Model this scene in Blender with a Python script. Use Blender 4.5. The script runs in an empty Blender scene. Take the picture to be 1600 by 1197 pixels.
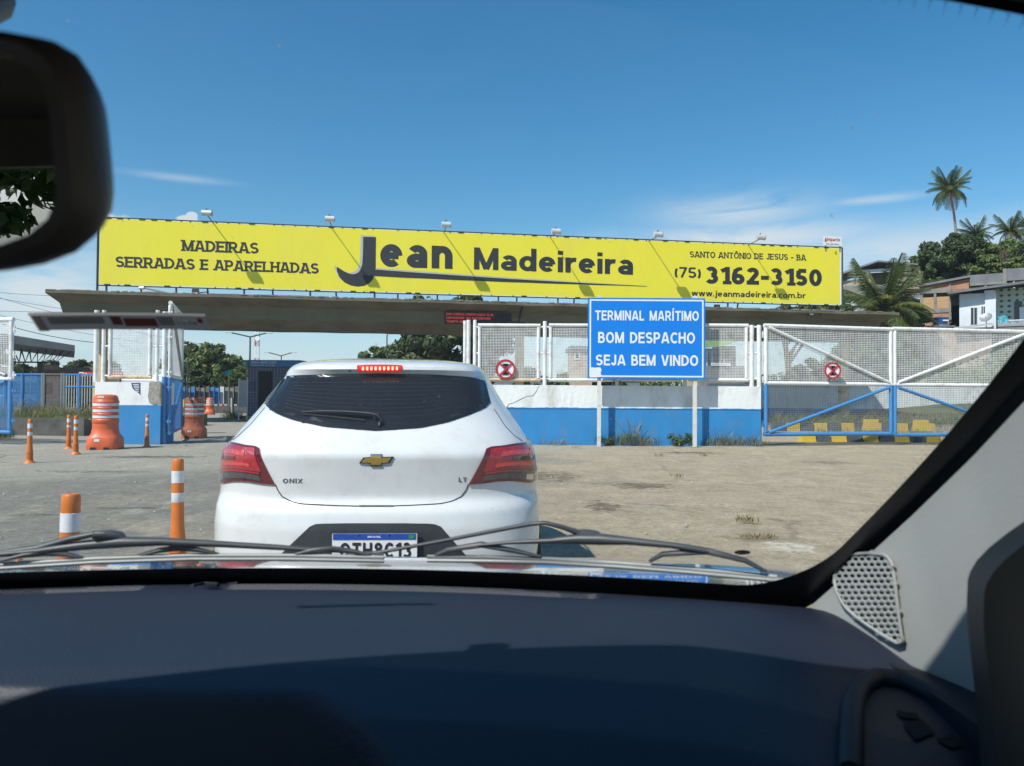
import bpy, bmesh, math, random
import numpy as np
from mathutils import Matrix, Vector

R = math.radians
random.seed(7)
RNG = np.random.default_rng(11)
scene = bpy.context.scene
COL = scene.collection

# ------------------------------------------------------------------ camera
CAM_H = 1.25
PITCH, ROLL = R(1.12), 0.0062
FPX, CX, CY = 1200.0, 800.0, 598.5            # focal length and centre in photo pixels (1600 x 1197)
cam_m3 = (Matrix.Rotation(R(90) + PITCH, 3, 'X') @ Matrix.Rotation(ROLL, 3, 'Z'))
cam_data = bpy.data.cameras.new('camera')
cam = bpy.data.objects.new('camera', cam_data)
cam.matrix_world = Matrix.Translation((0, 0, CAM_H)) @ cam_m3.to_4x4()
COL.objects.link(cam)
cam_data.sensor_width = 36.0
cam_data.lens = 27.0
cam_data.clip_start = 0.02
cam_data.clip_end = 3000
cam_data.dof.use_dof = True
cam_data.dof.focus_distance = 16.0
cam_data.dof.aperture_fstop = 10.5
scene.camera = cam
scene.render.resolution_x, scene.render.resolution_y = 1024, 766

# ------------------------------------------------------------------ sun, sky, exposure
SUN_TRAVEL = Vector((0.62, 0.62, -1.0)).normalized()
SUN_EL = math.asin(-SUN_TRAVEL.z)
SUN_AZ = math.atan2(-SUN_TRAVEL.x, -SUN_TRAVEL.y)
sun_data = bpy.data.lights.new('sun', 'SUN')
sun_data.energy = 4.2
sun_data.angle = R(0.53)
sun_data.color = (1.0, 0.95, 0.87)
sun = bpy.data.objects.new('sun', sun_data)
sun.rotation_euler = SUN_TRAVEL.to_track_quat('-Z', 'Y').to_euler()
sun.location = (-20, -20, 40)
COL.objects.link(sun)

world = bpy.data.worlds.new('World')
scene.world = world
world.use_nodes = True
wn, wl = world.node_tree.nodes, world.node_tree.links
wn.clear()


def wnode(t, **kw):
    n = wn.new(t)
    for k, v in kw.items():
        setattr(n, k, v)
    return n


def wmath(op, a, b=None, clamp=False):
    n = wn.new('ShaderNodeMath')
    n.operation = op
    n.use_clamp = clamp
    for i, v in enumerate((a, b)):
        if v is None:
            continue
        if isinstance(v, (int, float)):
            n.inputs[i].default_value = v
        else:
            wl.new(v, n.inputs[i])
    return n.outputs[0]


sky = wnode('ShaderNodeTexSky', sky_type='NISHITA', sun_disc=False)
sky.sun_elevation = SUN_EL
sky.sun_rotation = SUN_AZ
sky.altitude = 0
sky.air_density = 1.0
sky.dust_density = 0.35
sky.ozone_density = 3.0
tc = wnode('ShaderNodeTexCoord')
sep = wnode('ShaderNodeSeparateXYZ')
wl.new(tc.outputs['Generated'], sep.inputs[0])
AZ = wmath('ARCTAN2', sep.outputs[0], sep.outputs[1])
EL = wmath('ARCSINE', sep.outputs[2])
comb = wnode('ShaderNodeCombineXYZ')
wl.new(AZ, comb.inputs[0])
wl.new(wmath('MULTIPLY', EL, 4.5), comb.inputs[1])
cn = wnode('ShaderNodeTexNoise')
cn.inputs['Scale'].default_value = 5.5
cn.inputs['Detail'].default_value = 9
cn.inputs['Roughness'].default_value = 0.62
cn.inputs['Distortion'].default_value = 0.5
wl.new(comb.outputs[0], cn.inputs['Vector'])
cn2 = wnode('ShaderNodeTexNoise')
cn2.inputs['Scale'].default_value = 60
cn2.inputs['Detail'].default_value = 5
wl.new(tc.outputs['Generated'], cn2.inputs['Vector'])


def px_dir(x, y):
    v = cam_m3 @ Vector(((x - CX) / FPX, -(y - CY) / FPX, -1))
    v.normalize()
    return math.atan2(v.x, v.y), math.asin(v.z)


def blob(x, y, sx, sy):
    a0, e0 = px_dir(x, y)
    da = wmath('DIVIDE', wmath('SUBTRACT', AZ, a0), sx / FPX)
    de = wmath('DIVIDE', wmath('SUBTRACT', EL, e0), sy / FPX)
    r = wmath('ADD', wmath('MULTIPLY', da, da), wmath('MULTIPLY', de, de))
    return wmath('POWER', 2.718, wmath('MULTIPLY', r, -1.0))


# cloud bank low all round the horizon, thin streaks, and the single clouds in view
low = wmath('POWER', 2.718, wmath('MULTIPLY', wmath('MULTIPLY', EL, EL), -1 / (0.105 ** 2)))
field = wmath('MULTIPLY', low, 0.40)
for b, k in ((blob(1150, 332, 110, 26), 0.72), (blob(1160, 374, 190, 22), 0.95), (blob(1420, 400, 190, 42), 0.85),
             (blob(1365, 312, 60, 6), 0.5), (blob(60, 470, 150, 75), 0.95), (blob(280, 278, 60, 5), 0.35)):
    field = wmath('MAXIMUM', field, wmath('MULTIPLY', b, k))
streak = wmath('MULTIPLY', wmath('SUBTRACT', cn.outputs['Fac'], 0.29), 4.6, True)
cloud = wmath('MULTIPLY', field, streak, True)
puff = wmath('MAXIMUM', wmath('MAXIMUM', blob(293, 343, 17, 7), blob(299, 338, 9, 7)), wmath('MULTIPLY', blob(160, 340, 60, 14), 0.6))
puff = wmath('MULTIPLY', wmath('SUBTRACT', wmath('ADD', puff, wmath('MULTIPLY', cn2.outputs['Fac'], 0.5)), 0.62), 6.0, True)
cloud = wmath('MAXIMUM', cloud, wmath('MULTIPLY', puff, 0.9))
hsv = wnode('ShaderNodeHueSaturation')
hsv.inputs['Hue'].default_value = 0.489
hsv.inputs['Saturation'].default_value = 1.30
hsv.inputs['Value'].default_value = 1.30
wl.new(sky.outputs[0], hsv.inputs['Color'])
hz_mix = wnode('ShaderNodeMixRGB')                 # pale humid air towards the horizon
wl.new(wmath('MULTIPLY', wmath('POWER', 2.718, wmath('MULTIPLY', wmath('MULTIPLY', EL, EL), -1 / (0.12 ** 2))), 0.6), hz_mix.inputs[0])
wl.new(hsv.outputs[0], hz_mix.inputs[1])
hz_mix.inputs[2].default_value = (4.0, 5.9, 7.7, 1)
mix = wnode('ShaderNodeMixRGB')
wl.new(cloud, mix.inputs[0])
wl.new(hz_mix.outputs[0], mix.inputs[1])
mix.inputs[2].default_value = (6.6, 7.3, 7.8, 1)
bg = wnode('ShaderNodeBackground')
bg.inputs['Strength'].default_value = 0.082
wl.new(mix.outputs[0], bg.inputs['Color'])
wout = wnode('ShaderNodeOutputWorld')
wl.new(bg.outputs[0], wout.inputs['Surface'])

scene.view_settings.view_transform = 'Standard'
scene.view_settings.look = 'None'
scene.view_settings.gamma = 1.0
scene.view_settings.exposure = 0.40
scene.cycles.max_bounces = 5
scene.cycles.diffuse_bounces = 3
scene.cycles.glossy_bounces = 3
scene.cycles.use_adaptive_sampling = True
scene.cycles.adaptive_threshold = 0.02
scene.cycles.transparent_max_bounces = 24
scene.cycles.use_denoising = True
scene.cycles.caustics_reflective = False
scene.cycles.caustics_refractive = False


# ------------------------------------------------------------------ where a photo pixel lies in the place
def ray(x, y):
    return cam_m3 @ Vector(((x - CX) / FPX, -(y - CY) / FPX, -1))


def P(x, y, Y):
    """the point at distance Y (world y) seen at photo pixel x, y"""
    d = ray(x, y)
    return Vector((0, 0, CAM_H)) + d * (Y / d.y)


def G(x, y, Z=0.0):
    """the point at height Z seen at photo pixel x, y"""
    d = ray(x, y)
    return Vector((0, 0, CAM_H)) + d * ((Z - CAM_H) / d.z)


def proj(v):
    c = cam_m3.transposed() @ (Vector(v) - Vector((0, 0, CAM_H)))
    return CX - c.x / c.z * FPX, CY + c.y / c.z * FPX


def hit_plane(x, y, p0, n):
    d = ray(x, y)
    o = Vector((0, 0, CAM_H))
    return o + d * ((Vector(p0) - o).dot(n) / d.dot(n))


# ------------------------------------------------------------------ materials
MATS = {}


def mat(name, col, rough=0.6, metal=0.0, var=0.12, vscale=6.0, bump=0.0, bscale=40.0, spec=0.5, coat=0.0, emit=None, estr=0.0,
        col2=None, dirt=None, dscale=1.5, damt=0.5, stretch=None):
    """Principled material in object space: base colour with noise variation, optional second colour patches (dirt), fine bump."""
    m = bpy.data.materials.new(name)
    m.use_nodes = True
    nt = m.node_tree
    n, l = nt.nodes, nt.links
    b = n['Principled BSDF']
    b.inputs['Roughness'].default_value = rough
    b.inputs['Metallic'].default_value = metal
    b.inputs['Specular IOR Level'].default_value = spec
    if coat:
        b.inputs['Coat Weight'].default_value = coat
        b.inputs['Coat Roughness'].default_value = 0.04
    tcn = n.new('ShaderNodeTexCoord')
    vec = tcn.outputs['Object']
    if stretch:
        mp = n.new('ShaderNodeMapping')
        mp.inputs['Scale'].default_value = stretch
        l.new(vec, mp.inputs['Vector'])
        vec = mp.outputs[0]
    nz = n.new('ShaderNodeTexNoise')
    nz.inputs['Scale'].default_value = vscale
    nz.inputs['Detail'].default_value = 6
    l.new(vec, nz.inputs['Vector'])
    c = Vector(col)
    c2 = Vector(col2) if col2 else c
    ramp = n.new('ShaderNodeValToRGB')
    ramp.color_ramp.elements[0].position = 0.3
    ramp.color_ramp.elements[1].position = 0.7
    ramp.color_ramp.elements[0].color = (*(c * (1 - var)), 1)
    ramp.color_ramp.elements[1].color = (*[min(1, v) for v in (c2 * (1 + var))], 1)
    l.new(nz.outputs['Fac'], ramp.inputs[0])
    out = ramp.outputs[0]
    if dirt:
        dz = n.new('ShaderNodeTexNoise')
        dz.inputs['Scale'].default_value = dscale
        dz.inputs['Detail'].default_value = 8
        dz.inputs['Roughness'].default_value = 0.7
        l.new(vec, dz.inputs['Vector'])
        dr = n.new('ShaderNodeValToRGB')
        dr.color_ramp.elements[0].position = 0.5
        dr.color_ramp.elements[1].position = 0.72
        dr.color_ramp.elements[1].color = (damt, damt, damt, 1)
        dr.color_ramp.elements[0].color = (0, 0, 0, 1)
        l.new(dz.outputs['Fac'], dr.inputs[0])
        mx = n.new('ShaderNodeMixRGB')
        l.new(dr.outputs[0], mx.inputs[0])
        l.new(out, mx.inputs[1])
        mx.inputs[2].default_value = (*dirt, 1)
        out = mx.outputs[0]
    l.new(out, b.inputs['Base Color'])
    if bump:
        bz = n.new('ShaderNodeTexNoise')
        bz.inputs['Scale'].default_value = bscale
        bz.inputs['Detail'].default_value = 4
        l.new(vec, bz.inputs['Vector'])
        bp = n.new('ShaderNodeBump')
        bp.inputs['Strength'].default_value = bump
        bp.inputs['Distance'].default_value = 0.02
        l.new(bz.outputs['Fac'], bp.inputs['Height'])
        l.new(bp.outputs[0], b.inputs['Normal'])
    if emit:
        b.inputs['Emission Color'].default_value = (*emit, 1)
        b.inputs['Emission Strength'].default_value = estr
    MATS[name] = m
    return m


def mat_leaf(name, dark, light, rough=0.5, trans=0.25):
    m = bpy.data.materials.new(name)
    m.use_nodes = True
    n, l = m.node_tree.nodes, m.node_tree.links
    b = n['Principled BSDF']
    g = n.new('ShaderNodeNewGeometry')
    r = n.new('ShaderNodeValToRGB')
    r.color_ramp.elements[0].color = (*dark, 1)
    r.color_ramp.elements[1].color = (*light, 1)
    l.new(g.outputs['Random Per Island'], r.inputs[0])
    l.new(r.outputs[0], b.inputs['Base Color'])
    b.inputs['Roughness'].default_value = rough
    b.inputs['Specular IOR Level'].default_value = 0.3
    t = n.new('ShaderNodeBsdfTranslucent')
    l.new(r.outputs[0], t.inputs['Color'])
    mx = n.new('ShaderNodeMixShader')
    mx.inputs[0].default_value = trans
    l.new(b.outputs[0], mx.inputs[1])
    l.new(t.outputs[0], mx.inputs[2])
    l.new(mx.outputs[0], n['Material Output'].inputs['Surface'])
    MATS[name] = m
    return m


def mat_thin(name, col, trans=0.6):
    m = bpy.data.materials.new(name)
    m.use_nodes = True
    n, l = m.node_tree.nodes, m.node_tree.links
    b = n['Principled BSDF']
    b.inputs['Base Color'].default_value = (*col, 1)
    b.inputs['Roughness'].default_value = 0.6
    t = n.new('ShaderNodeBsdfTranslucent')
    t.inputs['Color'].default_value = (*col, 1)
    mx = n.new('ShaderNodeMixShader')
    mx.inputs[0].default_value = trans
    l.new(b.outputs[0], mx.inputs[1])
    l.new(t.outputs[0], mx.inputs[2])
    l.new(mx.outputs[0], n['Material Output'].inputs['Surface'])
    MATS[name] = m


def mat_glass(name, tint=(1, 1, 1), refl=0.5, rough=0.0, opaque=0.0, ocol=(0.02, 0.02, 0.02), grime=0.0):
    """thin pane: transparent, with Fresnel reflection and an optional film of colour"""
    m = bpy.data.materials.new(name)
    m.use_nodes = True
    n, l = m.node_tree.nodes, m.node_tree.links
    n.remove(n['Principled BSDF'])
    t = n.new('ShaderNodeBsdfTransparent')
    t.inputs['Color'].default_value = (*tint, 1)
    gl = n.new('ShaderNodeBsdfGlossy')
    gl.inputs['Roughness'].default_value = rough
    lw = n.new('ShaderNodeLayerWeight')          # thin sheet: same reflectance from both sides (Schlick)
    lw.inputs['Blend'].default_value = 0.5
    pw = n.new('ShaderNodeMath')
    pw.operation = 'POWER'
    l.new(lw.outputs['Facing'], pw.inputs[0])
    pw.inputs[1].default_value = 5.0
    ml = n.new('ShaderNodeMath')
    ml.operation = 'MULTIPLY_ADD'
    l.new(pw.outputs[0], ml.inputs[0])
    ml.inputs[1].default_value = 0.95 * refl
    ml.inputs[2].default_value = 0.05 * refl
    base = t.outputs[0]
    if grime:                                    # dust film that scatters light, in smudges
        tl = n.new('ShaderNodeBsdfTranslucent')
        tl.inputs['Color'].default_value = (0.9, 0.92, 0.95, 1)
        tcn = n.new('ShaderNodeTexCoord')
        gz_ = n.new('ShaderNodeTexNoise')
        gz_.inputs['Scale'].default_value = 7
        gz_.inputs['Detail'].default_value = 6
        gz_.inputs['Distortion'].default_value = 1.2
        l.new(tcn.outputs['Object'], gz_.inputs['Vector'])
        mg = n.new('ShaderNodeMath')
        mg.operation = 'MULTIPLY'
        mg.inputs[1].default_value = grime * 2
        l.new(gz_.outputs['Fac'], mg.inputs[0])
        m3 = n.new('ShaderNodeMixShader')
        l.new(mg.outputs[0], m3.inputs[0])
        l.new(base, m3.inputs[1])
        l.new(tl.outputs[0], m3.inputs[2])
        base = m3.outputs[0]
    if opaque:
        d = n.new('ShaderNodeBsdfDiffuse')
        d.inputs['Color'].default_value = (*ocol, 1)
        m2 = n.new('ShaderNodeMixShader')
        m2.inputs[0].default_value = opaque
        l.new(base, m2.inputs[1])
        l.new(d.outputs[0], m2.inputs[2])
        base = m2.outputs[0]
    mx = n.new('ShaderNodeMixShader')
    l.new(ml.outputs[0], mx.inputs[0])
    l.new(base, mx.inputs[1])
    l.new(gl.outputs[0], mx.inputs[2])
    l.new(mx.outputs[0], n['Material Output'].inputs['Surface'])
    MATS[name] = m
    return m


mat('white_paint', (0.76, 0.77, 0.76), 0.45, var=0.05, dirt=(0.36, 0.26, 0.17), dscale=4.5, damt=0.6, bump=0.08)
mat('white_wall', (0.76, 0.78, 0.77), 0.85, var=0.05, vscale=2.0, dirt=(0.36, 0.34, 0.30), dscale=1.6, damt=0.7, bump=0.25, bscale=25, stretch=(1, 1, 0.35))
mat('blue_wall', (0.02, 0.215, 0.50), 0.7, var=0.08, vscale=1.6, dirt=(0.12, 0.20, 0.32), dscale=2.0, damt=0.6, bump=0.2, bscale=25)
mat('blue_paint', (0.05, 0.23, 0.52), 0.45, var=0.1, vscale=3, dirt=(0.2, 0.22, 0.25), dscale=4, damt=0.4)
mat('rust_paint', (0.55, 0.42, 0.28), 0.7, var=0.25, vscale=5, dirt=(0.3, 0.13, 0.05), dscale=6, damt=0.8)
mat('concrete', (0.23, 0.225, 0.20), 0.9, var=0.18, vscale=1.2, dirt=(0.10, 0.095, 0.08), dscale=0.8, damt=0.7, bump=0.4, bscale=12)
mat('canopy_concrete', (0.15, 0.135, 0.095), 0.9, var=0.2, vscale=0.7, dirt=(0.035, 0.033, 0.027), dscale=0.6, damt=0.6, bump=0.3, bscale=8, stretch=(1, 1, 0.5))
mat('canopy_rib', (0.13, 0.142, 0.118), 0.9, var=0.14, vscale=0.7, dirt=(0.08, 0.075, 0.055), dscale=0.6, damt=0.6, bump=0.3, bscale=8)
mat('cream_paint', (0.62, 0.47, 0.24), 0.8, var=0.1, vscale=2, dirt=(0.35, 0.3, 0.2), dscale=1.5, damt=0.4, bump=0.15)
mat('rough_plaster', (0.33, 0.31, 0.27), 0.95, var=0.3, vscale=9, dirt=(0.14, 0.13, 0.11), dscale=7, damt=0.7, bump=0.9, bscale=30)
mat('billboard_vinyl', (0.80, 0.71, 0.05), 0.55, var=0.035, vscale=0.5, bump=0.12, bscale=1.6, spec=0.3, dirt=(0.60, 0.52, 0.10), dscale=0.5, damt=0.35, stretch=(1, 1, 0.4))
mat('billboard_ink', (0.022, 0.026, 0.030), 0.6, var=0.05)
mat('billboard_grey', (0.42, 0.46, 0.42), 0.6, var=0.05)
mat('sign_blue', (0.002, 0.195, 0.69), 0.4, var=0.04, vscale=1.5, spec=0.35)
mat('sign_white', (0.72, 0.76, 0.78), 0.4, var=0.04)
mat('post_white', (0.62, 0.62, 0.58), 0.7, var=0.08, vscale=8, dirt=(0.35, 0.3, 0.22), dscale=6, damt=0.6)
mat('sign_red', (0.42, 0.02, 0.03), 0.5, var=0.08)
mat('sign_black', (0.015, 0.015, 0.018), 0.5, var=0.05)
mat('steel_dark', (0.045, 0.05, 0.055), 0.6, metal=0.2, var=0.2)
mat('steel_grey', (0.30, 0.31, 0.32), 0.5, metal=0.5, var=0.12)
mat('lamp_metal', (0.62, 0.63, 0.63), 0.45, metal=0.3, var=0.08)
mat('orange_plastic', (0.62, 0.115, 0.035), 0.42, var=0.09, vscale=5, dirt=(0.45, 0.16, 0.08), dscale=6, damt=0.5, bump=0.05)
mat('orange_faded', (0.50, 0.13, 0.055), 0.6, var=0.14, vscale=5, dirt=(0.30, 0.13, 0.08), dscale=5, damt=0.6)
mat('orange_post', (0.60, 0.165, 0.02), 0.45, var=0.06, vscale=10, dirt=(0.35, 0.12, 0.03), dscale=12, damt=0.4)
mat('reflective_band', (0.66, 0.67, 0.70), 0.35, var=0.08, vscale=60)
mat('grey_bed', (0.10, 0.095, 0.085), 0.95, var=0.3, vscale=3, bump=0.5)
mat('yellow_paint', (0.60, 0.40, 0.05), 0.7, var=0.12, vscale=4, dirt=(0.3, 0.24, 0.1), dscale=4, damt=0.6)
mat('black_paint', (0.07, 0.08, 0.09), 0.7, var=0.2, vscale=4, dirt=(0.18, 0.17, 0.15), dscale=4, damt=0.5)
mat('plaster_white', (0.62, 0.67, 0.72), 0.85, var=0.06, vscale=1.2, dirt=(0.38, 0.4, 0.42), dscale=0.9, damt=0.5)
mat('roof_grey', (0.16, 0.17, 0.18), 0.8, var=0.2, vscale=1)
mat('roof_green', (0.28, 0.52, 0.08), 0.6, var=0.1)
mat('dark_inside', (0.012, 0.012, 0.013), 0.9, var=0.1)
mat('asphalt_far', (0.1, 0.1, 0.1), 0.9)
mat('navy_tile', (0.035, 0.05, 0.14), 0.35, var=0.15, vscale=4)
mat('sign_green', (0.02, 0.22, 0.10), 0.5)
mat('trunk', (0.13, 0.10, 0.075), 0.9, var=0.25, vscale=8, bump=0.6)
mat('palm_trunk', (0.24, 0.21, 0.17), 0.9, var=0.25, vscale=6, bump=0.5, stretch=(1, 1, 4))
mat('tank_blue', (0.02, 0.09, 0.27), 0.4)
mat('cloth_teal', (0.10, 0.45, 0.55), 0.8)
mat('bus_white', (0.62, 0.65, 0.68), 0.4, var=0.05)
mat('bus_glass', (0.03, 0.035, 0.04), 0.15, var=0.1)
mat('brown_panel', (0.16, 0.12, 0.09), 0.7, var=0.2)
mat('red_sign', (0.55, 0.03, 0.05), 0.5)
mat_leaf('leaf_dark', (0.028, 0.048, 0.018), (0.10, 0.145, 0.05))
mat_leaf('leaf_mid', (0.045, 0.075, 0.024), (0.15, 0.20, 0.065))
mat_leaf('leaf_bright', (0.07, 0.11, 0.025), (0.17, 0.23, 0.07))
mat_leaf('leaf_palm', (0.05, 0.075, 0.025), (0.14, 0.17, 0.05), 0.4)
mat_leaf('leaf_palm_yellow', (0.12, 0.14, 0.03), (0.26, 0.27, 0.06), 0.4)
mat_leaf('leaf_palm_dry', (0.13, 0.085, 0.03), (0.22, 0.15, 0.06), 0.5)
mat_leaf('leaf_dry', (0.20, 0.15, 0.07), (0.38, 0.30, 0.15), 0.7)
mat_leaf('grass_green', (0.05, 0.085, 0.02), (0.16, 0.21, 0.06), 0.6)


def mat_brick(name, scale, c1, c2, mortar):
    m = bpy.data.materials.new(name)
    m.use_nodes = True
    n, l = m.node_tree.nodes, m.node_tree.links
    b = n['Principled BSDF']
    t = n.new('ShaderNodeTexCoord')
    mp = n.new('ShaderNodeMapping')
    mp.inputs['Rotation'].default_value = (R(90), 0, 0)
    br = n.new('ShaderNodeTexBrick')
    br.inputs['Scale'].default_value = scale
    br.inputs['Color1'].default_value = (*c1, 1)
    br.inputs['Color2'].default_value = (*c2, 1)
    br.inputs['Mortar'].default_value = (*mortar, 1)
    br.inputs['Mortar Size'].default_value = 0.03
    br.inputs['Brick Width'].default_value = 0.6
    br.inputs['Row Height'].default_value = 0.3
    l.new(t.outputs['Object'], mp.inputs[0])
    l.new(mp.outputs[0], br.inputs['Vector'])
    l.new(br.outputs['Color'], b.inputs['Base Color'])
    b.inputs['Roughness'].default_value = 0.9
    MATS[name] = m


mat_brick('brick_red', 1.7, (0.36, 0.14, 0.07), (0.46, 0.2, 0.10), (0.32, 0.27, 0.22))
mat_brick('brick_orange', 1.7, (0.46, 0.24, 0.10), (0.5, 0.3, 0.14), (0.36, 0.3, 0.22))
mat_brick('brick_cream', 1.7, (0.5, 0.38, 0.25), (0.44, 0.32, 0.22), (0.40, 0.36, 0.3))


# ------------------------------------------------------------------ mesh building
class MB:
    """collects shapes; build() links them as ONE mesh object"""

    def __init__(s):
        s.v, s.f, s.mi = [], [], []

    def add(s, verts, faces, mi=0):
        o = len(s.v)
        s.v += [tuple(v) for v in verts]
        s.f += [tuple(i + o for i in f) for f in faces]
        s.mi += [mi] * len(faces)
        return s

    def box(s, c, d, rot=0.0, mi=0, taper=1.0):
        hx, hy, hz = d[0] / 2, d[1] / 2, d[2] / 2
        co, si = math.cos(rot), math.sin(rot)
        vs = []
        for z in (-hz, hz):
            k = taper if z > 0 else 1.0
            for x, y in ((-hx, -hy), (hx, -hy), (hx, hy), (-hx, hy)):
                x2, y2 = x * k, y * k
                vs.append((c[0] + x2 * co - y2 * si, c[1] + x2 * si + y2 * co, c[2] + z))
        return s.add(vs, [(0, 3, 2, 1), (4, 5, 6, 7), (0, 1, 5, 4), (1, 2, 6, 5), (2, 3, 7, 6), (3, 0, 4, 7)], mi)

    def tube(s, pts, r, n=8, caps=True, mi=0, flat=1.0):
        pts = [Vector(p) for p in pts]
        rs = r if isinstance(r, (list, tuple)) else [r] * len(pts)
        vs, fs = [], []
        up0 = Vector((0, 0, 1))
        for i, p in enumerate(pts):
            if i == 0:
                d = pts[1] - p
            elif i == len(pts) - 1:
                d = p - pts[i - 1]
            else:
                d = (pts[i + 1] - p).normalized() + (p - pts[i - 1]).normalized()
            d.normalize()
            up = up0 if abs(d.z) < 0.95 else Vector((0, 1, 0))
            a = d.cross(up).normalized()
            b = a.cross(d).normalized()
            for k in range(n):
                t = 2 * math.pi * (k + 0.5) / n
                vs.append(p + (a * math.cos(t) + b * math.sin(t) * flat) * rs[i])
        for i in range(len(pts) - 1):
            for k in range(n):
                k2 = (k + 1) % n
                fs.append((i * n + k, i * n + k2, (i + 1) * n + k2, (i + 1) * n + k))
        if caps:
            fs.append(tuple(range(n))[::-1])
            fs.append(tuple((len(pts) - 1) * n + k for k in range(n)))
        return s.add(vs, fs, mi)

    def lathe(s, prof, c=(0, 0, 0), n=20, mi=0, sq=None):
        """prof: list of (r, z); sq: optional per-ring squareness exponent"""
        vs, fs = [], []
        for i, (r, z) in enumerate(prof):
            e = 2.0 if sq is None else sq[i]
            for k in range(n):
                t = 2 * math.pi * (k + 0.5) / n
                cx, sy = math.cos(t), math.sin(t)
                q = (abs(cx) ** e + abs(sy) ** e) ** (-1 / e)
                vs.append((c[0] + cx * q * r, c[1] + sy * q * r, c[2] + z))
        for i in range(len(prof) - 1):
            for k in range(n):
                k2 = (k + 1) % n
                fs.append((i * n + k, i * n + k2, (i + 1) * n + k2, (i + 1) * n + k))
        fs.append(tuple(range(n))[::-1])
        fs.append(tuple((len(prof) - 1) * n + k for k in range(n)))
        return s.add(vs, fs, mi)

    def grid(s, rows, mi=0, flip=False):
        nr, nc = len(rows), len(rows[0])
        fs = []
        for i in range(nr - 1):
            for j in range(nc - 1):
                q = (i * nc + j, i * nc + j + 1, (i + 1) * nc + j + 1, (i + 1) * nc + j)
                fs.append(q[::-1] if flip else q)
        return s.add([p for r in rows for p in r], fs, mi)

    def prism(s, poly, off, mi=0):
        """poly: list of points (3D); off: vector to the back face"""
        n = len(poly)
        off = Vector(off)
        vs = [Vector(p) for p in poly] + [Vector(p) + off for p in poly]
        fs = [tuple(range(n)), tuple(range(2 * n - 1, n - 1, -1))]
        for i in range(n):
            j = (i + 1) % n
            fs.append((j, i, n + i, n + j))
        return s.add(vs, fs, mi)

    def disc(s, c, r, n=(0, -1, 0), seg=24, thick=0.01, mi=0, r2=None):
        n = Vector(n).normalized()
        a = n.cross(Vector((0, 0, 1)))
        a = a.normalized() if a.length > 1e-3 else Vector((1, 0, 0))
        b = a.cross(n)
        r2 = r2 or r
        poly = [Vector(c) + a * math.cos(2 * math.pi * k / seg) * r + b * math.sin(2 * math.pi * k / seg) * r2 for k in range(seg)]
        return s.prism(poly, -n * thick, mi)

    def build(s, name, m, parent=None, smooth=None, local=False):
        me = bpy.data.meshes.new(name)
        off = Vector((0, 0, 0)) if (parent is None or local) else ORIGIN.get(parent.name, Vector((0, 0, 0)))
        vs = [tuple(Vector(v) - off) for v in s.v] if off.length else s.v
        me.from_pydata(vs, [], s.f)
        ms = m if isinstance(m, (list, tuple)) else [m]
        for k in ms:
            me.materials.append(MATS[k])
        if len(ms) > 1:
            me.polygons.foreach_set('material_index', s.mi)
        bm = bmesh.new()
        bm.from_mesh(me)
        bmesh.ops.recalc_face_normals(bm, faces=bm.faces)
        bm.to_mesh(me)
        bm.free()
        if smooth is not None:
            me.polygons.foreach_set('use_smooth', [True] * len(me.polygons))
            me.set_sharp_from_angle(angle=R(smooth))
        o = bpy.data.objects.new(name, me)
        COL.objects.link(o)
        if parent is not None:
            o.parent = parent
            ORIGIN[o.name] = off
        else:
            ORIGIN[o.name] = Vector((0, 0, 0))
        return o


ORIGIN = {}


def tag(o, label=None, cat=None, group=None, kind=None):
    for k, v in (('label', label), ('category', cat), ('group', group), ('kind', kind)):
        if v:
            o[k] = v
    return o


def thing(name, label, cat, loc=(0, 0, 0), rotz=0.0, group=None, kind=None):
    o = bpy.data.objects.new(name, None)
    o.empty_display_size = 0.2
    COL.objects.link(o)
    o.location = loc
    o.rotation_euler = (0, 0, rotz)
    ORIGIN[o.name] = Vector(loc)
    return tag(o, label, cat, group, kind)


def copy_tree(o, parent=None):
    c = o.copy()
    COL.objects.link(c)
    c.parent = parent
    for ch in list(o.children):
        copy_tree(ch, c)
    return c


# ------------------------------------------------------------------ lettering: a stroke alphabet cut as flat shapes, capital height 1
_GL = {}


def arc(cx, cy, rx, ry, d0, d1, n=14):
    return [(cx + rx * math.cos(R(d0 + (d1 - d0) * i / n)), cy + ry * math.sin(R(d0 + (d1 - d0) * i / n))) for i in range(n + 1)]


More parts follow.
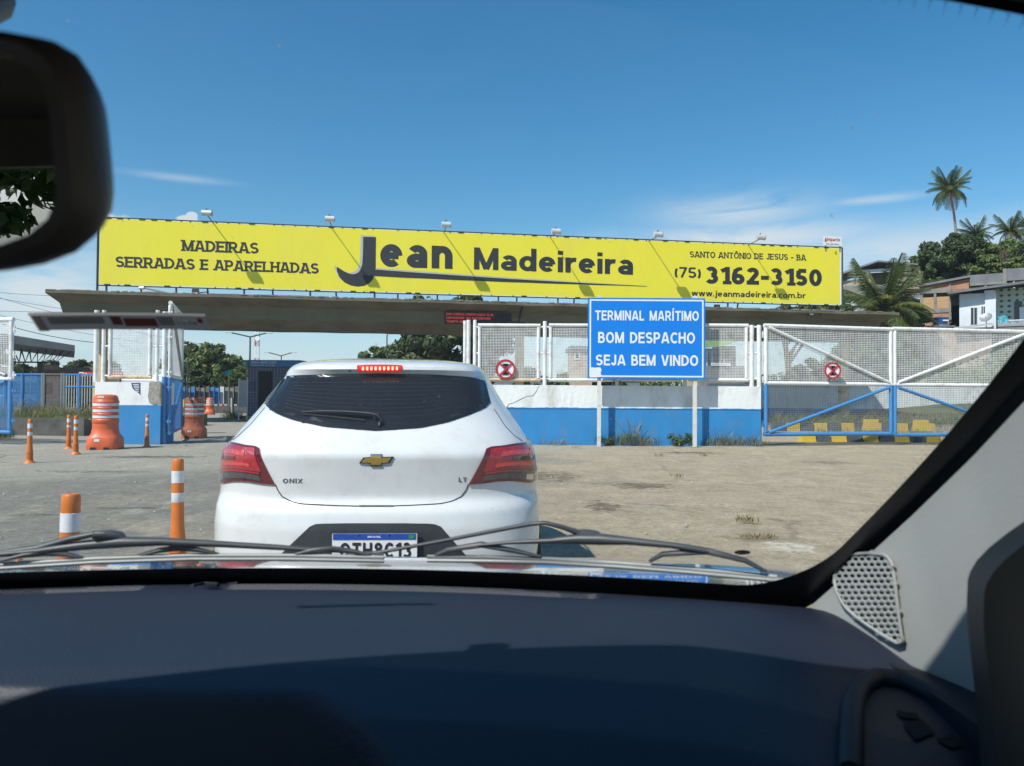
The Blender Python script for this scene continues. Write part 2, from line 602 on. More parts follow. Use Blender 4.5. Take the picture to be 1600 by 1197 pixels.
def strokes(ch, T):
    """centre lines of a letter drawn with pen width T; each item a polyline, or ('o', polyline) when closed"""
    a = T / 2
    t = 1 - a
    x = 0.70                                    # height of small letters
    q = (1 - 2 * a) / 4
    S = [arc(0.33, t - q, 0.33 - a, q, 28, 270) + arc(0.33, a + q, 0.33 - a, q, 90, -152)[1:]]

    def bowl(y0, y1, xc, w):
        return [(a, y1), (xc, y1)] + arc(xc, (y0 + y1) / 2, w - a - xc, (y1 - y0) / 2, 90, -90)[1:] + [(a, y0)]

    def ell(cx, cy, rx, ry):
        return ('o', arc(cx, cy, rx, ry, 0, 360, 26)[:-1])
    st = [(a, 0), (a, 1)]
    n_arch = lambda x0, x1: [(x0, 0.30)] + arc((x0 + x1) / 2, x - a - 0.21, (x1 - x0) / 2, 0.21, 180, 0)[0:] + [(x1, 0)]
    D = {
        'A': [[(0.09, 0), (0.36, 1)], [(0.71, 0), (0.44, 1)], [(0.2, 0.28), (0.6, 0.28)], [(0.36, 1 - a), (0.44, 1 - a)]],
        'B': [st, bowl(0.52, t, 0.34, 0.60), bowl(a, 0.52, 0.36, 0.66)],
        'C': [arc(0.40, 0.5, 0.40 - a, 0.5 - a, 45, 315, 24)],
        'D': [st, bowl(a, t, 0.26, 0.72)],
        'E': [st, [(a, t), (0.60, t)], [(a, 0.52), (0.56, 0.52)], [(a, a), (0.61, a)]],
        'G': [arc(0.42, 0.5, 0.42 - a, 0.5 - a, 45, 330, 24), [(0.45, 0.42), (0.8, 0.42)], [(0.8 - a, 0.42), (0.8 - a, 0.12)]],
        'H': [st, [(0.70 - a, 0), (0.70 - a, 1)], [(a, 0.52), (0.70 - a, 0.52)]],
        'I': [st],
        'J': [[(0.5 - a, 1), (0.5 - a, 0.3)] + arc(0.25, 0.3, 0.25 - a, 0.3 - a, 0, -175)[1:]],
        'K': [st, [(a, 0.35), (0.62, 1)], [(0.3, 0.55), (0.66, 0)]],
        'L': [st, [(a, a), (0.57, a)]],
        'M': [st, [(0.86 - a, 0), (0.86 - a, 1)], [(a * 1.1, 1), (0.43, 0.02)], [(0.86 - a * 1.1, 1), (0.43, 0.02)]],
        'N': [st, [(0.72 - a, 0), (0.72 - a, 1)], [(a * 1.1, 1), (0.72 - a * 1.1, 0)]],
        'O': [ell(0.40, 0.5, 0.40 - a, 0.5 - a)],
        'P': [st, bowl(0.44, t, 0.34, 0.64)],
        'Q': [ell(0.40, 0.5, 0.40 - a, 0.5 - a), [(0.45, 0.26), (0.74, 0.0)]],
        'R': [st, bowl(0.45, t, 0.36, 0.66), [(0.36, 0.45), (0.63, 0)]],
        'S': S,
        'T': [[(0.0, t), (0.66, t)], [(0.33, 0), (0.33, 1)]],
        'U': [[(a, 1), (a, 0.34)] + arc(0.35, 0.34, 0.35 - a, 0.34 - a, 180, 360)[1:] + [(0.70 - a, 1)]],
        'V': [[(0.09, 1), (0.34, 0)], [(0.65, 1), (0.40, 0)], [(0.34, a), (0.40, a)]],
        'W': [[(0.09, 1), (0.27, 0)], [(0.45, 0.95), (0.29, 0)], [(0.51, 0.95), (0.67, 0)], [(0.87, 1), (0.69, 0)]],
        'X': [[(0.09, 1), (0.61, 0)], [(0.61, 1), (0.09, 0)]],
        '0': [ell(0.33, 0.5, 0.33 - a, 0.5 - a)],
        '1': [[(0.34, 0), (0.34, 1)], [(0.04, 0.74), (0.34, 0.95)]],
        '2': [arc(0.31, 0.69, 0.31 - a, 0.31 - a, 165, -28) + [(a * 1.2, a)], [(0.0, a), (0.63, a)]],
        '3': [arc(0.28, t - q, 0.30 - a, q, 150, -90), arc(0.29, a + q, 0.33 - a, q, 90, -150)],
        '4': [[(0.46, 0), (0.46, 1)], [(0.42, 1), (0.05, 0.3)], [(0.0, 0.27), (0.64, 0.27)]],
        '5': [[(0.56, t), (a * 1.3, t)], [(a * 1.5, t), (a * 1.2, 0.50)], [(a, 0.55)] + arc(0.29, 0.31, 0.32 - a, 0.31 - a, 105, -150)],
        '6': [ell(0.32, 0.31, 0.32 - a, 0.31 - a), [(0.52, 0.95), (0.36, 0.93), (0.2, 0.8), (a * 1.05, 0.55), (a, 0.31)]],
        '7': [[(0.0, t), (0.58, t)], [(0.5, t), (0.18, 0)]],
        '8': [ell(0.32, 0.74, 0.29 - a, 0.26 - a), ell(0.32, 0.27, 0.32 - a, 0.27 - a)],
        '9': [ell(0.32, 0.69, 0.32 - a, 0.31 - a), [(0.12, 0.05), (0.28, 0.07), (0.44, 0.2), (0.64 - a, 0.45), (0.64 - a, 0.69)]],
        'a': [arc(0.29, x - a - 0.17, 0.56 - a - 0.29, 0.17, 150, 0) + [(0.56 - a, 0)], ell(0.28, 0.215, 0.28 - a, 0.215 - a * 0.9)],
        'b': [[(a, 0), (a, 1.02)], ell(0.32, x / 2, 0.32 - a, x / 2 - a)],
        'c': [arc(0.30, x / 2, 0.30 - a, x / 2 - a, 48, 312, 20)],
        'd': [[(0.62 - a, 0), (0.62 - a, 1.04)], ell(0.30, x / 2, 0.30 - a, x / 2 - a)],
        'e': [[(a, x * 0.5), (0.6 - a, x * 0.5)], arc(0.30, x / 2, 0.30 - a, x / 2 - a, 0, 312, 22)],
        'i': [[(a, 0), (a, x)], [(a, 0.81), (a, 0.99)]],
        'j': [[(0.2, x), (0.2, -0.08), (0.12, -0.2), (0.0, -0.2)], [(0.2, 0.81), (0.2, 0.99)]],
        'm': [[(a, 0), (a, x)], n_arch(a, 0.45), n_arch(0.45, 0.90 - a)],
        'n': [[(a, 0), (a, x)], n_arch(a, 0.58 - a)],
        'o': [ell(0.31, x / 2, 0.31 - a, x / 2 - a)],
        'p': [[(a, -0.28), (a, x)], ell(0.32, x / 2, 0.32 - a, x / 2 - a)],
        'r': [[(a, 0), (a, x)], arc(0.34, 0.36, 0.34 - a, x - a - 0.36, 170, 78, 8)],
        's': [[(u * 0.8, v * x) for u, v in S[0]]],
        't': [[(0.16, 0.95), (0.16, 0.15), (0.24, a), (0.38, a)], [(0, x - a), (0.38, x - a)]],
        'w': [[(0.07, x), (0.22, 0)], [(0.38, x), (0.24, 0)], [(0.44, x), (0.58, 0)], [(0.75, x), (0.60, 0)]],
        '(': [arc(0.42, 0.42, 0.42 - a, 0.62, 138, 222)],
        ')': [arc(-0.14, 0.42, 0.42 - a, 0.62, 42, -42)],
        '-': [[(0, 0.42), (0.40, 0.42)]],
        '.': [[(a, 0), (a, T * 1.05)]],
        ':': [[(a, 0), (a, T)], [(a, 0.5), (a, 0.5 + T)]],
    }
    D['Í'] = D['I'] + [[(a * 0.8, 1.07), (a * 1.9, 1.26)]]
    D['Ô'] = D['O'] + [[(0.22, 1.06), (0.40, 1.2), (0.58, 1.06)]]
    return D[ch]


def glyph(ch, T):
    key = (ch, T)
    if key in _GL:
        return _GL[key]
    a = T / 2
    vs, fs = [], []
    for k, pl in enumerate(strokes(ch, T)):
        closed = pl[0] == 'o'
        pts = [Vector((p[0], p[1])) for p in (pl[1] if closed else pl)]
        n = len(pts)
        L, Rr = [], []
        for i in range(n):
            p = pts[i]
            d0 = (p - pts[i - 1]) if (i or closed) else (pts[1] - p)
            d1 = (pts[(i + 1) % n] - p) if (i < n - 1 or closed) else d0
            d0, d1 = d0.normalized(), d1.normalized()
            n0, n1 = Vector((-d0.y, d0.x)), Vector((-d1.y, d1.x))
            m = n0 + n1
            m = m / max(0.5, m.dot(n0)) if m.length > 1e-6 else n0
            L.append(p + m * a)
            Rr.append(p - m * a)
        o = len(vs)
        lo = -9 if ch in 'jp(),' else 0.0
        hi = 9 if ch in 'dbijÍÔ()' or k > 3 else 1.0
        for p in L + Rr:
            vs.append((p.x, min(hi, max(lo, p.y)), 0.0006 * k))
        for i in range(n if closed else n - 1):
            j = (i + 1) % n
            fs.append((o + i, o + j, o + n + j, o + n + i))
    _GL[key] = (vs, fs)
    return _GL[key]


SERIF = {'M': ((0.10, 0), (0.90, 0), (0.06, 1), (0.94, 1)), 'A': ((0.10, 0), (0.90, 0), (0.42, 1)), 'D': ((0.10, 0), (0.10, 1)), 'E': ((0.12, 0), (0.12, 1)), 'I': ((0.5, 0), (0.5, 1)),
         'R': ((0.14, 0), (0.90, 0), (0.10, 1)), 'P': ((0.16, 0), (0.10, 1)), 'L': ((0.14, 0), (0.14, 1)), 'H': ((0.12, 0), (0.88, 0), (0.12, 1), (0.88, 1)),
         'N': ((0.10, 0), (0.06, 1), (0.90, 1)), 'T': ((0.5, 0),), 'U': ((0.12, 1), (0.88, 1)), 'J': ((0.7, 1),), 'B': ((0.10, 0), (0.10, 1)), '1': ((0.72, 0),)}


def text_layout(s, T=0.18, gap=0.1, space=0.42, serif=False):
    vs, fs = [], []
    x = 0.0
    for ch in s:
        if ch == ' ':
            x += space
            continue
        gv, gf = glyph(ch, T)
        xs = [v[0] for v in gv]
        x0, x1 = min(xs), max(xs)
        o = len(vs)
        vs += [(v[0] - x0 + x, v[1], v[2]) for v in gv]
        fs += [tuple(i + o for i in f) for f in gf]
        if serif and ch in SERIF:
            w = x1 - x0
            for fx, top in SERIF[ch]:
                cx = x + fx * w
                y0, y1 = (1 - T * 0.78, 1.0) if top else (0.0, T * 0.78)
                hw = T * 0.92
                o = len(vs)
                vs += [(cx - hw, y0, 0.004), (cx + hw, y0, 0.004), (cx + hw, y1, 0.004), (cx - hw, y1, 0.004)]
                fs += [(o, o + 1, o + 2, o + 3)]
        x += x1 - x0 + gap
    return vs, fs


def place_text(name, s, m, parent, origin, ux, uy, width, height, off, bold=0.18, gap=0.1, space=0.42, serif=False, caps=True, local=False):
    """fit a line to width x height (height = that of the capitals, or of the whole line) at origin, axes ux, uy, lifted by off"""
    vs, fs = text_layout(s, bold, gap, space, serif)
    xs = [v[0] for v in vs]
    ys = [v[1] for v in vs]
    y0, y1 = (0.0, 1.0) if caps else (min(ys), max(ys))
    kx, ky = width / (max(xs) - min(xs)), height / (y1 - y0)
    x0 = min(xs)
    ux, uy, off, origin = Vector(ux), Vector(uy), Vector(off), Vector(origin)
    lift = off.normalized() * ky if off.length else Vector((0, 0, 0))
    b = MB()
    b.add([origin + ux * ((v[0] - x0) * kx) + uy * ((v[1] - y0) * ky) + off + lift * v[2] for v in vs], fs)
    o = b.build(name, m, parent, local=local)
    o['kind'] = 'stuff'
    return o

# ================================================================== the ground
def ground_material():
    m = bpy.data.materials.new('ground')
    m.use_nodes = True
    n, l = m.node_tree.nodes, m.node_tree.links
    b = n['Principled BSDF']
    b.inputs['Roughness'].default_value = 0.95
    b.inputs['Specular IOR Level'].default_value = 0.2
    t = n.new('ShaderNodeTexCoord')
    vec = t.outputs['Object']

    def noise(scale, detail=6, rough=0.6, stretch=None, dist=0.0):
        v = vec
        if stretch:
            mp = n.new('ShaderNodeMapping')
            mp.inputs['Scale'].default_value = stretch
            l.new(vec, mp.inputs[0])
            v = mp.outputs[0]
        z = n.new('ShaderNodeTexNoise')
        z.inputs['Scale'].default_value = scale
        z.inputs['Detail'].default_value = detail
        z.inputs['Roughness'].default_value = rough
        z.inputs['Distortion'].default_value = dist
        l.new(v, z.inputs['Vector'])
        return z.outputs['Fac']

    def ramp(f, p0, p1, c0, c1):
        r = n.new('ShaderNodeValToRGB')
        r.color_ramp.elements[0].position, r.color_ramp.elements[1].position = p0, p1
        r.color_ramp.elements[0].color, r.color_ramp.elements[1].color = (*c0, 1), (*c1, 1)
        l.new(f, r.inputs[0])
        return r.outputs[0]

    def mixc(f, a, c, mode='MIX'):
        x = n.new('ShaderNodeMixRGB')
        x.blend_type = mode
        for i, v in enumerate((f, a, c)):
            if isinstance(v, (int, float)):
                x.inputs[i].default_value = v
            elif isinstance(v, tuple):
                x.inputs[i].default_value = (*v, 1)
            else:
                l.new(v, x.inputs[i])
        return x.outputs[0]

    def mth(op, a, c, clamp=False):
        x = n.new('ShaderNodeMath')
        x.operation = op
        x.use_clamp = clamp
        for i, v in enumerate((a, c)):
            if isinstance(v, (int, float)):
                x.inputs[i].default_value = v
            else:
                l.new(v, x.inputs[i])
        return x.outputs[0]

    sp = n.new('ShaderNodeSeparateXYZ')
    l.new(vec, sp.inputs[0])
    big = noise(0.35, 5, 0.6, dist=0.6)
    side = mth('ADD', mth('MULTIPLY', mth('ADD', sp.outputs[0], 1.2), 0.22), mth('MULTIPLY', mth('SUBTRACT', big, 0.5), 3.2))
    side = mth('ADD', side, 0.5, True)
    asphalt = ramp(noise(5, 8, 0.75), 0.3, 0.72, (0.18, 0.175, 0.155), (0.31, 0.30, 0.265))
    sand = ramp(noise(2.2, 10, 0.72, dist=0.4), 0.3, 0.7, (0.34, 0.285, 0.20), (0.52, 0.44, 0.32))
    col = mixc(side, asphalt, sand)
    # pale concrete strip on the left towards the pillar
    pale = ramp(mth('ADD', mth('MULTIPLY', mth('SUBTRACT', mth('MULTIPLY', sp.outputs[0], -1.0), 3.5), 0.2),
                    mth('ADD', mth('MULTIPLY', mth('SUBTRACT', sp.outputs[1], 11.5), 0.22), mth('MULTIPLY', mth('SUBTRACT', big, 0.5), 2.2))), 0.45, 0.95, (0, 0, 0), (1, 1, 1))
    col = mixc(mth('MULTIPLY', pale, 0.75), col, (0.40, 0.38, 0.325))
    # stones and pits
    grit = noise(95, 3, 0.8)
    col = mixc(1.0, col, ramp(grit, 0.33, 0.62, (0.55, 0.55, 0.55), (1.12, 1.12, 1.1)), 'MULTIPLY')
    vo = n.new('ShaderNodeTexVoronoi')
    vo.inputs['Scale'].default_value = 26
    l.new(vec, vo.inputs['Vector'])
    col = mixc(0.6, col, ramp(vo.outputs['Distance'], 0.05, 0.3, (0.72, 0.72, 0.72), (1.05, 1.05, 1.05)), 'MULTIPLY')
    # dark oil and soil stains, streaked along the drive
    st = noise(0.9, 8, 0.68, stretch=(0.8, 1.5, 1), dist=1.2)
    col = mixc(ramp(st, 0.56, 0.72, (0, 0, 0), (0.55, 0.55, 0.55)), col, (0.15, 0.115, 0.08))
    dust = noise(1.6, 9, 0.72, stretch=(1.0, 0.5, 1))
    col = mixc(ramp(dust, 0.52, 0.72, (0, 0, 0), (0.6, 0.6, 0.6)), col, (0.52, 0.465, 0.365))
    edge = noise(6, 6, 0.75, dist=1.0)

    def patch_at(px, py, rx, ry):
        q = G(px, py)
        dx = mth('DIVIDE', mth('SUBTRACT', sp.outputs[0], q.x), rx)
        dy = mth('DIVIDE', mth('SUBTRACT', sp.outputs[1], q.y), ry)
        d = mth('ADD', mth('ADD', mth('MULTIPLY', dx, dx), mth('MULTIPLY', dy, dy)), mth('MULTIPLY', mth('SUBTRACT', edge, 0.5), 8.0))
        return ramp(d, 0.0, 1.0, (1, 1, 1), (0, 0, 0))

    for px, py, rx, ry, c_, k_ in ((860, 742, 0.55, 0.9, (0.10, 0.08, 0.058), 0.75), (1000, 757, 0.55, 0.5, (0.09, 0.07, 0.05), 0.8), (940, 788, 0.22, 0.5, (0.10, 0.075, 0.052), 0.8), (1080, 706, 0.9, 0.35, (0.10, 0.08, 0.055), 0.8),
                                   (1180, 836, 0.35, 0.25, (0.2, 0.17, 0.11), 0.7), (1230, 850, 0.28, 0.22, (0.62, 0.58, 0.5), 0.8), (1290, 722, 0.6, 0.5, (0.12, 0.1, 0.07), 0.6), (230, 712, 1.2, 0.35, (0.06, 0.058, 0.05), 0.85),
                                   (150, 735, 0.9, 0.22, (0.09, 0.085, 0.07), 0.7), (200, 790, 0.5, 0.10, (0.08, 0.075, 0.065), 0.7), (60, 800, 0.4, 0.12, (0.08, 0.075, 0.06), 0.7), (880, 720, 0.7, 0.5, (0.26, 0.25, 0.23), 0.6)):
        col = mixc(mth('MULTIPLY', patch_at(px, py, rx, ry), k_), col, c_)
    mid = noise(16, 8, 0.8)
    col = mixc(1.0, col, ramp(mid, 0.32, 0.66, (0.66, 0.65, 0.63), (1.22, 1.22, 1.2)), 'MULTIPLY')
    # cracks
    v2 = n.new('ShaderNodeTexVoronoi')
    v2.feature = 'DISTANCE_TO_EDGE'
    v2.inputs['Scale'].default_value = 0.38
    dz = n.new('ShaderNodeTexNoise')
    dz.inputs['Scale'].default_value = 3
    dz.inputs['Detail'].default_value = 6
    l.new(vec, dz.inputs['Vector'])
    l.new(mixc(0.22, vec, dz.outputs['Color']), v2.inputs['Vector'])
    crack = ramp(v2.outputs['Distance'], 0.004, 0.016, (1, 1, 1), (0, 0, 0))
    crack = mth('MULTIPLY', crack, ramp(big, 0.34, 0.46, (0.8, 0.8, 0.8), (0, 0, 0)))
    col = mixc(crack, col, (0.07, 0.065, 0.055))
    l.new(col, b.inputs['Base Color'])
    bp = n.new('ShaderNodeBump')
    bp.inputs['Strength'].default_value = 0.8
    bp.inputs['Distance'].default_value = 0.03
    h = mth('ADD', mth('MULTIPLY', grit, 0.45), mth('ADD', mth('MULTIPLY', noise(5, 8, 0.75), 0.9), mth('MULTIPLY', crack, -0.7)))
    l.new(h, bp.inputs['Height'])
    l.new(bp.outputs[0], b.inputs['Normal'])
    MATS['ground'] = m


ground_material()
g = MB()
xs = [-1500, -300, -80] + [x * 2.0 for x in range(-20, 21)] + [80, 300, 1500]
ys = [-300, -60] + [y * 2.0 for y in range(-10, 31)] + [90, 200, 500, 2500]


def gz(x, y):
    if abs(x) > 45 or y > 62 or y < -15:
        return 0.0
    return 0.018 * math.sin(x * 1.3 + 0.5) * math.cos(y * 0.9) + 0.012 * math.sin(x * 2.9 + y * 2.1)


g.grid([[(x, y, gz(x, y) - 0.02) for x in xs] for y in ys])
tag(g.build('ground', 'ground', smooth=60), 'sandy asphalt forecourt with stains and cracks', None, None, 'structure')


def stones():
    b = MB()
    for k in range(900):
        if random.random() < 0.6:
            x, y = random.uniform(0.2, 8), random.uniform(4.5, 20)
        else:
            x, y = random.uniform(-9, -1.7), random.uniform(5, 19)
        r = random.choice((0.006, 0.008, 0.01, 0.014, 0.02)) * random.uniform(0.8, 1.3)
        a = random.uniform(0, 6.28)
        vs = []
        for i in range(5):
            t = a + i * 1.2566
            q = r * random.uniform(0.7, 1.2)
            vs.append((x + math.cos(t) * q, y + math.sin(t) * q, gz(x, y) - 0.022))
        vs.append((x + r * 0.2, y, gz(x, y) - 0.02 + r * 0.75))
        b.add(vs, [(i, (i + 1) % 5, 5) for i in range(5)])
    tag(b.build('gravel', 'rough_plaster'), 'loose small stones scattered over the forecourt', None, None, 'stuff')


stones()


# ================================================================== bits shared by the gate line
def wire_mesh(b, p0, ux, w, h, pitch, wire, dep=0.006, only=None):
    """crossed flat wires over w x h from corner p0; ux horizontal unit vector"""
    p0, ux = Vector(p0), Vector(ux)
    nrm = Vector((ux.y, -ux.x, 0))
    uz = Vector((0, 0, 1))

    def strip(a, c, side):
        a, c, side = Vector(a), Vector(c), Vector(side) * (wire / 2)
        f = nrm * (dep / 2)
        b.add([a - side + f, a + side + f, c + side + f, c - side + f, a - side - f, a + side - f, c + side - f, c - side - f],
              [(0, 1, 2, 3), (7, 6, 5, 4), (0, 3, 7, 4), (2, 1, 5, 6)])
    nx, nz = int(w / pitch), int(h / pitch)
    for i in range(1, nx):
        a = p0 + ux * (w * i / nx)
        strip(a, a + uz * h, ux)
    for j in range(1, nz):
        a = p0 + uz * (h * j / nz) + nrm * dep
        strip(a, a + ux * w, uz)


def framed_panel(parent, p0, ux, w, h, r=0.045, pitch=0.042, wire=0.011, frame='white_paint', wires='white_paint', low=None):
    p0, ux = Vector(p0), Vector(ux)
    uz = Vector((0, 0, 1))
    for nm, a, c, mm in (('bottom_rail', p0 - ux * r, p0 + ux * (w + r), low or frame), ('top_rail', p0 + uz * h - ux * r, p0 + uz * h + ux * (w + r), frame),
                         ('stile', p0 + uz * r, p0 + uz * (h - r), frame), ('stile', p0 + ux * w + uz * r, p0 + ux * w + uz * (h - r), frame)):
        MB().tube([a, c], r, 10).build(nm, mm, parent, smooth=50)
    b = MB()
    wire_mesh(b, p0, ux, w, h, pitch, wire)
    b.build('wire_mesh', wires, parent)


# ------------------------------------------------------------------ wall with mesh panels, right of the drive
WY = 20.9
WALL_X0, WALL_X1 = P(727, 690, WY).x, P(1189, 690, WY).x
WTOP = P(960, 602.5, WY).z
WSPLIT = P(960, 638, WY).z
wall = thing('boundary_wall', 'low blue and white boundary wall behind the blue welcome sign', 'wall', ((WALL_X0 + WALL_X1) / 2, WY, 0), kind='thing')
w_len = WALL_X1 - WALL_X0
b = MB().box(((WALL_X0 + WALL_X1) / 2, WY + 0.11, WSPLIT / 2 - 0.05), (w_len, 0.22, WSPLIT + 0.1))
b.build('base', 'blue_wall', wall)
b = MB()
rows = []
NXW = 60
for j in range(6):
    z = WSPLIT + (WTOP - WSPLIT) * j / 5
    rows.append([(WALL_X0 + w_len * i / NXW, WY - 0.006 + 0.004 * math.sin(i * 1.7 + j), z) for i in range(NXW + 1)])
b.grid(rows)
b.box(((WALL_X0 + WALL_X1) / 2, WY + 0.12, (WSPLIT + WTOP) / 2), (w_len - 0.004, 0.23, WTOP - WSPLIT - 0.002))
b.build('upper_band', 'white_wall', wall)
# uneven upper edge of the blue paint
pe = MB()
vs = []
NP = 160
zz = 0.0
for i in range(NP + 1):
    x = WALL_X0 + w_len * i / NP
    zz = 0.7 * zz + random.uniform(-0.006, 0.006)
    vs += [(x, WY - 0.0125, WSPLIT - 0.02), (x, WY - 0.0125, WSPLIT + 0.006 + zz + (0.012 if random.random() < 0.04 else 0))]
pe.add(vs, [(2 * i, 2 * i + 2, 2 * i + 3, 2 * i + 1) for i in range(NP)])
pe.build('paint_edge', 'blue_wall', wall)
# crack in the plaster
b = MB()
cp = [(842, 603), (838, 611), (832, 618), (822, 619.5), (812, 624), (803, 629), (795, 631), (790, 638)]
b.tube([P(x, y, WY - 0.012) for x, y in cp], 0.006, 4)
b.build('crack', 'rough_plaster', wall)

# posts and panels of mesh along the wall
fence = thing('mesh_fence', 'white tubular mesh fence panels standing on the boundary wall', 'fence', (P(950, 600, WY).x, WY + 0.1, WTOP))
FY = WY + 0.06
FTOP = P(960, 502, FY).z
for px, r, top in ((731.5, 0.055, 500), (741.5, 0.05, 500), (851, 0.055, 502), (964, 0.05, 503), (1070, 0.05, 505), (1174.5, 0.06, 508), (1186, 0.06, 508)):
    q = P(px, 600, FY)
    MB().tube([(q.x, FY, WTOP - 0.01), (q.x, FY, P(px, top, FY).z)], r, 12).build('post', 'white_paint', fence, smooth=50)
for px in (725.5,):
    q = P(px, 600, FY)
    MB().tube([(q.x, FY + 0.05, 0.0), (q.x, FY + 0.05, P(px, 501, FY).z)], 0.045, 10).build('post', 'white_paint', fence, smooth=50)
for k, (x0, x1) in enumerate(((749, 841), (860, 955), (974, 1062), (1079, 1166))):
    a, c = P(x0, 593.5, FY), P(x1, 593.5, FY)
    zt = P((x0 + x1) / 2, 508.5, FY).z
    framed_panel(fence, (a.x, FY - 0.01, a.z), (1, 0, 0), c.x - a.x, zt - a.z, 0.05, low='rust_paint' if k == 0 else 'white_paint')
for x0, x1 in ((741.5, 749), (841, 851), (851, 860), (955, 964), (964, 974), (1062, 1070), (1070, 1079), (1166, 1174.5), (1174.5, 1186)):
    for py in (511, 552, 592):
        a, c = P(x0, py, FY), P(x1, py, FY)
        MB().tube([(a.x, FY, a.z), (c.x, FY, a.z)], 0.028, 8).build('tie_bar', 'white_paint', fence, smooth=50)


def no_parking(px, py, r_px, Y, label):
    c = P(px, py, Y)
    r = r_px * Y / FPX
    t = thing('no_parking_sign', label, 'sign', c, group='round no stopping signs on the mesh')
    MB().disc(c, r * 0.86, thick=0.012).build('plate', 'sign_white', t)
    ring = MB()
    n = 40
    vs, fs = [], []
    for k in range(n):
        a = 2 * math.pi * k / n
        for q in (r * 0.80, r):
            for yy in (-0.014, 0.004):
                vs.append((c.x + math.cos(a) * q, c.y + yy, c.z + math.sin(a) * q))
    for k in range(n):
        i, j = 4 * k, 4 * ((k + 1) % n)
        fs += [(i, i + 2, j + 2, j), (i + 2, i + 3, j + 3, j + 2), (i + 3, i + 1, j + 1, j + 3), (i + 1, i, j, j + 1)]
    ring.add(vs, fs)
    ring.build('ring', 'sign_red', t)
    e = MB()
    w, h, s = r * 0.30, r * 0.56, r * 0.20
    yy = c.y - 0.018
    for x0, x1, z0, z1 in ((-s * 0.55, s * 0.55, -h, h), (-w, w, h - s, h), (-w, w, -h, -h + s), (-s * 0.55, w * 0.8, -s * 0.45, s * 0.45)):
        e.prism([(c.x + x0, yy, c.z + z0), (c.x + x1, yy, c.z + z0), (c.x + x1, yy, c.z + z1), (c.x + x0, yy, c.z + z1)], (0, 0.004, 0))
    e.build('letter', 'sign_black', t)
    for sg in (-1, 1):
        d = Vector((math.cos(R(45)) * sg, 0, math.sin(R(45))))
        u = Vector((-d.z, 0, d.x)) * r * 0.085
        o = Vector((c.x, c.y - 0.024 - 0.003 * sg, c.z))
        MB().prism([o - d * r * 0.85 - u, o + d * r * 0.85 - u, o + d * r * 0.85 + u, o - d * r * 0.85 + u], (0, 0.003, 0)).build('diagonal_bar', 'sign_red', t)


no_parking(790, 577, 15.6, FY - 0.09, 'round red and white no stopping sign on the fence above the wall')

# ------------------------------------------------------------------ blue welcome sign
SY = 20.42
s_tl, s_br = P(918.5, 464, SY), P(1102, 592, SY)
sx0, sx1 = P(918.5, 530, SY).x, P(1102, 530, SY).x
sz0, sz1 = P(1010, 592, SY).z, P(1010, 465.5, SY).z
sign = thing('welcome_sign', 'large blue welcome sign on two white posts in front of the wall', 'sign', ((sx0 + sx1) / 2, SY, 0))
MB().box(((sx0 + sx1) / 2, SY + 0.02, (sz0 + sz1) / 2), (sx1 - sx0, 0.03, sz1 - sz0)).build('plate', 'sign_blue', sign)
bw, bi = 0.04, 0.045
b = MB()
X0, X1, Z0, Z1 = sx0 + bi, sx1 - bi, sz0 + bi, sz1 - bi
for x0, x1, z0, z1 in ((X0, X1, Z0, Z0 + bw), (X0, X1, Z1 - bw, Z1), (X0, X0 + bw, Z0 + bw, Z1 - bw), (X1 - bw, X1, Z0 + bw, Z1 - bw)):
    b.prism([(x0, SY + 0.002, z0), (x1, SY + 0.002, z0), (x1, SY + 0.002, z1), (x0, SY + 0.002, z1)], (0, 0.002, 0))
b.build('border', 'sign_white', sign)
for s, x0, x1, yt, yb, sp in (('TERMINAL MARÍTIMO', 930, 1092, 485.5, 501, 0.55), ('BOM DESPACHO', 934.5, 1086, 519, 536.5, 0.48), ('SEJA BEM VINDO', 931, 1091, 554.5, 571.5, 0.45)):
    a, c = P(x0, yb, SY), P(x1, yb, SY)
    place_text('lettering', s, 'sign_white', sign, (a.x, SY, P(1010, yb, SY).z), (1, 0, 0), (0, 0, 1), c.x - a.x, (yb - yt) * SY / FPX, (0, -0.001, 0), bold=0.185, gap=0.10, space=sp)
worn = [(922, 574), (930, 574.5), (938, 574), (940, 578), (938.5, 583), (940, 587), (936, 589.5), (922, 590)]
b = MB()
b.prism([P(x, y, SY) for x, y in worn], (0, 0.002, 0))
b.build('worn_patch', 'sign_white', sign)
for px0, px1, pb in ((934, 936.3, 694.5), (1085, 1086.6, 698)):
    q = P(px1, pb, SY)
    MB().box((q.x, SY + 0.085, sz1 / 2 + 0.02), (0.095, 0.09, sz1 + 0.1)).build('post', 'post_white', sign)

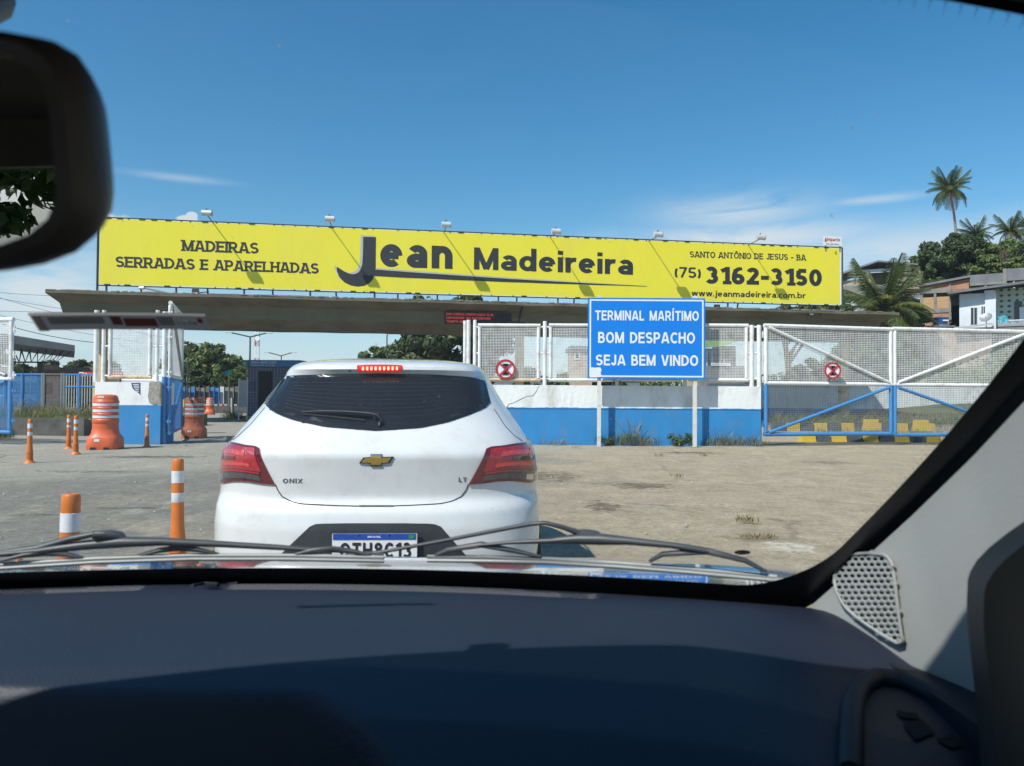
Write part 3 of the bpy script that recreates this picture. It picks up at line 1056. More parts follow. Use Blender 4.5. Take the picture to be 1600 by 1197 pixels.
# ------------------------------------------------------------------ double gate right of the wall
def gate_leaf(label, a, c, zb, zm, zt, bars, hinge, wire_lo='steel_grey', pitch=0.05):
    """a, c: ground ends; white upper half, blue lower half"""
    a, c = Vector((a[0], a[1], 0)), Vector((c[0], c[1], 0))
    ux = (c - a).normalized()
    w = (c - a).length
    t = thing('gate_leaf', label, 'gate', a, group='steel mesh gate leaves')
    uz = Vector((0, 0, 1))
    r = 0.055
    for z, nm, mm in ((zt, 'top_rail', 'white_paint'), (zm, 'middle_rail', 'white_paint'), (zb, 'bottom_rail', 'blue_paint')):
        MB().tube([a + uz * z - ux * r, c + uz * z + ux * r], r, 10).build(nm, mm, t, smooth=50)
    for q in (a, c):
        MB().tube([q + uz * (zm - 0.001), q + uz * (zt - r)], r, 10).build('stile', 'white_paint', t, smooth=50)
        MB().tube([q + uz * (zb + r), q + uz * (zm - 0.001)], r, 10).build('stile', 'blue_paint', t, smooth=50)
    nrm = Vector((ux.y, -ux.x, 0))
    for (fu0, z0, fu1, z1, mm) in bars:
        MB().tube([a + ux * (w * fu0) + uz * z0 + nrm * 0.03, a + ux * (w * fu1) + uz * z1 + nrm * 0.03], 0.045, 10).build('brace', mm, t, smooth=50)
    for z0, z1, mm in ((zm, zt, 'white_paint'), (zb, zm, wire_lo)):
        m = MB()
        wire_mesh(m, a + uz * z0, ux, w, z1 - z0, pitch, 0.012 if mm == 'white_paint' else 0.009)
        m.build('wire_mesh', mm, t)
    for z in (zt - 0.25, zt - 0.9, zm + 0.1, zm - 0.3, zb + 0.3):
        q = (a if hinge == 0 else c) - ux * (0.09 if hinge == 0 else -0.09) + uz * z
        m = MB().tube([q - uz * 0.09, q + uz * 0.09], 0.022, 8)
        m.box(q, (0.12, 0.02, 0.05))
        m.build('hinge', 'white_paint' if z > zm else 'blue_paint', t)
    return t


GA, GB, GC = P(1196.5, 680, 21.0), P(1392, 680, 21.9), P(1600, 680, 22.6)
gzb, gzm, gzt = 0.30, 1.70, 3.28
gate_leaf('closed mesh gate leaf carrying a no stopping sign beside the wall', GA, GB, gzb, gzm, gzt,
          ((0.02, gzt - 0.05, 0.98, gzm + 0.06, 'white_paint'), (0.02, gzb + 0.05, 0.98, gzm - 0.08, 'blue_paint')), 0)
GB2 = GB + (GC - GB).normalized() * 0.13
GD = GB2 + (GC - GB).normalized() * 4.3
gate_leaf('closed mesh gate leaf partly hidden by the windscreen pillar', GB2, GD, gzb - 0.03, gzm, gzt + 0.02,
          ((0.02, gzm + 0.06, 0.98, gzt - 0.05, 'white_paint'), (0.02, gzm - 0.08, 0.98, gzb + 0.05, 'blue_paint')), 1)
no_parking(1301, 579, 13.2, P(1301, 600, 21.3).y - 0.02, 'round red and white no stopping sign on the closed gate')
gp = thing('gate_post', 'blue and white steel hinge post at the end of the wall', 'post', (P(1190, 690, 21.0).x, 21.05, 0))
MB().tube([(P(1190, 690, 21.0).x, 21.16, 0), (P(1190, 690, 21.0).x, 21.16, 1.72)], 0.05, 10).build('lower_tube', 'blue_paint', gp, smooth=50)
MB().tube([(P(1190, 690, 21.0).x, 21.16, 1.72), (P(1190, 690, 21.0).x, 21.16, 3.2)], 0.048, 10).build('upper_tube', 'white_paint', gp, smooth=50)

# ------------------------------------------------------------------ pillar left of the drive, its posts, panel and open gate leaf
PY = 20.0
pl = thing('gate_pillar', 'blue and white masonry pillar topped by white posts and mesh panel', 'pillar', (P(200, 690, PY).x, PY, 0), kind='thing')
px0, px1 = P(147, 690, PY).x, P(250, 690, PY).x
pz = P(200, 597, PY).z
ps = P(200, 633, PY).z
b = MB().box(((px0 + px1) / 2, PY + 0.4, ps / 2 - 0.05), (px1 - px0, 0.8, ps + 0.1))
b.build('base', 'blue_wall', pl)
MB().box(((px0 + px1) / 2, PY + 0.4, (ps + pz) / 2), (px1 - px0 - 0.006, 0.806, pz - ps)).build('upper_band', 'white_wall', pl)
patch = MB()
poly = [(233, 597.5), (237, 596), (250, 596.3), (250, 631), (240, 632.5), (233, 629), (231, 618), (232.5, 607)]
patch.prism([P(x, y, PY - 0.018) for x, y in poly], (0, 0.02, 0))
patch.prism([(px1 - 0.001, PY - 0.012, pz - 0.02), (px1 - 0.001, PY + 0.35, pz - 0.02), (px1 - 0.001, PY + 0.3, ps + 0.1), (px1 - 0.001, PY - 0.012, ps + 0.02)], (0.012, 0, 0))
patch.build('bare_patch', 'rough_plaster', pl)
poster = MB()
poster.prism([P(x, y, PY - 0.012) for x, y in ((205, 598.3), (219, 598.3), (219, 617.5), (215.5, 613), (209, 609), (206.5, 605))], (0, 0.006, 0))
po = poster.build('poster', 'navy_tile', pl)
ln = MB()
for i, (x0, x1) in enumerate(((207.5, 217), (208.5, 217.5), (209.5, 217.5), (211, 216.5), (212.5, 217))):
    y = 600.2 + i * 2.6
    ln.prism([P(x0, y, PY - 0.016), P(x1, y, PY - 0.016), P(x1, y + 1.2, PY - 0.016), P(x0, y + 1.2, PY - 0.016)], (0, 0.002, 0))
ln.build('lettering', 'sign_white', po)
for px, r in ((149.5, 0.062), (161, 0.05), (245, 0.05)):
    q = P(px, 600, PY + 0.12)
    MB().tube([(q.x, PY + 0.12, pz - 0.01), (q.x, PY + 0.12, P(px, 484, PY).z)], r, 12).build('post', 'white_paint', pl, smooth=50)
a, c = P(172, 589, PY + 0.1), P(234, 589, PY + 0.1)
framed_panel(pl, (a.x, PY + 0.1, a.z), (1, 0, 0), c.x - a.x, P(200, 492, PY).z - a.z, 0.05, low='rust_paint')
for x0, x1 in ((161, 172), (234, 245), (245, 256)):
    for py in (500, 541, 587):
        qa, qc = P(x0, py, PY + 0.12), P(x1, py, PY + 0.12)
        MB().tube([qa, (qc.x, qa.y, qa.z)], 0.025, 8).build('tie_bar', 'white_paint', pl, smooth=50)
q = P(256.5, 600, PY + 0.15)
MB().tube([(q.x, q.y, 0), (q.x, q.y, 1.75)], 0.065, 12).build('hinge_post', 'blue_paint', pl, smooth=50)
MB().tube([(q.x, q.y, 1.75), (q.x, q.y, P(256, 486, PY).z)], 0.063, 12).build('hinge_post', 'white_paint', pl, smooth=50)
la = Vector((P(263.5, 690, 20.2).x, 20.2, 0))
lc = Vector((P(282, 680, 23.4).x, 23.4, 0))
gate_leaf('open mesh gate leaf swung inwards beside the masonry pillar', la, lc, 0.28, 1.78, 3.7,
          ((0.03, 3.6, 0.97, 1.85, 'steel_grey'), (0.03, 0.35, 0.97, 1.7, 'blue_paint')), 0, wire_lo='blue_paint')
ga, gc_ = Vector((-17.0, 20.6, 0)), Vector((P(15, 690, 19.6).x, 19.6, 0))
gate_leaf('grey white mesh gate leaf standing near the grass bed', ga, gc_, 0.30, 1.66, 3.18,
          ((0.03, 3.1, 0.97, 1.75, 'steel_grey'), (0.03, 0.35, 0.97, 1.6, 'blue_paint')), 1, wire_lo='blue_paint')

# ------------------------------------------------------------------ canopy over the gates
BD = Vector((math.cos(math.atan(0.164)), math.sin(math.atan(0.164)), 0))     # along the canopy
BN = Vector((-BD.y, BD.x, 0))                                               # away from the camera
E0 = Vector((-20.5, 33.6, 0))
LEN = 41.4
can = thing('entrance_canopy', 'long dark concrete canopy spanning the terminal entrance', 'canopy', E0 + BD * (LEN / 2) + BN * 3.2)
sec = [(0.0, 5.88), (0.0, 5.74), (1.5, 5.49), (2.0, 4.96), (3.0, 4.62), (4.0, 4.56), (5.0, 4.62), (6.0, 4.96), (6.5, 5.49), (8.0, 5.74), (8.0, 5.88), (6.3, 5.66), (1.7, 5.66)]


def canopy_piece(name, idx, m, s0=0.0, s1=LEN):
    b = MB()
    NSEG = 40
    n = len(idx)
    vs, fs = [], []
    for k in range(NSEG + 1):
        s = s0 + (s1 - s0) * k / NSEG
        for j in idx:
            d, z = sec[j]
            wob = 0.012 * math.sin(s * 1.9 + j) + 0.008 * math.sin(s * 5.3 + 2 * j)
            p = E0 + BD * s + BN * d
            vs.append((p.x, p.y, z + wob))
    for k in range(NSEG):
        for j in range(n - 1):
            fs.append((k * n + j, k * n + j + 1, (k + 1) * n + j + 1, (k + 1) * n + j))
    b.add(vs, fs)
    return b.build(name, m, can)


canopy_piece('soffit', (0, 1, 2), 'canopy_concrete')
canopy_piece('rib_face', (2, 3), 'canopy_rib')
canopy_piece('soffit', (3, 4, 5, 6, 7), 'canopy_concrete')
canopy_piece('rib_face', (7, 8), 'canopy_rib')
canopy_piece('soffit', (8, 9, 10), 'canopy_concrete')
canopy_piece('roof_slab', (10, 11, 12, 0), 'concrete')
for s in (0.0, LEN):
    p = E0 + BD * s
    MB().add([p + BN * d + Vector((0, 0, z)) for d, z in sec], [tuple(range(len(sec)))]).build('end_face', 'concrete', can)
for px in (156, 811, 1318):
    # column on the canopy's centre line
    pc = E0 + BN * 4.0
    d = ray(px, 640)
    den = d.x * BD.y - d.y * BD.x
    t = ((pc.x) * BD.y - (pc.y) * BD.x) / den
    q = d * t
    b = MB()
    w = 0.24
    poly = [(-w, -w + .06), (-w + .06, -w), (w - .06, -w), (w, -w + .06), (w, w - .06), (w - .06, w), (-w + .06, w), (-w, w - .06)]
    b.prism([(q.x + x, q.y + y, -0.05) for x, y in poly], (0, 0, 4.66))
    b.build('column', 'cream_paint', can)
# rough broken rim on the near edge
b = MB()
for k in range(260):
    s = random.uniform(0, LEN)
    p = E0 + BD * s + BN * random.uniform(0.0, 0.08)
    b.box((p.x, p.y, 5.88 + 0.01), (random.uniform(0.05, 0.35), 0.06, random.uniform(0.02, 0.07)), rot=0.16)
tag(b.build('moss_edge', 'concrete', can), kind='stuff')

# display on the canopy
lp0 = E0 + BN * 1.15
nface = -BN


def on_canopy_plane(px, py, dep):
    return hit_plane(px, py, E0 + BN * dep, BN)


led = thing('led_display', 'dark dot matrix display with red text on the canopy', 'display', on_canopy_plane(747, 500, 1.1))
a, c = on_canopy_plane(695, 487.5, 1.1), on_canopy_plane(799.5, 507, 1.1)
wv = (c - a).dot(BD)
z0, z1 = c.z - 0.03, a.z
MB().prism([a - Vector((0, 0, a.z - z0)), a + BD * wv - Vector((0, 0, a.z - z0)), a + BD * wv, a], BN * 0.18).build('housing', 'sign_black', led)
mat('led_red', (0.3, 0.02, 0.02), 0.5, emit=(1.0, 0.12, 0.10), estr=0.5)
for i, (s, wd) in enumerate((('EVA CORPUS CHRISTI SAIDA 15:30', 0.70), ('CAPACIDADE 160 AUTOMOVEIS', 0.66), ('TEMPO MEDIO', 0.36))):
    place_text('lettering', s, 'led_red', led, a + BD * 0.07 + Vector((0, 0, -0.15 - i * 0.18)), BD, (0, 0, 1), wv * wd, 0.11, -BN * 0.012, bold=0.12, gap=0.14)
cable = thing('hanging_cable', 'loose dark cable drooping over the canopy edge', 'cable', on_canopy_plane(815, 480, 0))
cb = MB()
cb.tube([on_canopy_plane(*q, 0.9 if i else -0.05) for i, q in enumerate(((816, 478), (815, 485), (811, 493), (811.5, 502)))], 0.035, 6)
cb.tube([on_canopy_plane(*q, 0.9 if i else -0.05) for i, q in enumerate(((817, 478), (813.5, 487), (814, 495), (809, 503)))], 0.03, 6)
cb.build('strand', 'sign_black', cable)
cb2 = MB().box(on_canopy_plane(806, 504, 1.0), (0.9, 0.1, 0.1), rot=0.16)
cb2.build('bracket', 'steel_dark', cable)

# ------------------------------------------------------------------ billboard on the canopy
B0 = Vector((P(154.6, 445, 34.9).x, 34.9, 0))
BBN = Vector((BD.y, -BD.x, 0))                    # towards the camera


def bb(px, py, lift=0.0):
    q = hit_plane(px, py, B0 + BBN * lift, BBN)
    return q


bl, br = bb(154.6, 400), bb(1312, 430)
BW = (br - bl).dot(BD)
bz0 = (bb(154.6, 444.5).z + bb(1312, 475.5).z) / 2
bz1 = (bb(160, 341.5).z + bb(1312, 388).z) / 2
bill = thing('billboard', 'long yellow lumber yard billboard above the entrance canopy', 'billboard', B0 + BD * (BW / 2) + Vector((0, 0, bz0)))


def bs(s, z, lift=0.0):
    q = B0 + BD * s + BBN * lift
    return Vector((q.x, q.y, z))


b = MB()
rows = []
for j in range(9):
    z = bz0 + (bz1 - bz0) * j / 8
    rows.append([bs(BW * i / 120, z, 0.0025 * math.sin(i * 0.8) * math.sin(j * 0.9)) for i in range(121)])
b.grid(rows)
b.build('vinyl_sheet', 'billboard_vinyl', bill, smooth=60)
mat('frame_back', (0.07, 0.07, 0.07), 0.8)
b = MB()
b.prism([bs(0, bz0, -0.04), bs(BW, bz0, -0.04), bs(BW, bz1, -0.04), bs(0, bz1, -0.04)], -BBN * 0.02)
b.build('backing', 'frame_back', bill)
for z, nm in ((bz0 - 0.05, 'bottom_rail'), (bz1 + 0.05, 'top_rail')):
    MB().tube([bs(-0.1, z, -0.03), bs(BW + 0.15, z, -0.03)], 0.035, 6).build(nm, 'steel_dark', bill)
for s in (-0.08, BW + 0.14):
    MB().tube([bs(s, 5.75, -0.03), bs(s, bz1 + 0.05, -0.03)], 0.05, 6).build('side_rail', 'steel_dark', bill)
# pale hem and lacing
hem = MB()
for z0_, z1_ in ((bz0 - 0.035, bz0), (bz1, bz1 + 0.02)):
    hem.prism([bs(0, z0_), bs(BW, z0_), bs(BW, z1_), bs(0, z1_)], -BBN * 0.01)
hem.prism([bs(BW, bz0), bs(BW + 0.08, bz0), bs(BW + 0.08, bz1), bs(BW, bz1)], -BBN * 0.01)
hem.build('hem', 'sign_white', bill)
lace = MB()
for k in range(70):
    s = BW * (k + 0.5) / 70 + random.uniform(-0.1, 0.1)
    for z in (bz0 - 0.02, bz1 + 0.03):
        if random.random() < 0.8:
            q = bs(s, z, 0.012)
            lace.box(q, (random.choice((0.04, 0.05, 0.25)), 0.02, 0.06), rot=0.16)
tag(lace.build('lacing', 'sign_black', bill), kind='stuff')
for k in range(13):
    s = 0.3 + (BW - 0.6) * k / 12
    MB().tube([bs(s, 5.6, -0.06), bs(s, bz0 + 0.1, -0.06)], 0.045, 6).build('support_post', 'steel_dark', bill)
    s2 = s + 1.15
    if s2 < BW:
        q0 = bs(s2, 5.6, -1.6)
        q1 = bs(s2 - 0.1, bz1 - 0.6, -0.1)
        MB().tube([q0, q1], 0.04, 6).build('back_strut', 'steel_dark', bill)


def bill_text(s, xl, xr, ybl, ybr, cap, m='billboard_ink', bold=0.18, lift=0.007, caps=True, **kw):
    """baseline from photo pixel (xl, ybl) to (xr, ybr), capital height cap pixels at the left end"""
    a, c = bb(xl, ybl), bb(xr, ybr)
    ux = (c - a)
    w = ux.length
    ux.normalize()
    h = abs(bb(xl, ybl - cap).z - a.z)
    return place_text('lettering', s, m, bill, a, ux, (0, 0, 1), w, h, BBN * lift, bold=bold, caps=caps, **kw)


bill_text('MADEIRAS', 282, 404, 392, 396.5, 17.3, serif=True, bold=0.185, gap=0.07)
bill_text('SERRADAS E APARELHADAS', 180.5, 498, 417.3, 427.7, 16.8, serif=True, bold=0.185, gap=0.07, space=0.40)
bill_text('ean', 594, 707, 416.8, 420.3, 36, bold=0.212, caps=False, gap=0.12)
bill_text('Madeireira', 740.5, 989, 421, 429.5, 34.5, bold=0.192, gap=0.085)
bill_text('SANTO ANTÔNIO DE JESUS - BA', 1077.8, 1260, 402, 407.3, 9.4, serif=True, bold=0.17, gap=0.09)
bill_text('(75)', 1054, 1095, 433.3, 434.8, 16.5, bold=0.17, gap=0.1)
bill_text('3162-3150', 1103, 1284, 443.3, 447.3, 27, serif=True, bold=0.235, gap=0.10)
bill_text('www.jeanmadeireira.com.br', 1080.3, 1258.8, 462.6, 466.3, 9.5, bold=0.17, gap=0.08)
bill_text('6', 1304.5, 1308, 398, 398, 6, bold=0.1)


def bill_poly(name, pts, m, lift):
    b = MB()
    b.prism([bb(x, y, lift) for x, y in pts], -BBN * 0.004)
    return b.build(name, m, bill)


def ribbon(name, mid, m, lift):
    """shape given by left and right edge points pairwise"""
    b = MB()
    vs = []
    for (x0, y0), (x1, y1) in mid:
        vs += [bb(x0, y0, lift), bb(x1, y1, lift)]
    b.add(vs, [(2 * i, 2 * i + 1, 2 * i + 3, 2 * i + 2) for i in range(len(mid) - 1)])
    return b.build(name, m, bill)


J = [((567.5, 370), (587.5, 370.5)), ((567.3, 385), (587.2, 385.5)), ((566.8, 400), (587, 402)), ((566, 413), (587, 418)), ((563.5, 421), (585.5, 429)), ((560, 425.5), (582.5, 437)),
     ((555.5, 428), (577, 442.8)), ((550, 428.6), (569, 446.5)), ((544, 427), (559, 447.8)), ((537.5, 424), (549, 446.2)), ((531, 419.5), (538.5, 441.5)), ((527.5, 417.5), (530.5, 433.5)), ((526, 417.6), (526.6, 424))]
ribbon('letter_outline', [((a[0] - 4, a[1] - 2.4), (c[0] - 2.5, c[1] - 2)) for a, c in J], 'billboard_grey', 0.005)
ribbon('letter', J, 'billboard_ink', 0.0075)
ribbon('swoosh_outline', [((586, 418.7), (586, 428)), ((700, 427.0), (700, 433)), ((800, 434), (800, 438)), ((1013, 447), (1013, 447.4))], 'billboard_grey', 0.0055)
ribbon('swoosh', [((585, 421), (585, 431.5)), ((640, 425.2), (640, 434.2)), ((700, 429.4), (700, 437)), ((800, 436), (800, 441)), ((900, 441.6), (900, 444.3)), ((1010, 447), (1010, 447.5))], 'billboard_ink', 0.009)
# weather stains on the sheet
# lamps on arms in front of the billboard
for k, (lx, ly) in enumerate(((323, 333), (515, 342), (697, 351), (869, 361.5), (1029, 366.5), (1190, 371))):
    ax = 603 + (lx - 603) / 1.037
    a = bb(ax, 380)
    s = (a - B0).dot(BD)
    L = 1.35
    top = bs(s, bz1 + 0.03, 0.0)
    zl = P(lx, ly, (B0 + BD * s + BBN * L).y).z
    tip = bs(s, zl, L)
    t = thing('billboard_lamp', ('white cylindrical lamp on an arm above the word serradas', 'white cylindrical lamp on an arm above the big letter hook', 'white cylindrical lamp on an arm above the word ean',
              'white cylindrical lamp on an arm above the word madeireira', 'white cylindrical lamp on an arm beside the town name', 'white cylindrical lamp on an arm above the phone number')[k],
              'lamp', top, group='lamps on arms along the billboard top')
    MB().tube([bs(s, bz1 - 0.02, 0.0), bs(s, zl - 0.08, L - 0.25), bs(s, zl + 0.02, L)], 0.022, 6).build('arm', 'steel_dark', t)
    h = MB()
    ce = tip
    h.tube([ce - BD * 0.21, ce + BD * 0.21], 0.135, 14)
    h.build('lamp_head', 'lamp_metal', t, smooth=50)
    MB().tube([ce - BD * 0.06 + Vector((0, 0, 0.13)), ce + BD * 0.02 + Vector((0, 0, 0.22))], 0.02, 6).build('knob', 'steel_dark', t)
    MB().tube([ce + BD * 0.208, ce + BD * 0.23], 0.145, 14).build('rim', 'steel_grey', t)

# floodlights on the canopy edge
for k, (px, py, lab) in enumerate(((305, 457, 'small grey floodlight on the canopy under the word madeiras'), (1121, 481, 'dark floodlight tilted up on the canopy beside the blue sign'), (1268, 489, 'dark floodlight on the canopy under the website address'))):
    q = on_canopy_plane(px, py, 0.15)
    t = thing('floodlight', lab, 'floodlight', q, group='floodlights on the canopy')
    b = MB()
    b.prism([q + BD * x + Vector((0, 0, z)) for x, z in ((-0.17, -0.16), (0.17, -0.16), (0.14, 0.17), (-0.14, 0.17))], BN * 0.12)
    b.build('housing', 'steel_dark', t)
    MB().prism([q - BN * 0.01 + BD * x + Vector((0, 0, z)) for x, z in ((-0.12, -0.11), (0.12, -0.11), (0.1, 0.0), (-0.1, 0.0))], BN * 0.008).build('lens', 'lamp_metal', t)
    MB().tube([q + BD * 0.15 - Vector((0, 0, 0.02)), q + BD * 0.5 + Vector((0, 0, 0.04)), q + BD * 0.55 + Vector((0, 0, -0.15))], 0.03, 6).build('bracket', 'steel_dark', t)
for px, py, lab in ((225, 450, 'white street style lamp head lying over the canopy edge'),):
    q = on_canopy_plane(px, py, 0.3)
    t = thing('lamp_arm', lab, 'lamp', q)
    MB().tube([q, q + BD * 1.25 + Vector((0, 0, -0.25))], 0.04, 6).build('tube', 'steel_grey', t)
    MB().tube([q + Vector((0, 0, 0)) - BD * 0.22, q], [0.06, 0.09], 8).build('lamp_head', 'lamp_metal', t, smooth=50)

# small maker's plate standing on the billboard end
imp = thing('maker_plate', 'small white maker plate above the end of the billboard', 'sign', bb(1301, 384))
a, c = bb(1287.5, 383.5, 0.0), bb(1315, 385, 0.0)
zt_ = bb(1287.5, 369, 0.0).z
w_ = (c - a).dot(BD)
MB().prism([a, a + BD * w_, a + BD * w_ + Vector((0, 0, zt_ - a.z)), a + Vector((0, 0, zt_ - a.z))], -BBN * 0.05).build('plate', 'sign_white', imp)
mat('logo_red', (0.5, 0.06, 0.02), 0.6)
place_text('lettering', 'impacto', 'logo_red', imp, a + BD * 0.17 + Vector((0, 0, 0.2)), BD, (0, 0, 1), w_ * 0.74, 0.24, BBN * 0.01, bold=0.17, caps=False)
place_text('lettering', '(75) 3482-9022', 'billboard_ink', imp, a + BD * 0.12 + Vector((0, 0, 0.06)), BD, (0, 0, 1), w_ * 0.72, 0.055, BBN * 0.01)
MB().prism([a + BD * x + Vector((0, 0, z)) + BBN * 0.008 for x, z in ((0.03, 0.2), (0.16, 0.2), (0.13, 0.38), (0.08, 0.44), (0.05, 0.33))], -BBN * 0.003).build('flame_mark', 'logo_red', imp)
MB().tube([a + BD * 0.1, a + BD * 0.1 - Vector((0, 0, 0.3))], 0.03, 6).build('leg', 'steel_dark', imp)
MB().tube([a + BD * (w_ - 0.1), a + BD * (w_ - 0.1) - Vector((0, 0, 0.3))], 0.03, 6).build('leg', 'steel_dark', imp)


# ------------------------------------------------------------------ flexible posts and barrels
def flex_post(q, label, h=0.82, lean=0.0):
    t = thing('flexible_post', label, 'bollard', q, group='orange flexible posts along the drive')
    prof = [(0.11, 0.0), (0.105, 0.012), (0.07, 0.035), (0.062, 0.05)]
    for k in range(7):
        z = 0.06 + k * 0.025
        prof += [(0.060, z), (0.060, z + 0.012), (0.055, z + 0.014), (0.055, z + 0.022)]
    prof += [(0.052, 0.25), (0.044, 0.36), (0.040, h - 0.05), (0.040, h - 0.012), (0.034, h), (0.014, h + 0.003), (0.012, h - 0.01)]
    o = MB().lathe([(r, z) for r, z in prof], n=18).build('tube', 'orange_post', t, smooth=40, local=True)
    for k in range(3):
        z1 = h - 0.085 - k * 0.155
        MB().lathe([(0.0415 + 0.0005 * k, z1 - 0.085), (0.0425, z1 - 0.084), (0.0425, z1 - 0.001), (0.0412, z1)], n=18).build('reflective_band', 'reflective_band', t, smooth=40, local=True)
    t.rotation_euler = (0, lean, random.uniform(0, 6))
    return t


fp = ((P(107, 765, 3.5), 0.82, 'orange and white flexible post close beside the car bonnet', -0.02), (P(280, 712, 5.5), 0.82, 'orange and white flexible post beside the white hatchback', -0.015),
      (G(46, 722), 0.82, 'orange flexible post standing apart beside the grass bed', 0.03), (G(107, 700), 0.80, 'orange flexible post farther back of the close pair', 0.0),
      (G(118, 708), 0.83, 'orange flexible post nearer the road of the close pair', 0.03), (G(229.5, 697), 0.81, 'orange flexible post in front of the blue pillar base', -0.01))
for q, h, lab, lean in fp:
    flex_post((q.x, q.y, -0.02), lab, h, lean)


def barrel(q, label, s=1.0, body='orange_plastic', band='reflective_band', rot=0.2):
    t = thing('traffic_barrel', label, 'barrel', q, rot, group='orange plastic traffic barrels')
    prof = [(0.28, 0.47), (0.278, 0.52), (0.276, 0.60), (0.286, 0.61), (0.286, 0.68), (0.275, 0.69)]
    for z in (0.72, 0.86, 1.0):
        prof += [(0.272, z), (0.272, z + 0.07), (0.286, z + 0.08), (0.282, z + 0.12), (0.27, z + 0.13)]
    prof += [(0.262, 1.17), (0.25, 1.22), (0.21, 1.26), (0.1, 1.27)]
    MB().lathe(prof, n=24).build('drum', body, t, smooth=45, local=True)
    b = MB()
    b.lathe([(0.345, 0.0), (0.355, 0.04), (0.34, 0.26), (0.325, 0.30), (0.29, 0.37), (0.282, 0.47)], n=24, sq=(5, 5, 5, 4, 2.5, 2))
    b.build('foot', body, t, smooth=40, local=True)
    for x in (-0.16, 0.12):
        MB().box((x, -0.335, 0.03), (0.11, 0.06, 0.065)).build('slot', 'sign_black', t, local=True)
    for z in (0.72, 0.86, 1.0):
        MB().lathe([(0.2735, z + 0.005), (0.276, z + 0.006), (0.276, z + 0.066), (0.2735, z + 0.067)], n=24).build('reflective_band', band, t, smooth=40, local=True)
    MB().box((-0.08, -0.345, 0.22), (0.11, 0.012, 0.06)).build('sticker', 'sign_white', t, local=True)
    MB().box((-0.03, -0.246, 1.21), (0.13, 0.03, 0.035)).build('handle_slot', 'sign_white', t, local=True)
    t.scale = (s, s, s)
    return t


q = G(152, 702)
barrel((q.x, q.y + 0.35, -0.02), 'large orange water barrel in front of the masonry pillar', 1.02)
q = G(297, 684)
barrel((q.x, q.y + 0.3, -0.02), 'faded wrapped orange barrel beside the open gate leaf', 0.98, 'orange_faded')
q = G(328, 647.5)
barrel((q.x, q.y, -0.02), 'small distant orange barrel on the drive beyond the gate', 0.92, 'orange_plastic')

# ================================================================== hill
def sstep(a, b, x):
    t = min(1.0, max(0.0, (x - a) / (b - a)))
    return t * t * (3 - 2 * t)


HP = ((40, 0.0), (48, 1.2), (56, 4.2), (62, 6.6), (75, 11.0), (95, 18.5), (112, 24.0), (140, 28.0), (220, 30.0), (400, 8))


def hill_z(x, y):
    z = 0.0
    for (y0, z0), (y1, z1) in zip(HP, HP[1:]):
        if y0 <= y <= y1:
            z = z0 + (z1 - z0) * (y - y0) / (y1 - y0)
    if y > 400:
        z = 0
    side = sstep(0.30, 0.60, x / max(y, 1.0))
    return z * side + 0.5 * math.sin(x * 0.35) * math.cos(y * 0.23) * min(1, z / 6) - 0.06


hm = MB()
hx = [8 + i * 4 for i in range(48)]
hy = [41 + j * 4 for j in range(50)]
hm.grid([[(x, y, hill_z(x, y)) for x in hx] for y in hy])
mat('hill_soil', (0.085, 0.095, 0.04), 0.95, var=0.35, vscale=0.6, col2=(0.11, 0.13, 0.05), dirt=(0.26, 0.20, 0.12), dscale=0.25, damt=0.6, bump=0.6, bscale=3)
tag(hm.build('hill', 'hill_soil', smooth=60), 'green hillside rising behind the gate', None, None, 'structure')


# ================================================================== vegetation
def leaf_arrays(centres, radii, n, size, jitter=0.5, up=0.3):
    """n rhombic leaves gathered round clump centres: vertices (4n x 3)"""
    k = RNG.integers(0, len(centres), n)
    C, Rr = np.array(centres)[k], np.array(radii)[k]
    d = RNG.normal(size=(n, 3))
    d /= np.linalg.norm(d, axis=1)[:, None]
    rad = RNG.random(n) ** 0.45
    p = C + d * rad[:, None] * Rr
    nrm = d + RNG.normal(size=(n, 3)) * jitter + np.array([0, 0, up])
    nrm /= np.linalg.norm(nrm, axis=1)[:, None]
    t = np.cross(nrm, RNG.normal(size=(n, 3)))
    t /= np.linalg.norm(t, axis=1)[:, None] + 1e-9
    u = np.cross(nrm, t)
    s = size * (0.6 + 0.8 * RNG.random(n))[:, None]
    return np.stack([p - t * s, p + u * s * 0.45, p + t * s, p - u * s * 0.45], 1).reshape(-1, 3)


def leaf_mesh(name, verts, m, parent=None, off=None):
    n = len(verts) // 4
    v = verts - (np.array(off) if off is not None else 0)
    me = bpy.data.meshes.new(name)
    me.vertices.add(4 * n)
    me.vertices.foreach_set('co', v.astype(np.float32).ravel())
    me.loops.add(4 * n)
    me.loops.foreach_set('vertex_index', np.arange(4 * n, dtype=np.int32))
    me.polygons.add(n)
    me.polygons.foreach_set('loop_start', np.arange(0, 4 * n, 4, dtype=np.int32))
    me.update(calc_edges=True)
    me.validate()
    me.materials.append(MATS[m])
    o = bpy.data.objects.new(name, me)
    COL.objects.link(o)
    o.parent = parent
    return o


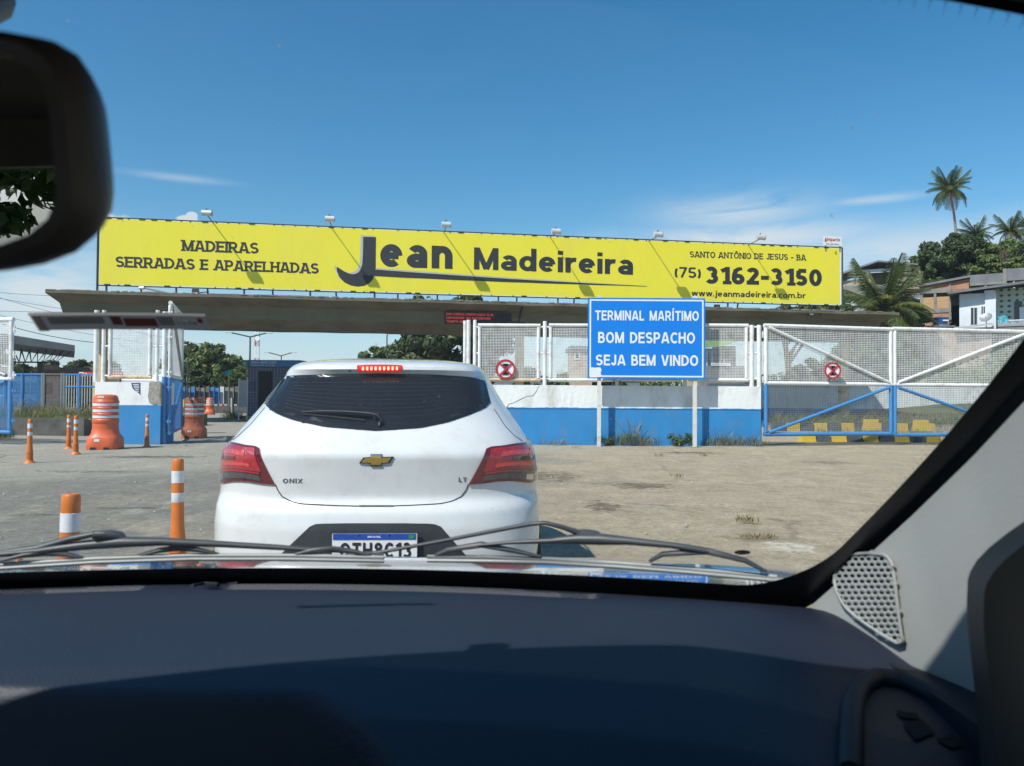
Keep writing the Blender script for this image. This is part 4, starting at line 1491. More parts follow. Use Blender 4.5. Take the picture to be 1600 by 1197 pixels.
def tree(label, base, blobs, n, size, m='leaf_mid', clumps=40, group='trees around the terminal', trunk_r=0.25, name='tree'):
    """blobs: (centre, radii) ellipsoids that together make the crown"""
    base = Vector(base)
    t = thing(name, label, 'tree', base, group=group)
    cs, rs = [], []
    vol = [r[0] * r[1] * r[2] for _, r in blobs]
    for (c, r), v in zip(blobs, vol):
        for _ in range(max(5, int(clumps * v / sum(vol)))):
            d = np.array([random.gauss(0, 1) for _ in range(3)])
            d /= np.linalg.norm(d)
            q = random.uniform(0.45, 0.95)
            cs.append(np.array(c) + d * np.array(r) * q)
            f = random.uniform(0.2, 0.42)
            rs.append(np.array(r) * f * np.array([1, 1, 0.75]))
    leaf_mesh('crown', leaf_arrays(cs, rs, n, size), m, t, base)
    b = MB()
    c0 = Vector(blobs[0][0])
    mid = base.lerp(c0, 0.55) + Vector((0.15, 0.1, 0))
    b.tube([base - Vector((0, 0, 0.3)), base.lerp(c0, 0.3), mid, c0], [trunk_r * 1.2, trunk_r, trunk_r * 0.8, trunk_r * 0.35], 8)
    for k in range(5):
        e = Vector(cs[random.randrange(len(cs))])
        s0 = base.lerp(c0, random.uniform(0.4, 0.8))
        b.tube([s0, s0.lerp(e, 0.5) + Vector((0, 0, 0.2)), e], [trunk_r * 0.45, trunk_r * 0.3, trunk_r * 0.1], 6)
    b.build('trunk', 'trunk', t, smooth=60)
    return t


def tree_px(label, Y, boxes, n, size, m='leaf_mid', base=None, clumps=40, depth=0.8, **kw):
    """boxes: pixel boxes (x0, y0, x1, y1) of crown lobes at distance Y"""
    blobs = []
    for x0, y0, x1, y1 in boxes:
        a, c = P(x0, y0, Y), P(x1, y1, Y)
        blobs.append((((a.x + c.x) / 2, Y, (a.z + c.z) / 2), ((c.x - a.x) / 2, (c.x - a.x) / 2 * depth, (a.z - c.z) / 2)))
    if base is None:
        base = (blobs[0][0][0], Y, 0)
    return tree(label, base, blobs, n, size, m, clumps, **kw)


tree_px('broad dense tree growing behind the canopy centre', 62, [(604, 480, 740, 585), (622, 458, 735, 560), (690, 457, 815, 560)], 26000, 0.26, 'leaf_dark', clumps=90, trunk_r=0.4)
tree_px('rounded green tree beyond the waiting hatchback roof', 75, [(553, 540, 615, 592), (575, 536, 640, 585)], 7000, 0.26, 'leaf_mid', clumps=34)
tree_px('tall yellowish green tree seen past the open gate leaf', 70, [(262, 528, 345, 608), (300, 535, 372, 612), (330, 560, 385, 615)], 15000, 0.24, 'leaf_bright', clumps=70)
tree_px('low dark tree behind the navy tiled kiosk', 78, [(360, 562, 440, 612), (400, 568, 480, 612)], 8000, 0.26, 'leaf_mid', clumps=36)
tree_px('shadowed tree in front of the container fence', 64, [(282, 572, 345, 615), (330, 585, 372, 615)], 6000, 0.24, 'leaf_dark', clumps=30)
tree_px('spreading tree behind the red bank sign', 70, [(88, 580, 150, 600), (96, 565, 150, 592), (118, 558, 185, 590)], 5000, 0.26, 'leaf_dark', clumps=24)
tree_px('dark tree beneath the terminal roof edge', 52, [(20, 545, 90, 605), (-60, 540, 40, 600)], 6500, 0.22, 'leaf_dark', clumps=34)
tree_px('leafy tree seen through the mesh behind the wall', 66, [(735, 520, 790, 600), (700, 540, 760, 612)], 8000, 0.26, 'leaf_mid', clumps=40)
tree_px('low hedge like tree behind the mesh panels', 72, [(790, 565, 860, 620), (840, 575, 905, 622), (900, 570, 980, 620)], 8000, 0.24, 'leaf_mid', clumps=40)


def hill_tree(label, px, Y, boxes, n, size, m, clumps=46, **kw):
    x = P(px, 500, Y).x
    tree_px(label, Y, boxes, n, size, m, base=(x, Y, hill_z(x, Y) - 0.2), clumps=clumps, group='trees on the hillside', **kw)


hill_tree('large dark dense tree on the hill above the brick house', 1475, 84, [(1432, 372, 1520, 440), (1426, 395, 1475, 445), (1490, 368, 1545, 430)], 22000, 0.22, 'leaf_dark', 90)
hill_tree('dark tree clump on the hill near the leaning palm', 1497, 92, [(1478, 362, 1532, 405)], 6000, 0.22, 'leaf_dark', 30)
hill_tree('bright shrubby thicket on the upper hill slope', 1545, 88, [(1508, 378, 1575, 440), (1540, 372, 1600, 425)], 15000, 0.2, 'leaf_bright', 60)
hill_tree('dark leafy tree at the hill edge under the twin palms', 1600, 94, [(1560, 368, 1640, 420), (1590, 375, 1680, 450)], 12000, 0.22, 'leaf_dark', 46)
hill_tree('bright leafy tree above the dark roof of the grey house', 1555, 80, [(1520, 400, 1580, 436), (1560, 398, 1625, 432)], 9000, 0.18, 'leaf_bright', 46)
hill_tree('slim dark tree rising behind the terraced house roof', 1440, 90, [(1425, 388, 1462, 425), (1440, 376, 1480, 415)], 6000, 0.2, 'leaf_mid', 30)
hill_tree('shaded bush between the terraced house and brick house', 1422, 78, [(1408, 425, 1450, 470), (1436, 418, 1470, 450)], 6000, 0.2, 'leaf_mid', 30)
hill_tree('sunlit bush below the coconut palm by the brick house', 1425, 57, [(1405, 478, 1452, 520), (1395, 500, 1440, 540)], 6000, 0.16, 'leaf_bright', 34)
hill_tree('broad leaved bush under the billboard end', 1240, 56, [(1190, 470, 1245, 512), (1240, 474, 1300, 515), (1270, 468, 1330, 512)], 9000, 0.28, 'leaf_mid', 40)
hill_tree('vines climbing on the slope behind the gate', 1360, 51, [(1290, 535, 1400, 600), (1370, 545, 1440, 605), (1230, 560, 1310, 610)], 12000, 0.18, 'leaf_mid', 60)
# dry branches on the slope
vs = []
for k in range(420):
    Y = random.uniform(48.5, 100)
    px = random.uniform(1190, 1640)
    x = P(px, 500, Y).x
    z = hill_z(x, Y)
    if z < 0.4 or (Y > 54 and z > hill_z(x, 54) + 40):
        continue
    h_ = random.uniform(0.4, 1.1)
    vs.append(leaf_arrays([np.array((x, Y, z + h_ * 0.35))], [np.array([random.uniform(0.8, 1.8), 1.0, h_])], 130, 0.16))
tag(leaf_mesh('scrub', np.concatenate(vs), 'leaf_bright'), 'green scrub covering the hillside between the houses', None, None, 'stuff')
db = thing('dry_bush', 'leafless brown bush on the upper slope', 'bush', P(1575, 420, 86))
b = MB()
for k in range(60):
    a = P(random.uniform(1560, 1590), random.uniform(415, 428), 86)
    e = a + Vector((random.uniform(-1.6, 1.6), random.uniform(-1, 0.6), random.uniform(0.6, 2.8)))
    b.tube([a, a.lerp(e, 0.5) + Vector((0, 0, 0.3)), e], [0.06, 0.04, 0.015], 4)
b.build('branch_tangle', 'trunk', db)


# ------------------------------------------------------------------ palms
def frond_mesh(name, length, droop, m, nl=34, leaf=0.75, seed=0):
    rnd = random.Random(seed)
    b = MB()
    pts = []
    for i in range(13):
        t = i / 12
        pts.append(Vector((length * t * (1 - 0.22 * droop * t), 0, length * (0.30 * t - droop * 0.62 * t * t))))
    b.tube(pts, [0.035 * (1 - 0.85 * i / 12) + 0.004 for i in range(13)], 4)
    for i in range(nl):
        t = 0.14 + 0.86 * i / nl
        k = min(11, int(t * 12))
        p = pts[k].lerp(pts[k + 1], t * 12 - k)
        d = (pts[k + 1] - pts[k]).normalized()
        ll = leaf * math.sin(math.pi * min(1, 0.18 + 0.78 * t)) ** 0.7 * rnd.uniform(0.85, 1.1)
        for s in (-1, 1):
            sw = Vector((d.x * 0.55, s * 0.85, -0.30 - 0.25 * t + rnd.uniform(-0.1, 0.1))).normalized()
            e = p + sw * ll
            mdl = p + sw * ll * 0.5 + Vector((0, 0, 0.05 * ll))
            w = d * 0.0065
            b.add([p - w * 0.6, p + w * 0.6, mdl + w, mdl - w, e + Vector((0, 0, -0.14 * ll))], [(0, 1, 2, 3), (3, 2, 4)])
    me_o = b.build(name, m)
    me = me_o.data
    bpy.data.objects.remove(me_o)
    return me


FR = [frond_mesh('frond', 1.0, dr, m, nl=46, leaf=0.27, seed=i) for i, (dr, m) in enumerate(((0.15, 'leaf_palm'), (0.5, 'leaf_palm'), (0.9, 'leaf_palm'), (1.25, 'leaf_palm'), (1.5, 'leaf_palm_dry'), (0.9, 'leaf_palm_yellow')))]


def palm(label, base, top, fl, nf, r=0.16, lean=(0, 0), yellow=False, rots=None, group='coconut palms on the hill', seed=1):
    rnd = random.Random(seed)
    base, top = Vector(base), Vector(top)
    t = thing('coconut_palm', label, 'palm', base, group=group)
    b = MB()
    pts = []
    for i in range(11):
        k = i / 10
        p = base.lerp(top, k) + Vector((lean[0] * math.sin(k * math.pi), lean[1] * math.sin(k * math.pi), 0))
        pts.append(p)
    b.tube(pts, [r * (1.25 - 0.55 * i / 10) for i in range(11)], 8)
    b.build('trunk', 'palm_trunk', t, smooth=60)
    nuts = MB()
    for k in range(5):
        a = k * 1.26
        c = top + Vector((math.cos(a) * 0.2, math.sin(a) * 0.2, -0.12))
        nuts.lathe([(0.02, -0.13), (0.1, -0.08), (0.12, 0), (0.1, 0.08), (0.02, 0.13)], c=c, n=8)
    tag(nuts.build('coconut_cluster', 'leaf_palm_yellow', t, smooth=60), kind='stuff')
    for i in range(nf):
        az = i * 2.39996 + rnd.uniform(-0.25, 0.25)
        u = i / nf
        # upper fronds stand, lower ones hang
        mi = 0 if u < 0.22 else 1 if u < 0.45 else 2 if u < 0.72 else 3
        if u > 0.93 and not yellow:
            mi = 4
        if yellow and i % 3 == 0 and u > 0.3:
            mi = 5
        el = 62 - 95 * u + rnd.uniform(-8, 8)
        o = bpy.data.objects.new('frond', FR[mi])
        COL.objects.link(o)
        o.parent = t
        o.location = top - base
        o.rotation_euler = (rnd.uniform(-0.3, 0.3), -R(el) * 0.85, az)
        s = fl * rnd.uniform(0.88, 1.08)
        o.scale = (s, s, s)
    return t


def hz(px, Y):
    x = P(px, 500, Y).x
    return Vector((x, Y, hill_z(x, Y) - 0.3))


palm('tall coconut palm with bare leaning trunk on the hilltop', hz(1495, 108), P(1484, 297, 108), 3.7, 30, 0.17, (0.25, 0), seed=3)
palm('short coconut palm on the hilltop beside the tall palm', hz(1527, 112), P(1525, 368, 112), 3.1, 22, 0.2, seed=5)
palm('coconut palm at the hilltop end of the treeline', hz(1582, 112), P(1579, 362, 112), 3.3, 24, 0.2, seed=8)
palm('low coconut palm at the hilltop beyond the thicket', hz(1612, 110), P(1612, 360, 110), 3.0, 20, 0.2, seed=9)
palm('large young coconut palm in front of the terraced house', hz(1382, 56), P(1380, 488, 56), 4.5, 40, 0.2, yellow=True, group='coconut palms on the hill', seed=12)


# ------------------------------------------------------------------ grass and weeds
def blades(name, spots, m, label, kind='stuff', parent=None):
    """spots: (x, y, z, height, spread, count)"""
    vs = []
    for x, y, z, h, sp, cnt in spots:
        for _ in range(cnt):
            a = random.uniform(0, 6.28)
            r = sp * random.random() ** 0.7
            bx, by = x + math.cos(a) * r, y + math.sin(a) * r * 0.6
            ll = h * random.uniform(0.5, 1.1)
            ln = ll * random.uniform(0.15, 0.8)
            a2 = random.uniform(0, 6.28)
            w = 0.0035 + 0.004 * random.random()
            dx, dy = math.cos(a2), math.sin(a2)
            px_, py_ = -dy * w, dx * w
            mx_, my_ = bx + dx * ln * 0.4, by + dy * ln * 0.4
            vs += [(bx - px_, by - py_, z), (mx_ + px_, my_ + py_, z + ll * 0.6), (bx + dx * ln, by + dy * ln, z + ll), (mx_ - px_ * 0.6, my_ - py_ * 0.6, z + ll * 0.55)]
    o = leaf_mesh(name, np.array(vs), m, parent)
    if parent is None:
        tag(o, label, None, None, kind)
    return o


def wy(px):
    return P(px, 694, WY - 0.1)


sp = []
for px, h, cnt in ((845, 0.18, 26), (868, 0.14, 30), (884, 0.12, 20), (905, 0.12, 14), (944, 0.22, 40), (968, 0.35, 90), (985, 0.42, 110), (1000, 0.3, 60), (1018, 0.3, 60), (1092, 0.14, 40), (1112, 0.3, 70), (1128, 0.34, 80), (1150, 0.2, 40), (1165, 0.32, 60), (1182, 0.25, 60)):
    q = wy(px)
    sp.append((q.x, WY - 0.14, -0.02, h, 0.30, cnt))
blades('grass', sp, 'grass_green', 'green grass tufts along the foot of the blue wall')
sp = []
for px, h, cnt in ((860, 0.16, 30), (872, 0.2, 30), (978, 0.22, 40), (1005, 0.25, 40), (1010, 0.12, 60), (1135, 0.45, 30), (1120, 0.6, 10), (1160, 0.4, 16), (1172, 0.5, 16), (1180, 0.2, 50), (990, 0.85, 12), (1000, 0.7, 7), (965, 0.45, 8), (1130, 0.18, 60), (1150, 0.16, 60)):
    q = wy(px)
    sp.append((q.x, WY - 0.22, -0.02, h, 0.28, cnt))
for px, py, h, cnt in ((1060, 745, 0.10, 40), (1168, 815, 0.10, 70), (1175, 838, 0.05, 70), (1200, 838, 0.05, 70), (1030, 712, 0.1, 40), (1100, 712, 0.08, 40), (900, 700, 0.08, 30)):
    q = G(px, py)
    sp.append((q.x, q.y, -0.02, h, 0.12, cnt))
blades('dry_grass', sp, 'leaf_dry', 'dry straw coloured grass tufts by the wall and on the forecourt')
# leafy weeds
for i, (px, h, lab) in enumerate(((1058, 0.32, 'broad leafy green weed at the wall foot between the sign posts'), (945, 0.2, 'small leafy weed beside the sign post'))):
    q = wy(px)
    t = thing('weed', lab, 'plant', (q.x, WY - 0.25, 0))
    cs = [(q.x + random.uniform(-0.3, 0.3) * h / 0.3, WY - 0.25 + random.uniform(-0.12, 0.1), h * random.uniform(0.15, 0.9)) for _ in range(12)]
    leaf_mesh('foliage', leaf_arrays(cs, [np.array([0.14, 0.1, 0.1]) * h / 0.3] * 12, 420 if i == 0 else 160, 0.045, up=0.6), 'leaf_mid', t, (q.x, WY - 0.25, 0))
    b = MB()
    for c in cs[:7]:
        b.tube([(q.x, WY - 0.25, -0.02), c], 0.006, 4)
    b.build('stem', 'trunk', t)

# ================================================================== behind the gate
rw = thing('retaining_wall', 'white wall with blue base at the foot of the hill', 'wall', (24, 47, 0), kind='thing')
MB().box((25, 47.2, 0.32), (26, 0.3, 0.8)).build('base', 'blue_wall', rw)
MB().box((25, 47.2, 1.47), (25.99, 0.29, 1.5)).build('upper_band', 'white_wall', rw)
# kerb of yellow and black blocks behind the gate
kb = thing('striped_kerb', 'yellow and black painted concrete kerb behind the closed gate', 'kerb', P(1270, 665, 31), kind='thing')
for k in range(12):
    x0 = P(1206, 665, 31).x + k * 0.56
    MB().box((x0 + 0.28, 31 + 0.03 * k + random.uniform(-0.02, 0.02), 0.13), (0.545, 0.3, 0.38), taper=0.92).build('kerb_block', 'yellow_paint' if k % 2 else 'black_paint', kb)
kb2 = thing('low_striped_kerb', 'low yellow and black kerb just behind the gate bottom rail', 'kerb', P(1330, 688, 23.4), kind='thing')
for k in range(9):
    x0 = P(1252, 688, 23.4).x + k * 0.48
    b = MB().box((x0 + 0.24, 23.6 + random.uniform(-0.03, 0.03), 0.10), (0.46, 0.3, 0.26), taper=0.85, rot=random.uniform(-0.05, 0.05))
    b.build('kerb_block', 'black_paint' if k % 2 else 'yellow_paint', kb2)
for px, py, Y, lab in ((1361, 675, 29.5, 'yellow concrete block ending the striped kerb'), (1439, 676, 29.5, 'lone yellow concrete block on the grass behind the gate')):
    q = G(px, py)
    t = thing('concrete_block', lab, 'block', (q.x, q.y, 0), group='yellow blocks behind the gate')
    MB().box((0, 0, 0.24), (0.62, 0.35, 0.52), taper=0.74).build('body', 'yellow_paint', t, local=True)
    MB().box((0.0, 0, 0.02), (0.7, 0.42, 0.08)).build('footing', 'concrete', t, local=True)
sp = []
for k in range(260):
    px = random.uniform(1205, 1560)
    Y = random.uniform(33, 46)
    q = P(px, 650, Y)
    sp.append((q.x, Y, -0.02, random.uniform(0.2, 0.75), 0.5, 26))
for k in range(40):
    q = P(random.uniform(1280, 1480), 680, random.uniform(24.5, 30))
    sp.append((q.x, q.y, -0.02, random.uniform(0.1, 0.3), 0.25, 22))
blades('tall_grass', sp, 'grass_green', 'tall grass growing behind the closed gate')
blades('straw_grass', [(s[0], s[1], s[2], s[3] * 1.2, s[4], 7) for s in sp], 'leaf_dry', 'straw stalks among the tall grass behind the gate')


# ------------------------------------------------------------------ houses
def slab(b, x0, x1, y0, y1, z0, z1):
    b.box(((x0 + x1) / 2, (y0 + y1) / 2, (z0 + z1) / 2), (abs(x1 - x0), abs(y1 - y0), abs(z1 - z0)))
    return b


def pxr(x0, y0, x1, y1, Y):
    a, c = P(x0, y0, Y), P(x1, y1, Y)
    return a.x, c.x, c.z, a.z          # xmin xmax zmin zmax


FACE = None            # (origin, outward axis e1, depth axis n) of the house being built; None: square to the picture plane


def face(px, Y):
    """turn the following boxes to face the drive from photo column px at distance Y"""
    global FACE
    if px is None:
        FACE = None
        return
    p0 = P(px, 600, Y)
    n = Vector((p0.x, p0.y, 0)).normalized()
    FACE = (p0, Vector((n.y, -n.x, 0)), n)


def part_box(name, m, parent, px, Y, dep, lift=0.0):
    if FACE is None:
        x0, x1, z0, z1 = pxr(*px, Y)
        return slab(MB(), x0, x1, Y + lift, Y + lift + dep, z0, z1).build(name, m, parent)
    p0, e1, n = FACE
    a, c = hit_plane(px[0], (px[1] + px[3]) / 2, p0, n), hit_plane(px[2], (px[1] + px[3]) / 2, p0, n)
    xm = (px[0] + px[2]) / 2
    z1, z0 = hit_plane(xm, px[1], p0, n).z, hit_plane(xm, px[3], p0, n).z
    o = n * lift
    return MB().prism([Vector((q.x, q.y, z)) + o for q, z in ((a, z0), (c, z0), (c, z1), (a, z1))], n * dep).build(name, m, parent)


def fpt(x, y, lift=0.0):
    p0, e1, n = FACE
    return hit_plane(x, y, p0, n) + n * lift


# brick house
HY = 62.0
face(1478, HY)
h = thing('brick_house', 'unfinished red brick house with open upper floor on the slope', 'house', P(1478, 512, HY), group='houses on the hillside')
for nm, mm, px, dep, lf in (('lower_wall', 'brick_red', (1440, 489, 1483, 520), 5, 0.0), ('wall_infill', 'brick_orange', (1442, 464, 1484, 482), 0.15, 0.05), ('floor_slab', 'concrete', (1438, 482, 1486, 489), 5, -0.06),
                            ('upper_parapet', 'brick_red', (1438, 441, 1514, 455), 5, 0.02), ('ring_beam', 'concrete', (1437, 452, 1486, 458), 5.1, -0.05), ('column', 'concrete', (1437.5, 458, 1442, 482), 0.3, 0.0),
                            ('column', 'concrete', (1459, 455, 1463, 482), 0.3, -0.02), ('column', 'concrete', (1482.5, 441, 1486, 500), 0.3, -0.08), ('back_wall', 'dark_inside', (1442, 456, 1500, 482), 0.2, 3.5),
                            ('side_room', 'concrete', (1484.5, 462, 1502, 476), 4, 0.3), ('doorway', 'dark_inside', (1487, 476, 1500, 512), 0.1, 1.2), ('tiled_panel', 'roof_green', (1466, 456, 1484, 464), 0.1, 1.0)):
    part_box(nm, mm, h, px, HY, dep, lf)
b = MB()
a, c = fpt(1436, 449, -0.3), fpt(1516, 434, -0.3)
b.prism([a, c, c + Vector((0, 0, 0.18)), a + Vector((0, 0, 0.18))], FACE[2] * 5.4)
b.build('roof', 'roof_grey', h)
b = MB()
b.prism([fpt(1440, 452, 0.0), fpt(1514, 452, 0.0), fpt(1514, 436, 0.0), fpt(1440, 449.5, 0.0)], FACE[2] * 0.2)
b.build('gable', 'brick_red', h)
# house behind, dark flat roof
face(1575, 68)
h = thing('flat_roofed_house', 'grey house with dark sloping roof behind the white house', 'house', P(1560, 450, 68), group='houses on the hillside')
for nm, mm, px, dep, lf in (('roof_slab', 'roof_grey', (1515, 428, 1572, 443), 5, 0), ('parapet', 'roof_grey', (1570, 418, 1640, 437), 6, -0.1), ('back_wall', 'dark_inside', (1517, 443, 1640, 462), 0.2, 2.5), ('beam', 'concrete', (1516, 441.5, 1570, 445), 0.3, -0.05),
                            ('column', 'concrete', (1567, 420, 1573, 460), 0.4, -0.2), ('column', 'concrete', (1538, 441, 1542, 460), 0.3, 0.0), ('column', 'plaster_white', (1583, 437, 1586, 460), 0.3, 0.0), ('lower_wall', 'concrete', (1516, 456, 1640, 470), 3, 0.4)):
    part_box(nm, mm, h, px, 68, dep, lf)
# white house
HY = 58.0
face(1530, HY)
h = thing('white_house', 'pale blue white house with windows above the gate', 'house', P(1530, 512, HY), group='houses on the hillside')
part_box('wall', 'plaster_white', h, (1499, 459, 1539, 520), HY, 4)
part_box('pilaster', 'plaster_white', h, (1539, 454, 1556, 520), HY, 4.2, -0.25)
for px in ((1517, 481, 1526.5, 507), (1533.5, 479, 1539, 501)):
    w = part_box('window', 'bus_glass', h, px, HY, 0.1, -0.02)
    f = MB()
    xm = (px[0] + px[2]) / 2
    for q in ((px[0] - 0.9, px[1], px[0], px[3]), (px[2], px[1], px[2] + 0.9, px[3]), (xm - 0.5, px[1], xm + 0.5, px[3]), (px[0] - 0.9, px[1] - 1, px[2] + 0.9, px[1])):
        f.prism([fpt(q[0], q[3], -0.06), fpt(q[2], q[3], -0.06), fpt(q[2], q[1], -0.06), fpt(q[0], q[1], -0.06)], FACE[2] * 0.035)
    f.build('frame', 'plaster_white', w)
b = MB()
b.prism([fpt(1481, 458.5, -0.9), fpt(1640, 436.5, -0.9), fpt(1640, 439.5, -0.9), fpt(1481, 461.5, -0.9)], FACE[2] * 5 + Vector((0, 0, 0.4)))
b.build('roof', 'roof_grey', h)
cg = MB()
for k in range(46):
    px = 1482 + k * 3.4
    py = 458.5 - (px - 1481) / 159 * 22
    q = fpt(px, py, -0.92)
    cg.tube([q, q + FACE[2] * 5 + Vector((0, 0, 0.45))], 0.055, 5)
tag(cg.build('roof_corrugation', 'roof_grey', h), kind='stuff')
# tiled house at the right
mt = bpy.data.materials.new('octagon_tile')
mt.use_nodes = True
n_, l_ = mt.node_tree.nodes, mt.node_tree.links
tco = n_.new('ShaderNodeTexCoord')
mp_ = n_.new('ShaderNodeMapping')
mp_.inputs['Rotation'].default_value = (0, R(45), 0)
mp_.inputs['Scale'].default_value = (3.4, 3.4, 3.4)
l_.new(tco.outputs['Object'], mp_.inputs[0])
ck = n_.new('ShaderNodeTexChecker')
ck.inputs['Scale'].default_value = 1.0
ck.inputs['Color1'].default_value = (0.05, 0.14, 0.10, 1)
ck.inputs['Color2'].default_value = (0.50, 0.60, 0.55, 1)
vo_ = n_.new('ShaderNodeTexVoronoi')
vo_.inputs['Randomness'].default_value = 0
vo_.distance = 'MANHATTAN'
vo_.inputs['Scale'].default_value = 2.4
mp2 = n_.new('ShaderNodeMapping')
mp2.inputs['Scale'].default_value = (1, 0, 1)
l_.new(tco.outputs['Object'], mp2.inputs[0])
l_.new(mp2.outputs[0], vo_.inputs['Vector'])
rp_ = n_.new('ShaderNodeValToRGB')
rp_.color_ramp.interpolation = 'CONSTANT'
rp_.color_ramp.elements[0].color = (0.05, 0.14, 0.10, 1)
rp_.color_ramp.elements[1].position = 0.3
rp_.color_ramp.elements[1].color = (0.50, 0.60, 0.55, 1)
l_.new(vo_.outputs['Distance'], rp_.inputs[0])
l_.new(rp_.outputs[0], n_['Principled BSDF'].inputs['Base Color'])
MATS['octagon_tile'] = mt
face(1590, HY)
h = thing('tiled_house', 'house front clad in green and white patterned tiles', 'house', P(1590, 512, HY), group='houses on the hillside')
part_box('tiled_wall', 'octagon_tile', h, (1556.5, 449, 1640, 507), HY, 3, 0.05)
part_box('window', 'bus_glass', h, (1585, 471, 1597, 502), HY, 0.06, -0.02)
part_box('curtain', 'sign_white', h, (1593, 480, 1606, 502), HY, 0.04, -0.07)
part_box('balcony_slab', 'concrete', h, (1553, 513, 1640, 518), HY, 1.2, -1.3)
bal = MB()
bal_a, bal_b = fpt(1554, 513, -1.25), fpt(1640, 513, -1.25)
z0, z1 = bal_a.z, fpt(1554, 503, -1.25).z
x0, x1 = 0.0, (bal_b - bal_a).dot(FACE[1])
nb = 26
for k in range(nb):
    xa = x0 + (x1 - x0) * k / nb
    w = (x1 - x0) / nb
    for (u0, v0, u1, v1) in ((0, 0, 0.5, 0.5), (0.5, 0.5, 1, 0), (0, 1, 0.5, 0.5), (0.5, 0.5, 1, 1)):
        for row in range(2):
            hh = (z1 - z0) / 2
            bal.tube([bal_a + FACE[1] * (xa + w * u0) + Vector((0, 0, hh * (row + v0))), bal_a + FACE[1] * (xa + w * u1) + Vector((0, 0, hh * (row + v1)))], 0.022, 4)
tag(bal.build('cobogo_railing', 'plaster_white', h), kind='stuff')
part_box('railing_cap', 'plaster_white', h, (1553, 501.5, 1640, 503.2), HY, 0.12, -1.31)
tw = thing('towel', 'turquoise towel hung on the balcony of the tiled house', 'towel', P(1568, 502, HY - 2.2))
b = MB()
rows = []
for j in range(6):
    rows.append([P(1560.5 + 15 * i / 9 - (2 if j < 2 else 0), 493.5 + 10 * j / 5 + 1.5 * math.sin(i * 0.9), HY - 2.2 + 0.05 * math.sin(i * 1.4)) for i in range(10)])
b.grid(rows)
b.build('cloth', 'cloth_teal', tw, smooth=60)
tk = thing('water_tank', 'blue round water tank beside the brick house', 'tank', P(1469, 510, 57))
c = P(1469, 508, 57)
MB().lathe([(0.48, 0), (0.56, 0.45), (0.6, 0.46), (0.6, 0.52), (0.5, 0.56), (0.1, 0.6)], c=c, n=18).build('body', 'tank_blue', tk, smooth=40)
MB().box((c.x + 0.1, c.y - 0.56, c.z + 0.3), (0.42, 0.02, 0.1)).build('sticker', 'sign_white', tk)
MB().lathe([(0.62, -0.12), (0.62, 0.0), (0.05, 0.01)], c=c, n=12).build('stand', 'concrete', tk)
ds = thing('satellite_dish', 'grey satellite dish on the roof below the white house', 'dish', P(1545, 512, 55.5))
c = P(1541, 497, 55.5)
dn = Vector((-0.6, -0.5, 0.6)).normalized()
a_ = dn.cross(Vector((0, 0, 1))).normalized()
b_ = a_.cross(dn)
vs, fs = [], []
for i in range(5):
    rr = 0.42 * i / 4
    for k in range(16):
        t_ = 2 * math.pi * k / 16
        vs.append(c + (a_ * math.cos(t_) + b_ * math.sin(t_)) * rr + dn * (rr * rr * 0.5))
for i in range(4):
    for k in range(16):
        fs.append((i * 16 + k, i * 16 + (k + 1) % 16, (i + 1) * 16 + (k + 1) % 16, (i + 1) * 16 + k))
MB().add(vs, fs).build('bowl', 'steel_grey', ds, smooth=60)
MB().tube([c, c + dn * 0.35], 0.015, 5).build('feed_arm', 'steel_dark', ds)
MB().tube([c, c - Vector((0, 0, 0.7))], 0.03, 6).build('mast', 'steel_grey', ds)
mat('plaster_pink', (0.50, 0.38, 0.30), 0.9, var=0.12, vscale=0.8, dirt=(0.35, 0.3, 0.26), dscale=0.8, damt=0.6)
lr = thing('lean_to_shed', 'low grey sheet roof in front of the white house', 'shed', P(1520, 512, 56), kind='thing')
b = MB()
SHN = Vector((0.52, 0.85, 0))
b.prism([P(1490, 512, 55), P(1552, 505, 55), P(1552, 507, 55), P(1490, 515, 55)], SHN * 2.6 + Vector((0, 0, 0.25)))
b.build('sheet', 'lamp_metal', lr)
b = MB()
b.prism([P(1446, 509, 55.5), P(1492, 508.5, 55.5), P(1492, 511, 55.5), P(1446, 511.5, 55.5)], SHN * 2.5 + Vector((0, 0, 0.15)))
b.build('sheet', 'roof_grey', lr)
MB().prism([P(1448, 600, 55.6), P(1550, 600, 55.6), P(1550, 511, 55.6), P(1448, 515, 55.6)], SHN * 2).build('wall', 'plaster_pink', lr)
# terraced house far up
HY = 78.0
face(1375, HY)
h = thing('terraced_house', 'upper house with deep veranda behind the coconut palm', 'house', P(1380, 470, HY), group='houses on the hillside')
for nm, mm, px, dep, lf in (('floor_slab', 'concrete', (1314, 446, 1402, 462), 6, -0.3), ('parapet', 'brick_cream', (1314, 438, 1360, 446), 0.2, -0.2), ('back_wall', 'concrete', (1350, 420, 1440, 462), 4, 2.0), ('gable_wall', 'brick_cream', (1398, 413, 1432, 420), 5, 0.0),
                            ('side_wall', 'brick_cream', (1398, 431, 1440, 452), 5, 0.02), ('dark_window', 'dark_inside', (1408, 420, 1420, 430), 0.3, 0.2), ('column', 'plaster_white', (1334, 424, 1337.5, 447), 0.3, -0.2), ('column', 'concrete', (1320, 428, 1323, 447), 0.3, 0.5),
                            ('column', 'concrete', (1405, 414, 1409, 440), 0.3, -0.05), ('column', 'concrete', (1420, 414, 1424, 440), 0.3, -0.05), ('lower_wall', 'plaster_white', (1330, 460, 1440, 490), 5, 0.0), ('beam', 'plaster_white', (1334, 421, 1400, 425), 0.3, -0.25)):
    part_box(nm, mm, h, px, HY, dep, lf)
b = MB()
